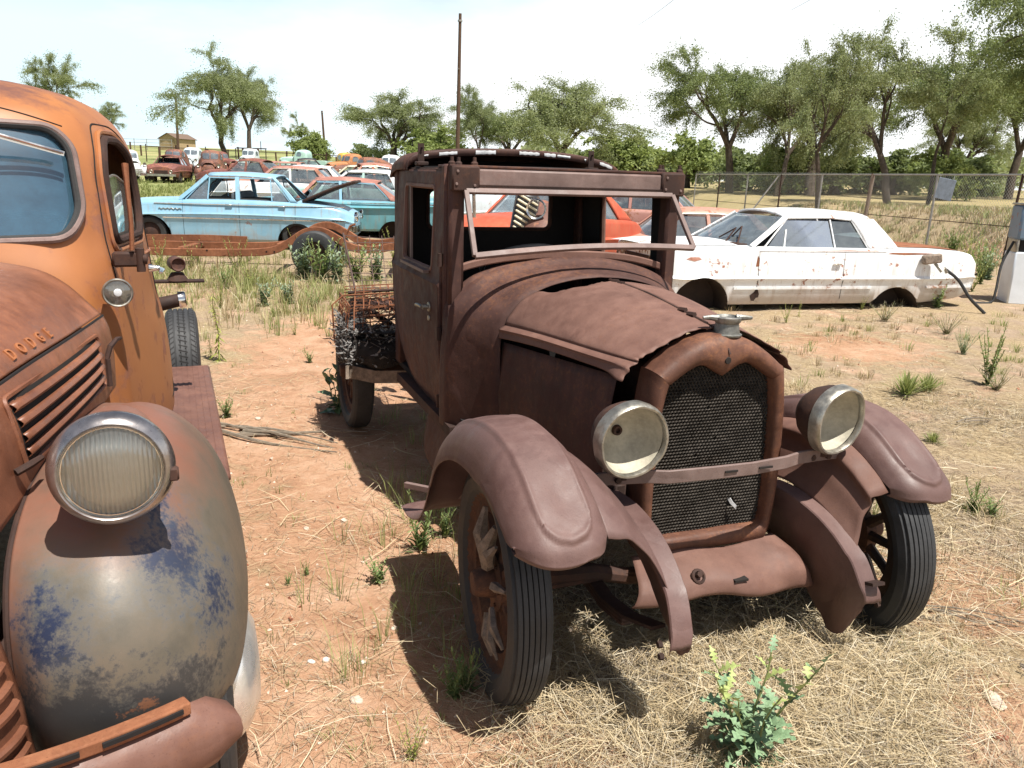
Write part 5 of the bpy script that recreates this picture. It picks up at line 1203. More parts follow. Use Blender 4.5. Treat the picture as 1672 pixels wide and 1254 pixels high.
P60 = dict(P50, L=5.2, body='p_pink', crown=.04, top=[(0, .82), (.4, .88), (1.6, .93), (3.6, .92), (4.6, .88), (5.2, .80)], wid=[(0, .88), (.5, .96), (4.6, .95), (5.2, .86)], rock=[(0, .38), (.5, .27), (4.6, .27), (5.2, .40)], arch=[(.9, .36, .25), (3.95, .34, .2)],
  gh=dict(wb=(1.65, .95), wt=(2.15, 1.37), rt=(3.5, 1.36), rb=(4.0, .93), hb=.84, ht=.66, rcrown=.06, bulge=.03, quarter=(3.7, 3.4), posts=[(2.7, 2.67, .06)], side_glass=[(1.85, .03, 2.66, .03, 2.64, .95, 2.2, .95), (2.74, .03, 3.66, .03, 3.38, .95, 2.7, .95)], frames=[], seats=(2.55,)), seams=[1.7, 2.72], lamps=4)
PWG = dict(P60, gh=dict(P60['gh'], rt=(4.75, 1.40), rb=(5.0, .93), quarter=(4.7, 4.55), posts=[(2.7, 2.67, .06), (3.7, 3.68, .07)], side_glass=[(1.85, .03, 2.66, .03, 2.64, .95, 2.2, .95), (2.74, .03, 3.66, .03, 3.64, .95, 2.7, .95), (3.76, .03, 4.66, .03, 4.5, .95, 3.72, .95)]))
GRP = 'junked cars in rows across the yard'
def place(proto, used, label, x, y, hd, paint, roof=None, sink=0., cat=None, no=(), sc=1.):
    z = gz(x, y)-sink
    rz = R(hd)
    if not used[0]: used[0] = True; r = proto; r.location = (x, y, z); r.rotation_euler = (0, 0, rz); r['label'] = label
    else: r = dup(proto, (x, y, z), rz, label)
    r['group'] = GRP; r.scale = (sc,)*3
    for ch in list(r.children):
        nm = ch.name.split('.')[0]
        if nm in no:
            for g_ in list(ch.children): bpy.data.objects.remove(g_)
            bpy.data.objects.remove(ch); continue
        col = paint if nm in PAINTED else (roof or paint) if nm in ROOFED else None
        if col:
            sl = ch.material_slots[0]; sl.link = 'OBJECT'; sl.material = M[col]
    return r
PAINTED = {'body', 'door_pillar', 'cab', 'hood', 'hood_side', 'fender', 'bed_side', 'nose'}
ROOFED = {'roof', 'windshield_pillar', 'quarter_pillar'}
# ---- prototype forties truck / sedan made of a rounded cab, narrow hood and pontoon fenders
def old_proto(name, label, cat, kind):
    t = thing(name, label, cat); mk = lambda mb, n, m, **k: mb.build(n, M[m], t, flip=True, **k)
    uu = np.linspace(0, 10, 31); zz = np.concatenate([np.linspace(.56, 1.75, 12), [1.82, 1.9, 1.96, 1.99, 1.998]])
    P = np.array([cabS(uu, np.full(31, z)) for z in zz]); 
    if kind == 'sedan':
        yv = P[..., 1]; stretch = np.where(yv < -1.3, -1.3+(yv+1.3)*2.35, yv); low = np.clip((P[..., 2]-.9)/1.05, 0, 1); back = np.clip((-1.6-stretch)/1.7, 0, 1)
        P[..., 2] -= (P[..., 2]-.56)*.42*back**1.6; P[..., 1] = stretch; P[..., 2] *= .94
    full = np.concatenate([P, mir(P)[:, ::-1][:, 1:]], 1)
    cab_ = mk(MB().grid(full), 'cab', 'p_brown', smooth=60, weld=1e-3)
    ws2 = rpoly([(.03, 1.43), (.45, 1.44), (.475, 1.72), (.42, 1.78), (.03, 1.79)], .05)
    for q in ((lambda A: A), mir):
        k = .94 if kind == 'sedan' else 1.
        g_ = to_uz(ws2, 0); S1 = lambda u, v: q(cabS(u, v, .008)*np.array([1, 1, k])); mk(MB().sheet(S1, 0, 5, 24, 1.42, 1.80, 8, outer=g_), 'windshield', 'g_white')
        g2 = to_uz(dw_yz, 1); mk(MB().sheet(lambda u, v: q(cabS(u, v, .008)*np.array([1, 1, k])), 3, 8, 24, 1.38, 1.79, 8, outer=g2), 'side_window', 'g_car')
    fullh = np.concatenate([mir(G)[::5, ::-4][:, :-1], G[::5, ::4]], 1); mk(MB().grid(fullh), 'hood', 'p_brown', smooth=60)
    for q in ((lambda A: A), mir):
        mk(MB().grid(q(GS[::9, ::5])), 'hood_side', 'p_brown', smooth=60)
        fe = mk(MB().grid(q(GF[::6, ::6])), 'fender', 'p_brown', smooth=80)
        mk(MB().lathe([(-.1, .07), (0, .105), (.02, .10), (.0, .085), (-.03, 0)], q(np.array([.60, .46, 1.02])), (0, 1, 0), 16), 'headlight', 'nickel')
        yr_ = -3.0 if kind == 'sedan' else -2.95
        a = np.linspace(-.2, math.pi+.1, 12); PP = np.array([[q(np.array([x_, yr_+r_*math.cos(k_)*1.15, .40+r_*math.sin(k_)])) for k_ in a] for x_, r_ in ((.58, .46), (.74, .47), (.86, .43), (.90, .36))]); mk(MB().grid(PP), 'fender', 'p_brown', smooth=70)
        for y_, r_ in ((.0, .36), (yr_, .36)):
            c = q(np.array([.76, y_, r_])); rim = mk(MB().lathe([(-.06, .2), (.04, .2), (.05, .1), (.09, 0)], c, q(np.array([1., 0, 0])), 14), 'wheel', 'rust_dark'); MB().lathe([(-.08, .2), (-.09, .28), (-.06, r_), (.06, r_), (.09, .28), (.08, .2)], c, q(np.array([1., 0, 0])), 20).build('tyre', M['rubber_dark'], rim, flip=True)
    mk(MB().grid(GN[::5, ::5]), 'nose', 'p_brown', smooth=60)
    for z in (.46, .55, .64, .73):
        k = np.abs(GN[:, 30, 2]-z).argmin(); PP = GN[k, 4:-4:4].copy(); PP[:, 1] += .01; mk(MB().tube(PP, .014, 5), 'grille_bar', 'nickel')
    mk(MB().strip([(x, .72-.1*abs(x)**3, .45) for x in np.linspace(-.85, .85, 11)], .13, .05), 'bumper', 'rust_frame')
    if kind == 'truck':
        for sx in (-1, 1): mk(MB().bbox((sx*.70, -3.1, .86), (.06, 1.75, .44), .02), 'bed_side', 'p_brown')
        mk(MB().bbox((0, -3.1, .66), (1.36, 1.75, .05), .01), 'bed_floor', 'rust_dark'); mk(MB().bbox((0, -3.98, .86), (1.40, .05, .42), .01), 'bed_side', 'p_brown')
    mk(MB().bbox((0, -1.6, .55), (1.2, 3.2, .12), .02), 'frame_rail', 'rust_dark')
    return t
p50, _ = sedan('fifties_sedan', 'x', 'car', P50); p60, _ = sedan('sixties_sedan', 'x', 'car', P60); pwg, _ = sedan('station_wagon', 'x', 'car', PWG)
ptr = old_proto('old_pickup', 'x', 'pickup truck', 'truck'); pos_ = old_proto('old_sedan', 'x', 'car', 'sedan')
U = {k: [False] for k in ('50', '60', 'wg', 'tr', 'os')}; PR = {'50': p50, '60': p60, 'wg': pwg, 'tr': ptr, 'os': pos_}
PX = lambda px, y: (px-836-(-347)*-.0314*1.0)/1297.28*y*.968 if False else (px-846.9)/1297.28*y*.965
# kind, column in metres east, metres north, facing, paint, roof, label
YARD = [
 ('os', -22.6, 48.0, 215, 'p_white', 'p_white', 'old black and white nosed sedan at the far left of the yard, under the hill', ()),
 ('50', -21.2, 50.0, -80, 'p_maroon', None, 'rusty maroon sedan with its hood gone, facing us from the left of the yard', ('windshield', 'hood')),
 ('os', -24.6, 58.0, 190, 'p_brown', None, 'dark round-roofed sedan right behind the hoodless maroon one', ()),
 ('tr', -24.9, 62.0, 190, 'p_pale', None, 'pale blue pickup with a dark hood far back below the hill trees', ()),
 ('tr', -19.4, 51.5, 195, 'p_brown', None, 'brown pickup with split windshield, facing us just above the blue car roof', ()),
 ('os', -20.4, 58.0, 230, 'p_maroon', None, 'maroon humpbacked sedan behind the brown split-windshield pickup', ()),
 ('tr', -23.6, 71.0, 182, 'p_pale', None, 'pale pickup with rusty hood standing alone under the big hill tree', ()),
 ('wg', -14.0, 45.0, 183, 'p_pink', None, 'long rusty pink station wagon seen over the blue car roof', ()),
 ('60', -8.1, 31.5, 187, 'p_salmon', 'p_white', 'salmon sedan with a white roof in the second row', ()),
 ('50', -12.4, 38.0, 170, 'p_maroon', None, 'low maroon sedan between the pink wagon and the white-roofed one', ()),
 ('tr', -20.8, 74.0, 80, 'p_mint', None, 'mint green pickup seen from the side at the yard fence', ()),
 ('50', -14.4, 57.0, 10, 'p_black', None, 'dark sedan to the right of the mint pickup', ()),
 ('tr', -13.6, 61.0, 140, 'p_orange', None, 'orange stake pickup in the far row', ()),
 ('os', -10.2, 48.0, 120, 'p_brown', None, 'dark brown boxy sedan in the far row, left of the white pickup', ()),
 ('tr', -14.2, 70.0, 210, 'p_yellow', None, 'yellow pickup at the back of the far row', ()),
 ('60', -7.0, 36.5, 175, 'p_cream', None, 'cream sedan with open hood among the crowded middle cars', ()),
 ('50', -5.9, 32.0, 200, 'p_pink', None, 'pink rounded sedan crowded in the middle row', ()),
 ('tr', -9.0, 56.0, 178, 'p_white', None, 'white pickup facing us near the yard fence posts', ()),
 ('60', -4.3, 24.0, 165, 'p_mint', 'p_white', 'mint sedan with white hood just left of the antique truck cab', ()),
 ('60', -7.2, 26.0, 186, 'p_white', 'p_pink', 'white sedan with a pink roof behind the teal finned car', ()),
 ('50', -11.2, 66.0, 150, 'p_salmon', None, 'salmon sedan below the far thicket', ()),
 ('60', -3.0, 30.0, 200, 'p_pale', None, 'pale blue sedan hidden behind the cab of the antique truck', ()),
 ('50', .6, 20.0, 200, 'p_pale', 'p_white', 'pale sedan glimpsed through the rear window of the antique truck', ()),
 ('60', 3.3, 15.3, 185, 'p_salmon', None, 'salmon sedan with dark open engine bay behind the windshield post', ('hood',)),
 ('os', 5.0, 20.0, 250, 'p_maroon', None, 'round brown coupe showing its roof above the salmon sedan', ()),
 ('60', 2.7, 19.0, 160, 'p_pink', None, 'rusty pink sedan seen through the far window of the antique truck', ()),
]
for kind, x, y, hd, paint, roof, lab, no in YARD:
    place(PR[kind], U[kind], lab, x, y, hd, paint, roof, no=no, sink=.42 if 'round brown' in lab else (.26 if 'engine bay' in lab else 0))
# red car whose fender and engine bay show through the antique truck's rear window
RD = dict(P50, body='p_red', n=30, na=17, arch=[(.95, .42, .28), (3.75, .34, .22)], wheels=False, bumpers=False, lamps=0, no_ws=False, glass='g_white', wsglass='g_white')
red, rk = sedan('red_car', 'bright red car with empty wheel arch, seen through the antique truck window', 'car', RD, (.55, 13.9, gz(.75, 13)-.05), R(236))
bl_ = thing('grille_piece', 'black and cream striped grille section standing on end beside the red car', 'car part', (-.10, 9.9, gz(.0, 9.9)), R(10), tilt=(0, R(9)))
MB().bbox((0, 0, .74), (.30, .10, 1.48), .03).build('grille_back', M['p_black'], bl_)
for k in range(7): MB().bbox((.0, -.06, 1.02+.065*k), (.28, .03, .026), .008, rot=rotm((0, 1, 0), .35)).build('grille_bar', M['p_cream'], bl_)
br_ = thing('loose_fender', 'loose brown fender with a headlight ring beside the striped grille', 'car part', (1.02, 10.4, gz(.6, 10.4)-.05), R(175))
MB().grid(GF[::4, ::4]*1.42-np.array([.2, 0, .02])).build('fender', M['p_brown'], br_, smooth=80, solid=.004)
MB().lathe([(-.05, .10), (0, .125), (.02, .12), (.0, .1)], (.74, .66, 1.33), (0, 1, 0), 20).build('lamp_ring', M['chrome'], br_)

# ---- bare rusty chassis in front of the blue sedan
cf = thing('bare_chassis', 'bare rusty car frame with one tyre lying in the weeds before the light blue car', 'car frame', (-4.2, 12.9, gz(-4.6, 13)), R(4))
def rail(y0, dz): return [(-2.6, y0, .30+dz), (-1.2, y0, .29+dz), (-.2, y0, .30+dz), (.35, y0, .34+dz), (.62, y0+.02, .46+dz), (.90, y0+.02, .64+dz), (1.15, y0+.02, .66+dz), (1.40, y0+.02, .54+dz), (1.62, y0, .42+dz), (1.95, y0, .40+dz), (2.25, y0, .46+dz), (2.38, y0, .50+dz)]
for y0, dz in ((-.50, 0), (.52, .02)): MB().strip(spl(np.array(rail(y0, dz)), 50), .115, .07).build('frame_rail', M['rust_orange'], cf, bevel=.008)
for x_, z_ in ((-2.2, .33), (-1.0, .33), (.5, .42), (2.3, .5)): MB().bbox((x_, 0, z_), (.10, 1.02, .08), .01).build('cross_member', M['rust_orange'], cf)
MB().tube([(1.06, -.72, .33), (1.06, .72, .33)], .05, 10).build('rear_axle', M['rust_dark'], cf)
MB().tube([(1.45, -.3, .5), (1.50, -.3, .62), (1.56, -.3, .74), (1.64, -.3, .77)], .02, 6).build('brake_pipe', M['rust_orange'], cf)
MB().strip([(-2.5, .3, .42), (-.9, .3, .45), (-.2, .3, .44)], .10, .05).build('side_rail', M['rust_orange'], cf)
for y_ in (-.66, .66):
    rim = MB().lathe([(-.08, .20), (.06, .19), (.05, .12), (.09, .0)], (1.06, y_, .33), (0, -1 if y_ < 0 else 1, 0), 20).build('wheel', M['rust_dark'], cf)
    MB().lathe([(-.10, .19), (-.115, .26), (-.10, .32), (-.07, .345), (-.03, .348), (-.025, .338), (-.005, .338), (0, .348), (.02, .348), (.025, .338), (.045, .338), (.07, .345), (.10, .32), (.115, .26), (.10, .19)], (1.06, y_, .33), (0, 1, 0), 44).build('tyre', M['tread'], rim, smooth=30)
    for x_ in (-.6, .42, .3): MB().lathe([(0, 0), (0, .014), (.002, .014)], (x_, y_-.0 if y_ > 0 else -.537, .33), (0, -1, 0), 8).build('rail_hole', M['cab_dark'], cf) if y_ < 0 else None
# ------------------------------------------------------------------ ground, fence, poles and other fixtures
def ground_mat():
    m, t, b = newmat('red_dirt_and_dry_grass'); o = ocoord(t)
    sp = nd(t, 'ShaderNodeSeparateXYZ', {0: o}); x, y = sp.outputs[0], sp.outputs[1]
    n0 = noi(t, o, .35, 5, .6); n1 = noi(t, o, 1.3, 7, .62, .3); n2 = noi(t, o, 6, 8, .66); n3 = noi(t, o, 34, 6, .7); n4 = noi(t, o, 150, 4, .7)
    mixn = mth(t, 'ADD', mth(t, 'MULTIPLY', n1, .5), mth(t, 'ADD', mth(t, 'MULTIPLY', n2, .3), mth(t, 'MULTIPLY', n3, .2)))
    dirt = ramp(t, mixn, [(.33, (.25, .128, .074)), (.48, (.43, .248, .150)), (.62, (.57, .375, .255))])
    litter = ramp(t, mth(t, 'ADD', mth(t, 'MULTIPLY', n3, .55), mth(t, 'MULTIPLY', n4, .45)), [(.34, (.17, .115, .066)), (.5, (.36, .27, .16)), (.64, (.54, .43, .27))])
    grey = ramp(t, mixn, [(.35, (.21, .15, .105)), (.6, (.38, .285, .205))])
    # trodden bare strip between the two trucks, running back towards the blue car
    ctr = mth(t, 'ADD', mth(t, 'MULTIPLY', y, -.20), -.05)
    dx_ = mth(t, 'ABSOLUTE', mth(t, 'SUBTRACT', x, ctr))
    hw = mth(t, 'ADD', mth(t, 'MULTIPLY', y, .10), .45)
    strip = mth(t, 'SUBTRACT', hw, dx_)
    far = nd(t, 'ShaderNodeMapRange', {0: y, 1: 7.5, 2: 11., 3: 0., 4: 2.2}).outputs[0]
    s = mth(t, 'SUBTRACT', mth(t, 'ADD', mth(t, 'MULTIPLY', strip, 1.0), mth(t, 'MULTIPLY', mth(t, 'SUBTRACT', n1, .5), 3.0)), far)
    s = mth(t, 'ADD', s, mth(t, 'MULTIPLY', mth(t, 'SUBTRACT', n2, .5), 1.6))
    base = mix(t, ramp(t, n1, [(.40, 0.), (.62, 1.)]), litter, grey)
    col = mix(t, ramp(t, mth(t, 'ADD', mth(t, 'MULTIPLY', s, .5), .5), [(.30, 0.), (.58, 1.)]), base, dirt)
    # bare patches elsewhere
    pat = ramp(t, mth(t, 'ADD', mth(t, 'MULTIPLY', n0, .4), mth(t, 'MULTIPLY', n1, .6)), [(.53, 0.), (.62, .85)])
    col = mix(t, pat, col, dirt)
    for px_, py_, pr_ in ((1.96, 3.15, .55), (1.62, 2.30, .32), (3.6, 8.4, .9), (.2, 2.0, .5)):
        d_ = nd(t, 'ShaderNodeVectorMath', {0: o, 1: (px_, py_, 0)}, operation='DISTANCE').outputs['Value']; k_ = mth(t, 'ADD', mth(t, 'DIVIDE', d_, pr_), mth(t, 'MULTIPLY', mth(t, 'SUBTRACT', n2, .5), 2.2))
        col = mix(t, ramp(t, k_, [(.55, .9), (1., 0.)]), col, dirt)
    # farther away: green hillside to the left, pale dry meadow to the right
    fy = nd(t, 'ShaderNodeMapRange', {0: y, 1: 20., 2: 36., 3: 0., 4: 1.}).outputs[0]
    n6 = noi(t, o, .12, 6, .65)
    hill = ramp(t, mth(t, 'ADD', mth(t, 'MULTIPLY', n6, .6), mth(t, 'MULTIPLY', n1, .4)), [(.36, (.16, .19, .07)), (.5, (.25, .27, .11)), (.64, (.40, .34, .17))])
    mead = ramp(t, mth(t, 'ADD', mth(t, 'MULTIPLY', n6, .6), mth(t, 'MULTIPLY', n1, .4)), [(.36, (.22, .20, .09)), (.5, (.36, .29, .15)), (.64, (.42, .34, .19))])
    side = nd(t, 'ShaderNodeMapRange', {0: mth(t, 'DIVIDE', x, mth(t, 'MAXIMUM', y, 1.)), 1: -.12, 2: .10, 3: 0., 4: 1.}).outputs[0]
    col = mix(t, fy, col, mix(t, side, hill, mead))
    # graded dirt track beyond the fence
    tr = mth(t, 'ABSOLUTE', mth(t, 'SUBTRACT', mth(t, 'ADD', mth(t, 'MULTIPLY', x, 1.9), y), 41.5))
    tm = mth(t, 'MULTIPLY', ramp(t, mth(t, 'MULTIPLY', tr, .25), [(.30, 1.), (.5, 0.)]), side)
    col = mix(t, tm, col, mix(t, n2, (.40, .24, .16), (.50, .33, .23)))
    h = mth(t, 'ADD', mth(t, 'MULTIPLY', n2, .9), mth(t, 'ADD', mth(t, 'MULTIPLY', n3, .6), mth(t, 'MULTIPLY', n4, .35)))
    setb(t, b, col=col, rough=.95, spec=.15, normal=bump(t, h, .75, .035))
    return m
M['ground'] = ground_mat()
def micro(x, y):
    d = math.hypot(x, y)
    if d > 40: return 0
    v = Vector((x*.9, y*.9, 3.1)); f = .022*(mnoise.noise(v)) + .012*mnoise.noise(v*3.3) + .006*mnoise.noise(v*9)
    return f*min(1, 40/d-1, 1)-.004
_th = np.radians(np.concatenate([np.linspace(-48, 48, 231), np.linspace(52, 308, 60)])); _rr = np.concatenate([np.linspace(.2, 1.4, 6), np.geomspace(1.5, 30, 170), np.geomspace(31, 1600, 70)])
GP = np.array([[(r*math.sin(a), r*math.cos(a), 0) for a in _th] for r in _rr])
GP[..., 2] = terrain(GP[..., 0], GP[..., 1])
for i, r in enumerate(_rr):
    if r > 40: break
    for j in range(231): GP[i, j, 2] += micro(GP[i, j, 0], GP[i, j, 1])
gd = MB().grid(GP, cv=True).build('ground', M['ground'], smooth=180, kind='structure', weld=0)
def gzm(x, y): return gz(x, y)+micro(x, y)

# ---- chain-link fence
M['galv'] = plain_mat('galvanised_pipe', (.34, .33, .31), .5, .5, .25, 9, .1)
M['wire'] = plain_mat('galvanised_wire', (.50, .50, .48), .45, .3, .2, 9, 0)
fa, fb_, fc = np.array([12.4, 8.0]), np.array([11.0, 18.0]), np.array([8.2, 38.0])
fence = thing('chain_link_fence', 'grey chain-link fence with top rail running behind the white car', 'fence', (fb_[0], fb_[1], 0)); FO = np.array([fb_[0], fb_[1], 0])
def fpath(t):
    return fa+(fb_-fa)*t*1.0 if t <= 1 else fb_+(fc-fb_)*(t-1)
segs = [(fa, fb_), (fb_, fc)]
pts = [fa+(fb_-fa)*f for f in np.linspace(0, 1, 4)]+[fb_+(fc-fb_)*f for f in np.linspace(0, 1, 8)[1:]]
HF = 1.93
ZT = 2.07
top = [np.array([p[0], p[1], ZT]) for p in pts]
# the top rail stays level with a slight sag
MB().tube(spl(np.array(top), 60)-FO, .022, 8).build('top_rail', M['galv'], fence)
MB().tube(spl(np.array(top)-np.array([0, 0, 1.12]), 40)-FO, .010, 5).build('tension_wire', M['rust_dark'], fence)
MB().tube(spl(np.array(top)-np.array([0, 0, 1.84]), 40)-FO, .008, 5).build('tension_wire', M['rust_dark'], fence)
for i, p in enumerate(pts):
    big = i in (5,); lean = .10 if i in (3, 5) else .02
    m_ = 'old_wood' if big else ('rust_dark' if i % 2 else 'galv')
    MB().tube([(p[0]-lean*1.2, p[1], gz(*p)-.3), (p[0], p[1], ZT+.02)]-FO, .055 if big else .028, 8).build('post', M[m_], fence)
br = pts[7]; MB().tube([(br[0]-1.3, br[1]+.2, gz(*br)-.1), (br[0]-.1, br[1], ZT-.05)]-FO, .03, 8).build('brace', M['galv'], fence)
def chain():
    V = []; F = []; p = .085; h = .0042
    for a, b in segs:
        L = np.linalg.norm(b-a); u = (b-a)/L; n = int(L/p)
        for sgn in (1, -1):
            for i in range(-22, n+22):
                s0 = i*p; s1 = s0+sgn*(HF-.06)
                lo, hi = max(0, min(s0, s1)), min(L, max(s0, s1))
                if hi-lo < .05: continue
                q = []
                k = max(2, int((hi-lo)/.3)+1)
                for s in np.linspace(lo, hi, k):
                    z = .05+(s-s0)/(s1-s0)*(HF-.06); P = a+u*s; q.append((P[0], P[1], gz(P[0], P[1])+z))
                q = np.array(q)-FO; w = np.array([u[0], u[1], 0])*h; o = len(V); nn = np.array([-u[1], u[0], 0])*.004*sgn
                for c in q: V.append(c+w+nn); V.append(c-w+nn)
                for j in range(len(q)-1): F.append((o+2*j, o+2*j+1, o+2*j+3, o+2*j+2))
    return MB().add(V, F)
chain().build('wire_mesh', M['wire'], fence, smooth=0, weld=0, kind='stuff', raw=True)
sg = thing('fence_sign', 'pale blue blank board hanging on the fence to the left of the gas pump', 'sign', (10.55, 20.3, 1.72), R(-68))
MB().bbox((0, 0, 0), (.50, .012, .50), .004, rot=rotm((0, 1, 0), R(9))).build('board', plain_mat('faded_blue_board', (.36, .43, .52), .6), sg)
for dx_ in (-.2, .2): MB().tube([(dx_, 0, .22), (dx_, .02, .34)], .005, 5).build('hook', M['wire'], sg)

# ---- gas pump at the right edge
pu = thing('gas_pump', 'old gas pump with white lower cabinet and blue top at the right edge', 'gas pump', (8.02, 12.45, gz(8, 12.4)-.02), R(-14))
M['pump_white'] = paint_mat('pump_white_enamel', (.66, .70, .74), (.22, .10, .06), .60, .35, None); M['pump_blue'] = paint_mat('pump_blue_enamel', (.10, .15, .21), (.22, .10, .06), .57, .4, (.13, .19, .26))
MB().bbox((0, 0, .40), (.70, .52, .80), .02).build('lower_cabinet', M['pump_white'], pu)
MB().bbox((0, .02, .88), (.60, .42, .20), .01).build('valve_bay', M['cab_dark'], pu)
for x_ in (-.33, .33): MB().bbox((x_, 0, .89), (.03, .46, .20), .006).build('bay_post', M['nickel'], pu)
MB().tube([(-.12, -.2, .80), (-.12, -.22, .92), (.0, -.22, .95), (.05, -.2, .86)], .03, 8).build('meter_pipe', M['nickel'], pu)
up = MB().bbox((0, 0, 1.24), (.72, .48, .52), .03, rot=None); upo = up.build('upper_cabinet', M['pump_blue'], pu)
MB().bbox((0, -.245, 1.40), (.60, .02, .18), .01).build('dial_window', plain_mat('dial_glass', (.25, .34, .33), .2), upo)
MB().bbox((0, 0, 1.512), (.74, .50, .03), .01).build('cabinet_cap', M['nickel'], upo)
for z_ in (1.20, 1.10): MB().box((-.12, -.243, z_), (.22, .006, .012)).build('trim_line', M['pump_white'], upo)
MB().tube(spl(np.array([(-.36, -.1, .95), (-.50, -.2, .6), (-.56, -.35, .2), (-.62, -.4, .03), (-.9, -.5, .02)]), 20), .02, 8).build('hose', M['rubber_dark'], pu)

# ---- poles and wires
M['pole'] = plain_mat('creosoted_pole', (.095, .055, .035), .9, sc=18, var=.4)
def pole(x, y, h, r, label, arm=False, lean=0):
    z = gz(x, y); t = thing('utility_pole', label, 'utility pole', (x, y, z-.3))
    MB().tube([(0, 0, 0), (lean*.5, 0, h/2), (lean, 0, h+.3)], [r*1.15, r, r*.75], 12).build('pole_shaft', M['pole'], t)
    MB().tube([(lean-.02, -r, h*.72), (lean-.02, -r-.14, h*.72)], .03, 6).build('pole_step', M['galv'], t)
    MB().lathe([(h*.955, r*.8), (h*.955, r*1.2), (h*.965, r*1.2), (h*.965, r*.8)], (lean*.95, 0, .3), (0, 0, 1), 10).build('pole_band', M['galv'], t)
    return t
pole(-4.05, 54, 10.6, .125, 'tall bare dark pole rising behind the antique truck cab', lean=.08)
pole(-25.3, 108, 6.6, .15, 'shorter pole standing alone between hill trees and thicket', lean=-.35)
pole(-43.0, 104, 7.6, .15, 'weathered pole beside the tan shed under the hill tree', lean=.2)
def wire(a, b, sag, label, r=.012):
    a, b = np.array(a), np.array(b); t = np.linspace(0, 1, 30)[:, None]; P = a*(1-t)+b*t; P[:, 2] -= (4*sag*t*(1-t))[:, 0]
    o = MB().tube(P-P[0], r, 5).build('overhead_wire', M['rubber_dark']); o.location = P[0]; tag(o, label, 'wire', 'overhead wires')
wire((17.6, 31, 8.6), (11.5, 4.0, 9.2), .5, 'right-hand one of two wires over the tall trees', .009); wire((17.2, 31, 8.5), (11.1, 4.0, 9.2), .5, 'left-hand one of two wires over the tall trees', .009)
wire((8, 60, 12.2), (6.2, 10, 8.0), .4, 'faint wire crossing the sky right of the tall pole', .009); wire((17, 55, 12.5), (10.5, 10, 9.2), .4, 'faint wire in the middle of the right sky', .009)

# ---- shed and fences on the hill
sh = thing('shed', 'small tan gabled shed on the hill beside the pole', 'shed', (-57.0, 138, gz(-57, 138)-.1), R(-20))
M['shed_wall'] = plain_mat('tan_board', (.40, .29, .17), .8); M['shed_roof'] = plain_mat('brown_roof', (.16, .11, .08), .85)
m_ = MB(); w_, d_, h_ = 1.75, 2.2, 2.0; m_.add([(-w_, -d_, 0), (w_, -d_, 0), (w_, d_, 0), (-w_, d_, 0), (-w_, -d_, h_), (w_, -d_, h_), (w_, d_, h_), (-w_, d_, h_), (0, -d_, h_+.75), (0, d_, h_+.75)], [(0, 1, 5, 8, 4), (3, 7, 9, 6, 2), (0, 4, 7, 3), (1, 2, 6, 5)])
m_.build('wall', M['shed_wall'], sh, smooth=0)
for sx in (-1, 1):
    MB().add([(sx*(w_+.25), -d_-.2, h_-.10), (0, -d_-.2, h_+.80), (0, d_+.2, h_+.80), (sx*(w_+.25), d_+.2, h_-.10)], [(0, 1, 2, 3)]).build('roof', M['shed_roof'], sh, smooth=0, solid=.08)
MB().bbox((.9, -d_-.02, .95), (.8, .06, 1.9), .01).build('door', plain_mat('shed_door', (.30, .21, .12), .8), sh)
pf = thing('pipe_fence', 'pale pipe corral fence along the hilltop left of the shed', 'fence', (-68, 132, gz(-68, 132)))
for i in range(8):
    x_ = -1.5+i*2.0; MB().tube([(x_, 0, -.4), (x_, 0, 1.6)], .05, 6).build('post', M['galv'], pf)
for z_ in (.5, 1.0, 1.5): MB().tube([(-1.5, 0, z_), (12.5, 0, z_)], .035, 6).build('rail', M['galv'], pf)
wf_ = thing('hill_wire_fence', 'dark wooden post and wire fence along the hill behind the junked cars', 'fence', (-44, 96, gz(-44, 96)))
ps = []
for i in range(26):
    x_ = -50+i*1.95+.4*math.sin(i*2.1); y_ = 101+.02*(x_+50)*(x_+50)*.2+math.sin(i)*.3; z_ = gz(x_, y_); h_ = 1.35+.25*math.sin(i*1.7)
    p0 = np.array([x_+44, y_-96, z_-gz(-44, 96)]); ps.append(p0+np.array([0, 0, 1.0]))
    MB().tube([p0-np.array([0, 0, .3]), p0+np.array([.06*math.sin(i*3), 0, h_])], .10 if i % 3 else .14, 6).build('post', M['pole'], wf_)
for dz in (0, -.45): MB().tube(np.array(ps)+np.array([0, 0, dz]), .02, 4).build('fence_wire', M['rust_dark'], wf_)
yf_ = thing('yard_fence', 'rusty pipe fence with thin posts along the back of the car rows', 'fence', (-20, 80, gz(-20, 80)))
ps = []
for i in range(12):
    x_ = -38+i*3.1; y_ = 84-.15*i; p0 = np.array([x_+20, y_-80, gz(x_, y_)-gz(-20, 80)]); ps.append(p0+np.array([0, 0, 1.5])); MB().tube([p0-np.array([0, 0, .3]), p0+np.array([0, 0, 1.75])], .05, 6).build('post', M['rust_dark'], yf_)
MB().tube(np.array(ps), .04, 6).build('rail', M['rust_dark'], yf_)
mc = thing('farm_machine', 'rusty farm implement and brown crate on the hilltop at the far left', 'machinery', (-71, 130, gz(-71, 130)))
MB().bbox((-1, 0, .7), (2.6, 1.5, 1.0), .1).bbox((-.6, 0, 1.5), (1.0, 1.0, .9), .1).build('hull', M['p_salmon'], mc); MB().bbox((2.2, .2, .9), (2.4, 1.5, 1.8), .1).build('crate', M['rust'], mc)
for x_ in (-1.9, -.2): MB().lathe([(-.9, 0), (-.9, .5), (-.7, .5), (-.7, 0)], (x_, 0, .45), (0, 1, 0), 14).build('wheel', M['rubber_dark'], mc)
pg = thing('pipe_gate', 'dark T-shaped pipe gate frame on the hill right of the trees', 'gate', (-39.5, 118, gz(-39.5, 118)))
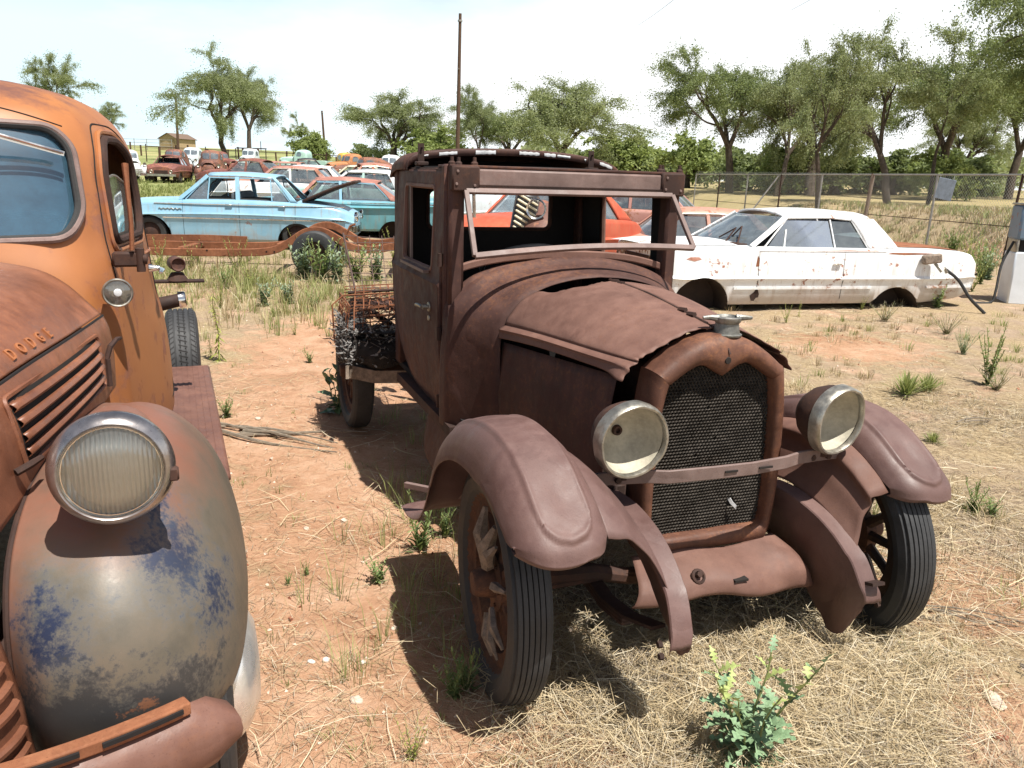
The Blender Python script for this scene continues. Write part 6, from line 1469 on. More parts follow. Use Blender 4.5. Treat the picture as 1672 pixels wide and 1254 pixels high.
MB().tube([(0, 0, -.2), (0, 0, 1.25)], .14, 6).build('post', M['pole'], pg); MB().tube([(-.9, 0, 1.2), (3.4, 0, 1.2)], .08, 6).build('beam', M['rust_dark'], pg)
MB().tube([(2.6, 0, .9), (2.6, 0, 2.2)], .05, 6).build('post', M['rust_dark'], pg)

# ---- scrap heaped behind the antique truck's cab (placed in the truck's own axes)
def tw(p): c_, s_ = math.cos(TH), math.sin(TH); p = np.asarray(p, float); return np.stack([TT[0]+p[..., 0]*c_+p[..., 1]*s_, TT[1]+p[..., 0]*s_-p[..., 1]*c_, p[..., 2]], -1)
def scrap(name, label, cat, at): 
    t = thing(name, label, cat, tuple(tw(at))); return t, np.array(tw(at))
M['char'] = plain_mat('charred_padding', (.055, .047, .042), 1., sc=16, var=.6, bmp=1., bd=.03)
M['ash'] = plain_mat('ashy_wool', (.40, .38, .36), 1., sc=22, var=.7, bmp=1., bd=.03)
cu_, oc = scrap('burnt_cushion', 'charred horsehair seat cushion with ashy edge behind the antique cab', 'cushion', (-.62, -2.95, .55))
rows = []
for i, a in enumerate(np.linspace(0, 2*np.pi, 40, endpoint=False)):
    r = 1+.07*math.sin(3*a)+.05*math.sin(7*a+1); rows.append([(-.60+.27*r*math.cos(a)*k, -2.98+.34*r*math.sin(a)*k, z+.02*math.sin(5*a+k*9)) for k, z in ((.2, .64), (.6, .67), (.9, .655), (1.03, .60), (1.0, .53), (.8, .50), (.2, .50))])
MB().grid(tw(np.array(rows))-oc, cu=True).build('padding', M['char'], cu_, smooth=70)
def fuzz(n, fn, lo, hi, w, mat, name, parent, off):
    V = []; F = []
    for i in range(n):
        p = fn(); d = rng.normal(size=3); d[2] = abs(d[2])*.6; d /= np.linalg.norm(d); L = rng.uniform(lo, hi); e = np.cross(d, rng.normal(size=3)); e /= np.linalg.norm(e); o = len(V)
        m1 = p+d*L*.5+rng.normal(size=3)*L*.15; p2 = p+d*L
        V += [p+e*w, p-e*w, m1+e*w, m1-e*w, p2]; F += [(o, o+1, o+3, o+2), (o+2, o+3, o+4)]
    return MB().add(np.array(V)-off, F).build(name, M[mat], parent, smooth=0, raw=True, kind='stuff')
fuzz(750, lambda: np.array(tw((-.60+.29*math.cos(a_ := rng.uniform(0, 6.28))*(q_ := rng.uniform(.6, 1.05)), -2.98+.36*math.sin(a_)*q_, rng.uniform(.52, .76)))), .03, .10, .003, 'char', 'horsehair', cu_, oc)
fuzz(560, lambda: np.array(tw((-.86+rng.normal()*.02, -2.98+rng.uniform(-.2, .25), rng.uniform(.52, .80)))) if rng.uniform() < .6 else np.array(tw((rng.uniform(-.86, -.45), -2.72+rng.normal()*.05, rng.uniform(.52, .76)))), .02, .07, .005, 'ash', 'ashy_wool', cu_, oc)
s = MB().strip(tw(np.array([(-.88, -2.65, .50), (-.85, -2.8, .47), (-.7, -2.70, .45), (-.5, -2.66, .45), (-.35, -2.66, .46)]))-oc, .08, .02); s.build('seat_edge', M['old_wood'], cu_)
sp_, os_ = scrap('bed_springs', 'rusty wire bed spring frame stacked on the scrap behind the cab', 'bed springs', (-.6, -3.1, .75))
def W(a, b, n=2, r=.004): return tw(np.linspace(np.array(a, float), np.array(b, float), n))-os_
mw = MB()
def wireframe(o, u, v, nu, nv, r, mb):
    o, u, v = (np.array(k, float) for k in (o, u, v))
    for i in range(nu+1):
        P = [o+u*i/nu, o+u*i/nu+v*.5+rng.normal(size=3)*.008, o+u*i/nu+v]; mb.tube(tw(np.array(P))-os_, r, 4)
    for j in range(nv+1):
        P = [o+v*j/nv, o+v*j/nv+u*.5+rng.normal(size=3)*.008, o+v*j/nv+u]; mb.tube(tw(np.array(P))-os_, r, 4)
for k, (o, u, v, nu, nv, r) in enumerate((((-.80, -2.85, .72), (.5, -.1, 0), (.05, -.2, .25), 9, 7, .0045), ((-.80, -3.05, .78), (.5, .0, .02), (.06, -.5, .12), 10, 9, .004), ((-.85, -2.8, .72), (.03, -.6, .0), (.02, 0, .16), 9, 5, .004), ((-.72, -3.4, .86), (.5, .05, 0), (-.02, -.1, .40), 6, 8, .003))):
    mb_ = MB(); wireframe(o, u, v, nu, nv, r, mb_); mb_.build('wire_panel', M['rust_orange' if k < 3 else 'rust_frame'], sp_, kind='stuff')
mb_ = MB()
for i in range(7):
    for j in range(5):
        c = np.array([-.78+.075*i, -3.0-.09*j, .74]); a = np.linspace(0, 6*np.pi, 36); rr = .022+.010*np.abs(np.linspace(-1, 1, 36))
        mb_.tube(tw(np.stack([c[0]+rr*np.cos(a), c[1]+rr*np.sin(a), c[2]+np.linspace(0, .15, 36)], -1))-os_, .0025, 3, cap=False)
mb_.build('coil_spring', M['rust_dark'], sp_, kind='stuff')
MB().tube(tw(np.array([(-.80, -3.05, .93), (-.30, -3.05, .95)]))-os_, .011, 6).build('frame_rod', M['rust_dark'], sp_)
MB().tube(tw(np.array([(-.90, -3.0, .62), (-.91, -3.0, .86), (-.84, -3.0, .92), (-.5, -3.0, .93)]))-os_, .006, 5).build('bent_rod', M['rust_orange'], sp_)
MB().tube(tw(np.array([(-.76, -3.45, 1.28), (-.66, -3.4, .72)]))-os_, .007, 5).build('pale_rod', M['rust_frame'], sp_)
bx, ob = scrap('scrap_heap', 'dark heap of bent sheet scrap under the springs behind the cab', 'scrap', (-.3, -3.2, .5)); mb_ = MB()
for i in range(26):
    c = tw((rng.uniform(-.75, .35), rng.uniform(-3.9, -2.72), rng.uniform(.64, .80)))-ob; q = Matrix.Rotation(rng.uniform(0, 6.28), 3, Vector(rng.normal(size=3)).normalized())
    MB().bbox(c, (rng.uniform(.1, .35), rng.uniform(.06, .25), rng.uniform(.01, .05)), .004, rot=np.array(q)).build('scrap_piece', M[['rust_dark', 'char', 'rust'][i % 3]], bx)
# ---- dead branches lying on the dirt
M['twig'] = plain_mat('dead_branch', (.20, .165, .125), .9, sc=25, var=.4)
def branches(label, x, y, ang, n, L, r):
    t = thing('dead_branch', label, 'branch', (x, y, gz(x, y)), ang)
    for i in range(n):
        o = np.array([rng.uniform(-.1, .25)*L, rng.uniform(-.06, .06), .01+rng.uniform(0, .03)]); a = rng.uniform(-.28, .28); l = L*rng.uniform(.4, 1); P = [o+np.array([math.cos(a)*l*f, math.sin(a)*l*f+.03*math.sin(f*5+i), .03*math.sin(f*3.1+i)*f-.01]) for f in np.linspace(0, 1, 7)]
        MB().tube(np.array(P), np.linspace(r, r*.3, 7)*rng.uniform(.5, 1.1), 5).build('twig', M['twig'], t)
branches('bundle of dead branches lying across the dirt between the trucks', -1.93, 5.0, R(-8), 9, .95, .013)
branches('thin dead sticks in the grass at the lower right', 1.9, 2.55, R(-38), 6, .7, .006)
branches('pale sticks lying in the dry grass below the right wheel', 1.62, 2.9, R(-8), 5, .6, .006)
branches('small fallen twig lying on the bare ground right of the radiator', 3.3, 5.6, R(20), 4, .4, .008)
branches('dark stick lying in front of the bare chassis', -3.9, 11.2, R(5), 4, 1.2, .02)
# ------------------------------------------------------------------ trees
def attr_mat(name, stops, rough=.7, trans=.42, spec=.25):
    m, t, b = newmat(name); a = nd(t, 'ShaderNodeAttribute', attribute_name='tone').outputs['Fac']
    col = ramp(t, a, stops); setb(t, b, col=col, rough=rough, spec=spec)
    tl = nd(t, 'ShaderNodeBsdfTranslucent', {0: mix(t, .5, col, (.35, .42, .10), 'MIX')})
    mx = nd(t, 'ShaderNodeMixShader', {0: trans, 1: b.outputs[0], 2: tl.outputs[0]}); t.links.new(mx.outputs[0], t.nodes['Material Output'].inputs[0])
    return m
M['leaf_elm'] = attr_mat('elm_leaf', [(0, (.15, .18, .09)), (.5, (.25, .285, .15)), (1, (.37, .395, .235))])
M['leaf_bright'] = attr_mat('bright_leaf', [(0, (.14, .185, .065)), (.5, (.245, .30, .105)), (1, (.36, .41, .17))])
M['leaf_dark'] = attr_mat('dark_leaf', [(0, (.11, .145, .068)), (.5, (.19, .235, .11)), (1, (.29, .33, .165))])  # darker green leaf for some elms and bushes
M['bark'] = plain_mat('elm_bark', (.085, .065, .050), .95, sc=6, var=.45, bmp=.8, bd=.03)
def quads_mesh(name, V, tone, mat, parent=None, kind=None):
    """V (n,k,3) strips of k/2 pairs -> one mesh with a 'tone' attribute"""
    n, k = V.shape[:2]; q = k//2-1
    me = bpy.data.meshes.new(name); me.vertices.add(n*k); me.vertices.foreach_set('co', V.reshape(-1).astype(np.float32))
    base = (np.arange(n)*k)[:, None, None]; f = np.array([[2*j, 2*j+1, 2*j+3, 2*j+2] for j in range(q)])[None]
    idx = (base+f).reshape(-1); me.loops.add(len(idx)); me.loops.foreach_set('vertex_index', idx.astype(np.int32))
    me.polygons.add(n*q); me.polygons.foreach_set('loop_start', np.arange(0, len(idx), 4, dtype=np.int32))
    me.update(calc_edges=True); a = me.attributes.new('tone', 'FLOAT', 'POINT'); a.data.foreach_set('value', np.repeat(tone, k).astype(np.float32))
    me.materials.append(mat); o = bpy.data.objects.new(name, me); COL.objects.link(o)
    if parent is not None: o.parent = parent
    if kind: o['kind'] = kind
    return o
def leaf_quads(c, size, rs, droop=.3):
    n = len(c); d = rs.normal(size=(n, 3)); d[:, 2] -= droop; d /= np.linalg.norm(d, axis=1)[:, None]
    e = np.cross(d, rs.normal(size=(n, 3))); e /= np.linalg.norm(e, axis=1)[:, None]; s = size*rs.uniform(.6, 1.3, n)[:, None]
    return np.stack([c-d*s*.5+e*s*.08, c-d*s*.5-e*s*.08, c+e*s*.30, c-e*s*.30, c+d*s*.5+e*s*.05, c+d*s*.5-e*s*.05], 1)
def make_tree(name, label, seed, H, spread, trunk_r, forks, n_leaf, leaf, lean=0., mat='leaf_elm', first=.22, dense=1., wisp=.6, cat='tree'):
    rs = np.random.default_rng(seed); t = thing(name, label, cat, (0, 0, 0)); wood = MB(); tips = []
    def grow(p, d, r, L, lev):
        n = 5; P = [p]; dd = d.copy()
        for i in range(n):
            dd = dd+rs.normal(size=3)*.13+np.array([0, 0, .05 if lev < 3 else -.10]); dd /= np.linalg.norm(dd); P.append(P[-1]+dd*L/n)
        P = np.array(P); r1 = r*(.62 if lev else .72)
        wood.tube(P, np.linspace(r, r1, n+1), 7 if lev < 2 else 4, cap=lev == 0)
        if lev >= 3:
            for f in (2, 3, 4, 5): tips.append((P[f], dd.copy(), L))
            if lev >= 4 or (lev == 3 and rs.uniform() < .45): return
        k = forks[min(lev, len(forks)-1)]
        a0 = rs.uniform(0, 6.28)
        for j in range(k):
            a = a0+6.283*j/k+rs.normal()*.35; ti = rs.uniform(.35, .75) if lev else rs.uniform(.28, .62)
            ax = np.cross(dd, [math.cos(a), math.sin(a), .13]); ax /= np.linalg.norm(ax); nd_ = np.array(Matrix.Rotation(ti*1.15*spread, 3, Vector(ax)) @ Vector(dd))
            st = P[-1] if (lev == 0 or j == 0) else P[rs.integers(2, 6)]
            grow(st, nd_, r1*rs.uniform(.62, .85), L*rs.uniform(.62, .88), lev+1)
    grow(np.array([0, 0, -.2]), np.array([lean, 0, 1.]), trunk_r, H*first, 0)
    tp = np.array([a for a, b, c in tips]); top = tp[:, 2].max(); k = H/(top+.25)
    wood.v = [v*np.array([k, k, k]) for v in wood.v]; tp *= k
    wood.build('trunk', M['bark'], t, smooth=60, weld=0, raw=True)
    clump = rs.uniform(.0, 1, len(tp)); w = np.where(clump < .16, .15, 1.); w /= w.sum()
    idx = rs.choice(len(tp), n_leaf, p=w); dirs = np.array([b for a, b, c in tips])[idx]
    u = rs.uniform(0, 1, n_leaf)[:, None]; c = tp[idx]+dirs*u*wisp*np.array([1, 1, .6])+rs.normal(size=(n_leaf, 3))*np.array([.34, .34, .30])*wisp*(.4+u)*rs.uniform(.2, .95, (n_leaf, 1)); c[:, 2] -= (u[:, 0]**2)*.35*wisp
    tone = np.clip(.25+.5*clump[idx]+rs.normal(size=n_leaf)*.16, 0, 1)
    quads_mesh('crown', leaf_quads(c, leaf, rs), tone, M[mat], t)
    return t
V_ = {}
V_['a'] = make_tree('elm_tree', 'x', 3, 8, .80, .14, (3, 4, 4, 4), 46000, .085, lean=-.12, wisp=.75)
V_['b'] = make_tree('elm_tree', 'x', 11, 8, .72, .125, (3, 3, 4, 4), 37000, .082, lean=.1, first=.26, wisp=.75)
V_['c'] = make_tree('elm_tree', 'x', 21, 8, .92, .13, (4, 3, 4, 4), 60000, .092, first=.15, wisp=.95)
V_['d'] = make_tree('elm_tree', 'x', 34, 8, .75, .11, (2, 3, 3, 4), 16000, .084, lean=.22, first=.28, wisp=.7)
V_['e'] = make_tree('shrub', 'x', 45, 3.2, 1.2, .09, (4, 3, 3, 3), 9000, .16, first=.12, mat='leaf_bright', wisp=.55, cat='shrub')
V_['f'] = make_tree('elm_tree', 'x', 57, 8, .82, .14, (3, 4, 4, 4), 62000, .088, first=.18, mat='leaf_dark', wisp=.9)
V_['g'] = make_tree('shrub', 'x', 63, 3.2, 1.3, .08, (4, 3, 3, 3), 11000, .17, first=.10, mat='leaf_dark', wisp=.6, cat='shrub')
BASEH = dict(a=8, b=8, c=8, d=8, e=3.2, f=8, g=3.2)
UT = {k: False for k in V_}
TREES = [  # kind, x, y, height, turn, widen, label, group
 ('a', -35.0, 98.0, 13.2, 0, 1.0, 'big leaning elm on the hill above the junked cars', 0),
 ('c', -36.5, 112.0, 12.6, 70, .72, 'rounder elm on the hill just right of the big leaning one', 0),
 ('b', -60.0, 108.0, 12.0, 40, 1.0, 'lone elm whose crown shows above the orange truck roof', 0),
 ('b', -60.5, 122.0, 7.0, 160, 1.0, 'small tree left of the shed, low against the sky', 0),
 ('d', -32.5, 118.0, 6.6, 20, .9, 'thin airy tree between the hill elms and the short pole', 0),
 ('e', -27.0, 106.0, 5.0, 80, 1.1, 'bushy green tree at the foot of the short pole', 1),
 ('c', -13.4, 84.0, 8.8, 10, 1.32, 'dense rounded tree left of the tall pole', 1),
 ('e', -8.8, 82.0, 5.8, 200, 1.4, 'low bright bush between the dense tree and the tall pole', 1),
 ('b', -4.0, 74.0, 8.2, 300, .75, 'narrow upright tree right behind the tall pole', 1),
 ('c', 3.2, 70.0, 8.9, 250, 1.42, 'wide spreading tree above the antique truck roof', 1),
 ('f', -.6, 76.0, 7.2, 120, 1.3, 'darker tree between the narrow and the wide spreading one', 1),
 ('e', 9.6, 76.0, 5.4, 30, 1.5, 'low bush right of the wide spreading tree', 1),
 ('e', 11.2, 55.0, 4.3, 100, 1.1, 'bright yellow-green bush at the left end of the fence', 2),
 ('f', 11.6, 45.0, 7.6, 200, .90, 'leafy elm at the left of the group beyond the fence', 2),
 ('a', 12.9, 41.0, 7.7, 120, .72, 'elm with a dark slanting limb, second from the left beyond the fence', 2),
 ('b', 11.3, 30.6, 6.3, 90, .80, 'forked elm standing closest behind the leaning fence brace', 2),
 ('a', 15.1, 33.2, 7.5, 200, .80, 'tall elm with the thickest trunk behind the fence', 2),
 ('c', 15.6, 43.5, 7.4, 45, 1.05, 'broad leafy elm filling the gap behind the forked elm', 2),
 ('f', 22.5, 44.0, 8.0, 250, 1.0, 'dense elm behind the half-bare crooked one', 2),
 ('d', 17.0, 34.0, 7.4, 60, .95, 'half-bare crooked elm reaching right beside the thick trunk', 2),
 ('f', 27.5, 46.0, 8.4, 30, .85, 'dark shady elm toward the right edge beyond the fence', 2),
 ('f', 21.3, 29.0, 9.4, 140, .80, 'tall dark elm cut by the right edge of the picture', 2),
 ('c', 31.0, 58.0, 6.8, 10, .9, 'low dark tree behind the gas pump', 2),
 ('g', 13.2, 50.0, 3.6, 0, 1.3, 'dark undergrowth bush beneath the leafy left elm', 2),
 ('g', 16.8, 52.0, 3.8, 90, 1.3, 'dark undergrowth bush beneath the slanting limb', 2),
 ('g', 18.4, 48.0, 3.5, 200, 1.3, 'dark undergrowth bush left of the thick trunk', 2),
 ('e', 15.4, 46.0, 3.4, 300, 1.2, 'bright undergrowth bush behind the forked elm', 2),
 ('g', 23.2, 50.0, 3.6, 140, 1.4, 'dark undergrowth bush between thick trunk and right edge', 2),
 ('e', 21.5, 42.0, 3.0, 30, 1.1, 'bright undergrowth bush right of the crooked elm', 2),
 ('g', 28.0, 52.0, 4.0, 60, 1.4, 'dark undergrowth bush under the shady right elm', 2),
 ('g', -17.5, 92.0, 4.0, 10, 1.3, 'low dark bush left of the dense rounded tree', 1),
 ('g', -5.8, 86.0, 4.2, 70, 1.4, 'dark thicket bush at the foot of the tall pole', 1),
 ('g', 6.8, 82.0, 4.0, 170, 1.4, 'dark thicket bush below the wide spreading tree', 1),
 ('g', 13.5, 70.0, 3.6, 220, 1.5, 'dark thicket bush behind the bright yellow-green one', 1),
]
GR = ['trees on the hill', 'thicket behind the car rows', 'elms beyond the chain-link fence']
for kind, x, y, h, turn, wd, lab, g_ in TREES:
    k = h/BASEH[kind]; z = gz(x, y)-.1
    if not UT[kind]: UT[kind] = True; o = V_[kind]; o.location = (x, y, z); o.rotation_euler = (0, 0, R(turn)); o['label'] = lab
    else: o = dup(V_[kind], (x, y, z), R(turn), lab)
    o.scale = (k*wd, k*wd, k); o['group'] = GR[g_]
# distant wood closing the horizon
rs = np.random.default_rng(99); n = 26000; a = rs.uniform(-.05, .75, n); dd = rs.uniform(95, 190, n); xx, yy = np.sin(a)*dd, np.cos(a)*dd
cl = (np.sin(a*61)+np.sin(a*23+1)+np.sin(a*137+dd*.05))/3; hh = (3.0+2.0*cl)*np.sqrt(rs.uniform(0, 1, n)); c = np.stack([xx, yy, terrain(xx, yy)+np.maximum(.2, hh)], -1)
quads_mesh('distant_wood', leaf_quads(c, .75, rs), np.clip(.4+.3*cl+rs.normal(size=n)*.2, 0, 1), M['leaf_elm'], kind='stuff')
# ------------------------------------------------------------------ dry grass, weeds and stones
M['straw'] = attr_mat('dry_straw', [(0, (.17, .115, .065)), (.35, (.38, .285, .165)), (.75, (.58, .475, .305)), (1, (.70, .63, .48))], .8, .15)
M['greygrass'] = attr_mat('grey_dead_grass', [(0, (.14, .11, .08)), (.5, (.32, .26, .19)), (1, (.52, .46, .36))], .85, .1)
M['greengrass'] = attr_mat('pale_green_grass', [(0, (.13, .16, .055)), (.5, (.25, .28, .10)), (1, (.43, .42, .20))], .7, .3)
M['weed'] = attr_mat('weed_leaf', [(0, (.085, .13, .05)), (.5, (.165, .235, .09)), (1, (.31, .37, .15))], .6, .3)
M['weed_blue'] = attr_mat('blue_green_weed', [(0, (.12, .175, .11)), (.5, (.225, .30, .20)), (1, (.35, .42, .29))], .6, .25)
M['weed_yellow'] = attr_mat('yellow_green_weed', [(0, (.16, .19, .04)), (.5, (.30, .33, .08)), (1, (.46, .45, .15))], .6, .3)
M['stem'] = plain_mat('weed_stem', (.20, .22, .08), .7)
M['lettuce'] = plain_mat('prickly_lettuce_leaf', (.180, .275, .150), .55, sc=14, var=.3)
M['lettuce_y'] = plain_mat('young_lettuce_leaf', (.34, .40, .14), .55, sc=14, var=.25)
M['broadleaf'] = plain_mat('broad_dark_leaf', (.085, .15, .065), .5, sc=14, var=.35)
M['brush'] = attr_mat('dead_brush', [(0, (.10, .075, .055)), (.5, (.25, .20, .15)), (1, (.47, .42, .34))], .9, .05)
def strip_mask(x, y):
    s = (.45+.10*y)-np.abs(x-(-.05-.20*y))-np.clip((y-7.5)/3.5, 0, 1)*2.2
    nz = np.array([mnoise.noise(Vector((a*.9, b*.9, 5.5)))*1.2+mnoise.noise(Vector((a*2.6, b*2.6, 1.5)))*.8 for a, b in zip(x, y)])
    pt = np.array([mnoise.noise(Vector((a*.55, b*.55, 9.5))) for a, b in zip(x, y)])
    m = np.clip(.5-(s*1.7+nz*.55), 0, 1)*np.clip(.50+1.6*pt, .06, 1)
    for a, b, r in ((1.96, 3.15, .42), (1.62, 2.30, .25), (3.6, 8.4, .7), (.2, 2.0, .4)): m = m*(1-.9*np.exp(-((x-a)**2+(y-b)**2)/r**2))
    return m       # 0 on the bare strip, 1 on litter
def sample(n, r0, r1, a0=-40, a1=38, p=1.0):
    a = np.radians(rng.uniform(a0, a1, n)); u = rng.uniform(0, 1, n)
    r = r0*(r1/r0)**(u**p); return np.sin(a)*r, np.cos(a)*r, r
def under(x, y, q=0):
    """inside the footprint of the cars, where nothing is scattered"""
    c_, s_ = math.cos(DH), math.sin(DH); a, b = x-DT[0], y-DT[1]; X, Y = a*c_+b*s_, a*s_-b*c_
    m = (np.abs(X) < .95) & (Y > -4) & (Y < .9)
    return m
gzv = lambda x, y: np.array([gzm(a, b) for a, b in zip(x, y)])
def lying(n, r0, r1, lo, hi, w, mat, name, keep=None, lift=.02, tone=(.5, .22), a0=-40, a1=38, p=1., rise=.10, chunk=True):
    # blades come in tangles: a shared heading with scatter
    k = max(1, n//14); cx, cy, cr = sample(k, r0, r1, a0, a1, p)
    m = strip_mask(cx, cy) if keep is None else keep(cx, cy)
    ok = (rng.uniform(0, 1, k) < np.clip(m, .085, 1)) & ~under(cx, cy); cx, cy, cr = cx[ok], cy[ok], cr[ok]; k = len(cx)
    i = np.repeat(np.arange(k), 14); n = len(i); hd = rng.uniform(0, 6.28, k)[i]+rng.normal(size=n)*.75
    sp = .10+.018*cr[i]
    x = cx[i]+rng.normal(size=n)*sp; y = cy[i]+rng.normal(size=n)*sp; r = np.hypot(x, y)
    L = rng.uniform(lo, hi, n); wd = w*(1+r*.22)*rng.uniform(.6, 1.3, n); d = np.stack([np.cos(hd), np.sin(hd), rng.normal(size=n)*rise], -1)
    z = terrain(x, y)+np.array([micro(a, b) for a, b in zip(x, y)])+rng.uniform(.003, lift, n)
    c = np.stack([x, y, z], -1); e = np.stack([-d[:, 1], d[:, 0], rng.normal(size=n)*.4], -1); e /= np.linalg.norm(e, axis=1)[:, None]
    bend = rng.normal(size=n)[:, None]*.14*L[:, None]*e; bend[:, 2] = np.abs(bend[:, 2])*.4
    p0 = c-d*L[:, None]*.5; p2 = c+d*L[:, None]*.5; p1 = c+bend
    p0[:, 2] = np.maximum(p0[:, 2], z-.004); p2[:, 2] = np.maximum(p2[:, 2], z-.004); W_ = e*wd[:, None]*.5
    V = np.stack([p0+W_, p0-W_, p1+W_, p1-W_, p2+W_*.4, p2-W_*.4], 1)
    quads_mesh(name, V, np.clip(rng.normal(tone[0], tone[1], n)+rng.normal(size=k)[i]*.12, 0, 1), M[mat], kind='stuff')
def tufts(n, r0, r1, hgt, blades, w, mat, name, keep, a0=-40, a1=38, p=1., spread=.05, flop=.55, tone=.5):
    cx, cy, cr = sample(n, r0, r1, a0, a1, p); ok = (rng.uniform(0, 1, n) < keep(cx, cy)) & ~under(cx, cy); cx, cy, cr = cx[ok], cy[ok], cr[ok]; k = len(cx)
    i = np.repeat(np.arange(k), blades); n = len(i); s = rng.uniform(.6, 1.3, k)[i]; hd = rng.uniform(0, 6.28, n); rad = np.abs(rng.normal(size=n))*spread*s
    x = cx[i]+np.cos(hd)*rad; y = cy[i]+np.sin(hd)*rad; z = terrain(x, y)+np.array([micro(a, b) for a, b in zip(cx, cy)])[i]-.008
    h = hgt*s*rng.uniform(.45, 1.1, n); fl = np.abs(rng.normal(size=n))*flop*h; q = np.stack([np.cos(hd), np.sin(hd), 0*hd], -1); e = np.stack([-np.sin(hd), np.cos(hd), 0*hd], -1)
    wd = (w*(1+.16*cr[i])*rng.uniform(.7, 1.2, n))[:, None]*.5; b = np.stack([x, y, z], -1); up = np.array([0, 0, 1.])
    p1 = b+up*(h*.55)[:, None]+q*(fl*.3)[:, None]; p2 = b+up*(h*.95)[:, None]+q*fl[:, None]
    V = np.stack([b+e*wd, b-e*wd, p1+e*wd*.8, p1-e*wd*.8, p2+e*wd*.2, p2-e*wd*.2], 1)
    quads_mesh(name, V, np.clip(rng.normal(tone, .2, n)+rng.normal(size=k)[i]*.12, 0, 1), M[mat], kind='stuff')
full_ = lambda x, y: np.clip(strip_mask(x, y)*1.0, 0, 1)
lying(150000, 1.7, 7.5, .025, .13, .0010, 'straw', 'straw_litter', tone=(.46, .25), p=.9)
lying(110000, 1.7, 7.5, .015, .08, .0011, 'greygrass', 'straw_litter', tone=(.48, .25), p=.9)
lying(34000, 6.0, 17.0, .06, .22, .0011, 'straw', 'straw_litter', lift=.03, rise=.16, tone=(.45, .25))
lying(26000, 6.0, 17.0, .05, .18, .0012, 'greygrass', 'straw_litter', lift=.03, rise=.16)
lying(4000, 1.7, 5.5, .16, .38, .0016, 'straw', 'straw_litter', lift=.045, tone=(.75, .15))
# thick straw under the front of the antique truck
tx_ = lambda x, y: np.clip(1.25-np.hypot((x-.95)/.8, (y-2.35)/.42), 0, 1)
lying(56000, 1.7, 3.6, .05, .22, .0012, 'straw', 'straw_litter', keep=tx_, lift=.10, rise=.30, tone=(.6, .2), a0=0, a1=32)
lying(26000, 1.7, 4.2, .04, .16, .0014, 'greygrass', 'straw_litter', keep=tx_, lift=.09, rise=.4, a0=0, a1=32)
right = lambda x, y: np.clip((x-.25*y+.4)*.8, 0, 1)*np.clip(.35+.9*np.array([mnoise.noise(Vector((a*.8, b*.8, 8.5))) for a, b in zip(x, y)]), 0, 1)
tufts(700, 3.2, 14, .11, 26, .0022, 'straw', 'dry_grass', right, a0=0, p=.8)
tufts(420, 2.0, 12, .08, 22, .0020, 'greygrass', 'dry_grass', full_, p=.9)
tufts(300, 3.0, 13, .10, 24, .0026, 'greengrass', 'sparse_green_grass', right, a0=2, p=.8, tone=.6)
left = lambda x, y: np.clip(1-np.abs(y-11.5)/4.2, 0, 1)*np.clip((-x-1.0)*.8, 0, 1)*np.clip(.5+.9*np.array([mnoise.noise(Vector((a*.7, b*.7, 2.5))) for a, b in zip(x, y)]), 0, 1)
tufts(2000, 7.5, 16.5, .20, 22, .0030, 'greengrass', 'green_grass_patch', left, a0=-34, a1=-6, tone=.62, spread=.09)
tufts(700, 7.5, 16.5, .26, 20, .0028, 'straw', 'dry_grass', left, a0=-34, a1=-6, spread=.09)
beyond = lambda x, y: np.ones(len(x))
tufts(2600, 15, 34, .17, 16, .0040, 'straw', 'meadow_grass', lambda x, y: np.clip(((x-11)*.99+(y-18)*.139+.6)*2, 0, 1), a0=14, a1=38, spread=.14)
tufts(1400, 12, 34, .22, 16, .0040, 'greengrass', 'meadow_grass', lambda x, y: np.clip(((x-11)*.99+(y-18)*.139+1.6)*.7, 0, 1)*.8, a0=14, a1=38, spread=.14)
tufts(2600, 20, 70, .22, 14, .0050, 'greengrass', 'hill_grass', beyond, a0=-32, a1=-4, spread=.2)
# wispy weeds around the two trucks' shadows
tufts(260, 1.9, 9.0, .05, 16, .0022, 'greengrass', 'sparse_green_grass', lambda x, y: np.full(len(x), .6), tone=.5)
tufts(90, 2.3, 6.0, .16, 18, .0020, 'greengrass', 'sparse_green_grass', lambda x, y: ((x > -.9) & (x < .2)).astype(float)*.8, a0=-16, a1=2, tone=.45)

# ---- pebbles (too many to count) and single stones
def stone_mesh(seed, sx, sy, sz):
    rs = np.random.default_rng(seed); bm = bmesh.new(); bmesh.ops.create_icosphere(bm, subdivisions=2, radius=1)
    for v in bm.verts:
        k = 1+.28*mnoise.noise(v.co*1.3+Vector((seed*3.1, 0, 0)))+.12*mnoise.noise(v.co*3.1+Vector((0, seed, 0))); v.co = Vector((v.co.x*sx*k, v.co.y*sy*k, v.co.z*sz*k))
    V = np.array([v.co[:] for v in bm.verts]); F = [tuple(q.index for q in f.verts) for f in bm.faces]; bm.free(); return V, F
M['stone'] = plain_mat('pale_caliche', (.56, .45, .36), .9, sc=40, var=.25, bmp=.5); M['stone_w'] = plain_mat('white_stone', (.68, .64, .58), .85, sc=40, var=.15, bmp=.4); M['stone_r'] = plain_mat('red_sandstone', (.30, .12, .07), .9, sc=40, var=.3, bmp=.5)
pv, pf_ = [], []; mbp = MB()
tet = np.array([(1, 0, -.3), (-.5, .87, -.3), (-.5, -.87, -.3), (.2, .1, .8), (-.6, .3, .5)]); tf = [(0, 1, 3), (1, 4, 3), (1, 2, 4), (2, 3, 4), (2, 0, 3), (0, 2, 1)]
x, y, r = sample(1500, 1.8, 12, -34, 38); ok = ~under(x, y); x, y, r = x[ok], y[ok], r[ok]
mm = []
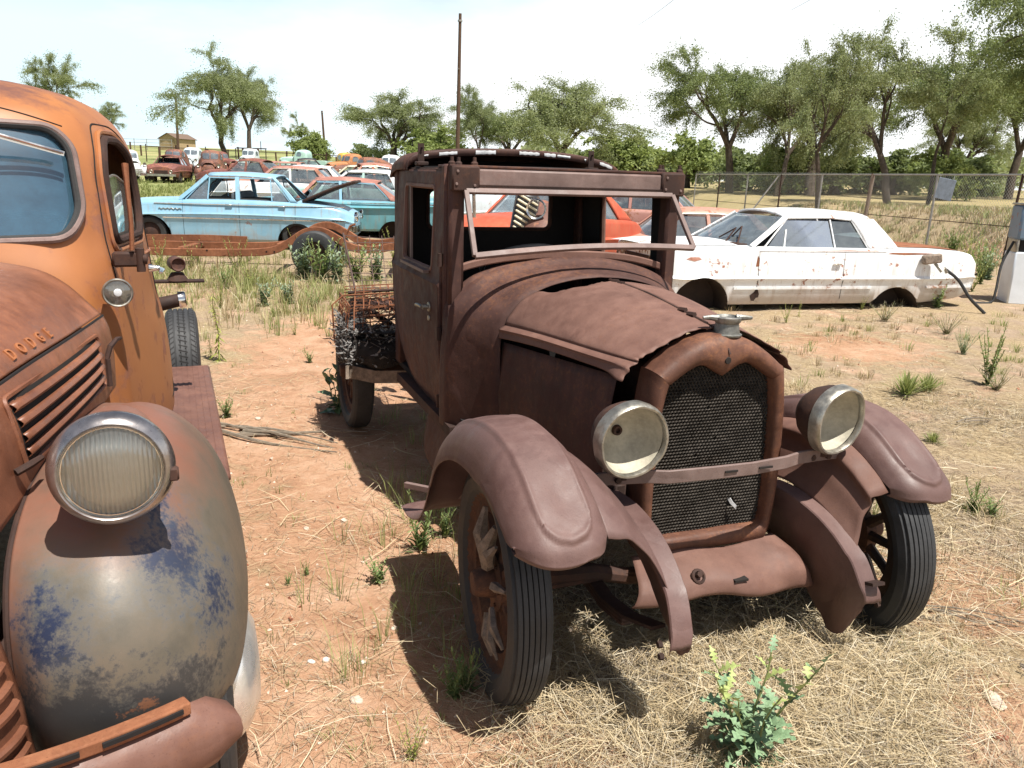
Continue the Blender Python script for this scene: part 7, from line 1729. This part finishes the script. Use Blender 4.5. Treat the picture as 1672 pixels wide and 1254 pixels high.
for a, b, q in zip(x, y, r):
    s = rng.uniform(.003, .011)*(1 if rng.uniform() < .93 else 2)*(1+.05*q); Rz = rotm(tuple(rng.normal(size=3)), rng.uniform(0, 6)); mbp.add((tet*np.array([1, .8, .7])*s) @ Rz.T+np.array([a, b, gzm(a, b)+s*.2]), tf, 0 if rng.uniform() < .7 else 1)
mbp.build('pebbles', [M['stone'], M['stone_r']], smooth=0, weld=0, kind='stuff', raw=True)
for i, (x, y, sx, sy, sz, mt, lab) in enumerate([
  (-.48, 2.27, .024, .019, .013, 'stone', 'rounded tan stone nearest the left truck bumper, largest on the bare dirt'), (-.63, 2.48, .014, .013, .010, 'stone_w', 'white stone, right one of a pair on the bare dirt between the trucks'),
  (-.68, 2.47, .017, .011, .007, 'stone_w', 'flat white stone, left one of a pair on the bare dirt between the trucks'), (-.50, 2.48, .011, .011, .008, 'stone_w', 'small white stone alone on the dirt nearest the front wheel shadow'),
  (-.98, 3.56, .020, .013, .008, 'stone', 'flat pale stone on the dirt level with the running board stub'), (-.42, 2.69, .014, .012, .008, 'stone', 'small tan stone at the edge of the front wheel shadow'),
  (1.69, 2.38, .058, .030, .012, 'stone', 'flat pale slab of stone in the lower right corner'), (1.60, 2.19, .024, .015, .014, 'stone_r', 'dark red stone in the lower right corner'), (.46, 2.03, .019, .017, .012, 'stone_w', 'white stone left of the big green lettuce weed'),
  (-1.75, 5.25, .030, .020, .012, 'stone', 'pale stone by the dead branches between the trucks')]):
    V, F = stone_mesh(i+1, sx, sy, sz); o = MB().add(V, F).build('stone', M[mt], smooth=60); o.location = (x, y, gzm(x, y)+sz*.35); o.rotation_euler = (0, 0, i*1.3); tag(o, lab, 'stone', 'stones on the ground')

# ---- weeds
def strip_leaf(b, d, L, w, rs, droop=.35):
    """a leaf of three pairs that arches over"""
    d = d/np.linalg.norm(d); e = np.cross(d, [0, 0, 1.]); e = e/max(np.linalg.norm(e), 1e-6); p1 = b+d*L*.33; p2 = b+d*L*.68+np.array([0, 0, -.12*L*droop]); p3 = b+d*L+np.array([0, 0, -.42*L*droop])
    return [b+e*w*.12, b-e*w*.12, p1+e*w*.5, p1-e*w*.5, p2+e*w*.42, p2-e*w*.42, p3+e*w*.04, p3-e*w*.04]
def make_weed(name, seed, H, stems, nleaf, leaf, lw, mat, spread=.3, up=.5, taper=.6, stem_r=.004, cat='weed'):
    rs = np.random.default_rng(seed); t = thing(name, 'x', cat); sm = MB(); V = []; tn = []
    for s in range(stems):
        a = 6.283*s/stems+rs.normal()*.4; ln = spread*rs.uniform(.3, 1) if stems > 1 else .06; h = H*rs.uniform(.62, 1.0); n = 7
        P = np.array([[math.cos(a)*ln*h*f**1.3+.012*h*math.sin(f*9+s), math.sin(a)*ln*h*f**1.3+.012*h*math.cos(f*7+s), h*f-.02] for f in np.linspace(0, 1, n)])
        sm.tube(P, np.linspace(stem_r, stem_r*.4, n), 5)
        Q = spl(P, nleaf)
        for k in range(nleaf):
            f = k/max(1, nleaf-1); b = Q[k]; a2 = 2.4*k+rs.normal()*.5; el = up+.5*f+rs.normal()*.25
            d = np.array([math.cos(a2)*math.cos(el), math.sin(a2)*math.cos(el), math.sin(el)]); L = leaf*(1-taper*f)*rs.uniform(.7, 1.2); V.append(strip_leaf(b, d, L, L*lw, rs)); tn.append(np.clip(.25+.5*f+rs.normal()*.18, 0, 1))
    sm.build('stem', M['stem'], t, raw=True); quads_mesh('foliage', np.array(V), np.array(tn), M[mat], t, kind='stuff')
    return t
WV = dict(
 tall=make_weed('tall_weed', 1, .62, 1, 90, .10, .20, 'weed_yellow', up=-.5, taper=.5, stem_r=.006), bushy=make_weed('leafy_weed', 2, .36, 8, 26, .085, .34, 'weed', spread=.55, up=.4),
 airy=make_weed('airy_weed', 3, .40, 9, 16, .055, .24, 'weed_yellow', spread=.5, up=.6, stem_r=.003), blue=make_weed('feathery_weed', 4, .28, 16, 30, .05, .12, 'weed_blue', spread=.6, up=.8, stem_r=.002),
 shoot=make_weed('upright_weed', 5, .30, 4, 30, .085, .17, 'weed', spread=.35, up=.7), shrub=make_weed('woody_weed', 6, .58, 8, 36, .06, .45, 'weed', spread=.42, up=.5, stem_r=.006), grass=make_weed('grass_clump', 7, .05, 12, 12, .20, .045, 'greengrass', spread=.9, up=.75, taper=.3, stem_r=.002, cat='grass clump'),
 dead=make_weed('dry_weed', 8, .18, 16, 14, .05, .10, 'greygrass', spread=.9, up=.6, stem_r=.002), dark=make_weed('dark_leafy_weed', 9, .34, 9, 20, .10, .40, 'weed_blue', spread=.5, up=.35))
UW = {k: False for k in WV}
WEEDS = [
 ('tall', -2.64, 6.99, 1.05, 'tall spindly yellow-green weed standing alone by the rear tyre of the orange truck'),
 ('shoot', -.40, 3.36, 1.1, 'bright upright weed at the tail of the near fender'), ('shoot', -.30, 3.52, .8, 'darker upright weed in the fender shadow'), ('bushy', -.54, 3.05, .42, 'small low weed on the dirt left of the near wheel'),
 ('shoot', -.12, 2.34, .75, 'small weed growing against the near front tyre'), ('bushy', -.16, 2.30, .40, 'little leafy sprout at the foot of the near front tyre'),
 ('shrub', 4.24, 6.90, 1.05, 'woody leafy weed standing at the right edge'), ('dead', 4.22, 6.72, 1.5, 'brown dead growth around the woody weed at the right edge'), ('shoot', 2.52, 4.01, .85, 'yellow-green weed just right of the far front wheel'), ('bushy', 2.60, 3.98, .4, 'small leafy weed beside the yellow-green one right of the far wheel'),
 ('bushy', 6.15, 11.52, 1.2, 'round green weed below the rear of the white car'), ('airy', 3.39, 9.81, .7, 'small airy weed in front of the white car sill'), ('tall', 3.76, 10.41, .40, 'short column-like weed in front of the white car door'),
 ('blue', 4.75, 8.24, 1.1, 'blue-green feathery clump on the open ground at right'), ('grass', 3.30, 6.45, 1.35, 'wide pale grass clump above the far headlight'), ('grass', 3.55, 6.60, 1.1, 'smaller pale grass clump right of the wide one'),
 ('bushy', -1.98, 5.28, .5, 'small green weed beside the running board of the orange truck'), ('airy', -3.55, 9.50, 1.0, 'airy weed behind the tall spindly one'), ('dark', -3.10, 9.73, 1.1, 'dark leafy weed, left of a close pair in the clearing'), ('dark', -2.85, 9.95, 1.0, 'dark leafy weed, right of a close pair in the clearing'),
 ('bushy', -2.41, 9.54, .8, 'low weed right of the dark leafy pair'), ('dark', -3.22, 12.10, 1.5, 'blue-green weed in the dense patch, leftmost below the chassis tyre'), ('bushy', -2.90, 11.86, 1.6, 'tall green weed in the dense patch, second from the left'), ('dark', -2.66, 11.80, 1.4, 'blue-green weed in the dense patch, nearest to us'), ('bushy', -2.40, 12.0, 1.5, 'green weed in the dense patch, second from the right'), ('dark', -2.15, 12.3, 1.4, 'blue-green weed in the dense patch, next to the antique truck cab'),
 ('airy', -3.30, 12.45, 1.9, 'tall airy weed overlapping the chassis tyre'), ('airy', -2.75, 12.5, 1.7, 'airy weed right of the chassis tyre'), ('airy', -4.35, 12.4, 1.6, 'tall airy weed before the middle of the chassis rail'), ('airy', -5.05, 12.35, 1.4, 'airy weed before the left half of the chassis rail'), ('airy', -5.45, 12.2, 1.5, 'airy weed at the left end of the chassis by the orange cab'), ('bushy', -4.0, 10.9, 1.0, 'green weed in the grass below the chassis rail'), ('airy', -3.75, 11.2, 1.3, 'airy weed in the grass below the chassis rail'), ('airy', -2.2, 14.5, 1.8, 'airy weed between the blue tail and the antique cab'),
 ('bushy', 9.3, 16.0, 2.2, 'big green weed at the fence behind the tail of the white car'), ('shrub', 8.5, 14.6, 1.3, 'woody weed between the white car tail and the fence'), ('airy', 7.75, 13.5, 1.5, 'yellowish airy weed left of the gas pump'), ('bushy', 10.6, 19.6, 2.2, 'green weed against the fence above the white trunk'), ('airy', 9.9, 17.6, 2.2, 'pale airy weed against the fence left of the pump'), ('dark', 9.0, 15.3, 1.9, 'blue-green weed in the growth behind the white car tail'),
 ('airy', 4.92, 11.2, .6, 'tiny airy weed under the rear half of the white car'), ('dead', 4.79, 10.18, 1.7, 'brown dry tuft on the open ground, left of a pair'), ('dead', 5.19, 9.42, 1.8, 'brown dry tuft on the open ground, right of a pair'),
 ('grass', 2.12, 6.41, .9, 'pale grass clump beside the radiator shell'), ('airy', 2.25, 7.2, .9, 'straw-coloured wispy weed behind the radiator'), ('grass', 2.9, 5.2, .6, 'small grass clump behind the far fender'),
 ('shoot', -.91, 3.00, .28, 'tiny green sprout on the bare dirt, left one of two'), ('shoot', -.86, 3.10, .30, 'tiny green sprout on the bare dirt, right one of two'), ('airy', -.26, 2.00, .42, 'pale yellowish weed at the bottom edge of the picture'), ('airy', 2.29, 11.2, 1.3, 'weed growing at the front arch of the white car'), ('airy', 3.05, 10.95, .8, 'weed below the white front fender'),
 ('dead', 1.49, 2.51, .8, 'small dry brown tuft in the right foreground'), ('bushy', -1.84, 7.00, .4, 'low green weed on the dirt left of the antique truck rear wheel'), ('airy', -1.49, 7.93, .7, 'thin weed beside the antique truck rear wheel'), ('dead', 1.28, 2.25, .6, 'small dry tuft right of the big lettuce weed'), ('bushy', 1.35, 10.2, .9, 'pale weed showing through the far cab window'),
 ('dead', 1.05, 2.62, .9, 'reddish dead weed between the lettuce and the far wheel'), ('airy', -2.3, 8.2, .5, 'low airy weed on the dirt track'), ('tall', -2.75, 7.05, .45, 'short spindly weed at the foot of the tall one'),
]
for kind, x, y, s, lab in WEEDS:
    z = gzm(x, y)-.01; rz = rng.uniform(0, 6.28); s = s*1.25 if 'dense patch' in lab else s
    if not UW[kind]: UW[kind] = True; o = WV[kind]; o.location = (x, y, z); o.rotation_euler = (0, 0, rz); o['label'] = lab; o.scale = (s,)*3
    else: o = dup(WV[kind], (x, y, z), rz, lab, scale=s)
    o['group'] = 'weeds growing in the yard'
# ---- the big prickly lettuce and the broad-leaved weed, leaf by leaf
def lobed(L, w, rs, lob=4):
    n = 26; t = np.linspace(0, 1, n); env = np.sin(np.pi*np.clip(t*.94+.03, 0, 1))**.75*(1-.25*t); cut = .62+.38*np.cos(t*lob*6.283+rs.uniform(0, 1)*2) if lob else np.ones(n)
    hw = np.maximum(.035, env*cut)*w*.5; z = .10*L*np.sin(t*2.2)-.20*L*t*t; wig = .012*np.sin(t*15+rs.uniform(0, 6))*L
    mid = np.stack([t*L, wig, z], -1); A = mid+np.stack([0*t-.12*hw, hw, .28*hw+.05*L*np.sin(t*19)*.3], -1); B = mid+np.stack([0*t-.12*hw, -hw, .28*hw-.05*L*np.sin(t*17)*.3], -1)
    return np.stack([A, mid, B], 1)
def leafy(name, label, cat, x, y, H, stems, per, L, w, seed, lob, mats, spread=.22, rz=0):
    rs = np.random.default_rng(seed); t = thing(name, label, cat, (x, y, gzm(x, y)-.01), rz); meshes = []
    for k in range(6):
        o = MB().grid(lobed(1, w, rs, lob)).build('leaf', M[mats[k % len(mats)]], None, smooth=180); me = o.data; bpy.data.objects.remove(o); meshes.append(me)
    for s in range(stems):
        a = 6.283*s/stems+rs.normal()*.3; h = H*rs.uniform(.7, 1.0) if s else H; ln = spread*rs.uniform(.3, 1); P = np.array([[math.cos(a)*ln*h*f**1.2+.008*math.sin(f*8+s), math.sin(a)*ln*h*f**1.2, h*f] for f in np.linspace(0, 1, 8)])
        MB().tube(P, np.linspace(.0055, .002, 8), 6).build('stem', M['stem'], t)
        Q = spl(P, per)
        for k in range(per):
            f = k/(per-1); Lk = L*(1.05-.62*f)*rs.uniform(.75, 1.15); o = bpy.data.objects.new('leaf', meshes[rs.integers(0, 4) if f < .72 else rs.integers(3, 6)]); COL.objects.link(o); o.parent = t
            el = .15+.75*f+rs.normal()*.22; az = 2.4*k+s+rs.normal()*.35
            o.matrix_local = Matrix.Translation(Vector(Q[k])) @ Matrix.Rotation(az, 4, 'Z') @ Matrix.Rotation(-el, 4, 'Y') @ Matrix.Rotation(rs.normal()*.35, 4, 'X') @ Matrix.Scale(Lk, 4)
    return t
leafy('prickly_lettuce', 'large blue-green prickly lettuce with lobed leaves in the bottom foreground', 'weed', .715, 1.985, .41, 6, 14, .135, .66, 5, 4, ('lettuce', 'lettuce', 'lettuce', 'lettuce', 'lettuce_y', 'lettuce_y'), .42)
leafy('broadleaf_weed', 'broad-leaved dark green weed at the rear wheel of the antique truck', 'weed', -1.25, 5.50, .40, 5, 8, .135, .55, 12, 0, ('broadleaf', 'broadleaf', 'lettuce'), .45)
# ---- heaps of dead brush under the truck's nose
def brush(label, x, y, rx, ry, h, n, seed):
    rs = np.random.default_rng(seed); u = rs.normal(size=(n, 3)); u /= np.linalg.norm(u, axis=1)[:, None]; q = rs.uniform(.2, 1, n)**.5
    c = u*q[:, None]*np.array([rx, ry, h]); c[:, 2] = np.abs(c[:, 2]); d = rs.normal(size=(n, 3)); d /= np.linalg.norm(d, axis=1)[:, None]; L = rs.uniform(.02, .085, n)[:, None]; e = np.cross(d, rs.normal(size=(n, 3))); e /= np.linalg.norm(e, axis=1)[:, None]; w = rs.uniform(.0006, .0016, n)[:, None]
    m = c+np.cross(d, e)*L*.16; V = np.stack([c-d*L*.5+e*w, c-d*L*.5-e*w, m+e*w, m-e*w, c+d*L*.5+e*w*.5, c+d*L*.5-e*w*.5], 1)
    o = quads_mesh('dead_brush', V, np.clip(rs.normal(.5, .25, n), 0, 1), M['brush']); o.location = (x, y, gzm(x, y)-.01); tag(o, label, 'dry brush', 'dead brush under the truck nose'); return o
brush('pale dead brush heap below the middle of the front apron', .92, 2.90, .17, .13, .14, 4200, 1)
brush('wide low heap of dead brush left of the lettuce weed', .50, 2.36, .30, .24, .10, 7000, 2)
brush('dark shaded brush heap behind the near front tyre', .40, 3.0, .26, .24, .13, 4200, 3)
brush('thin dry brush beside the far front tyre', 1.25, 2.95, .28, .16, .07, 3000, 4)
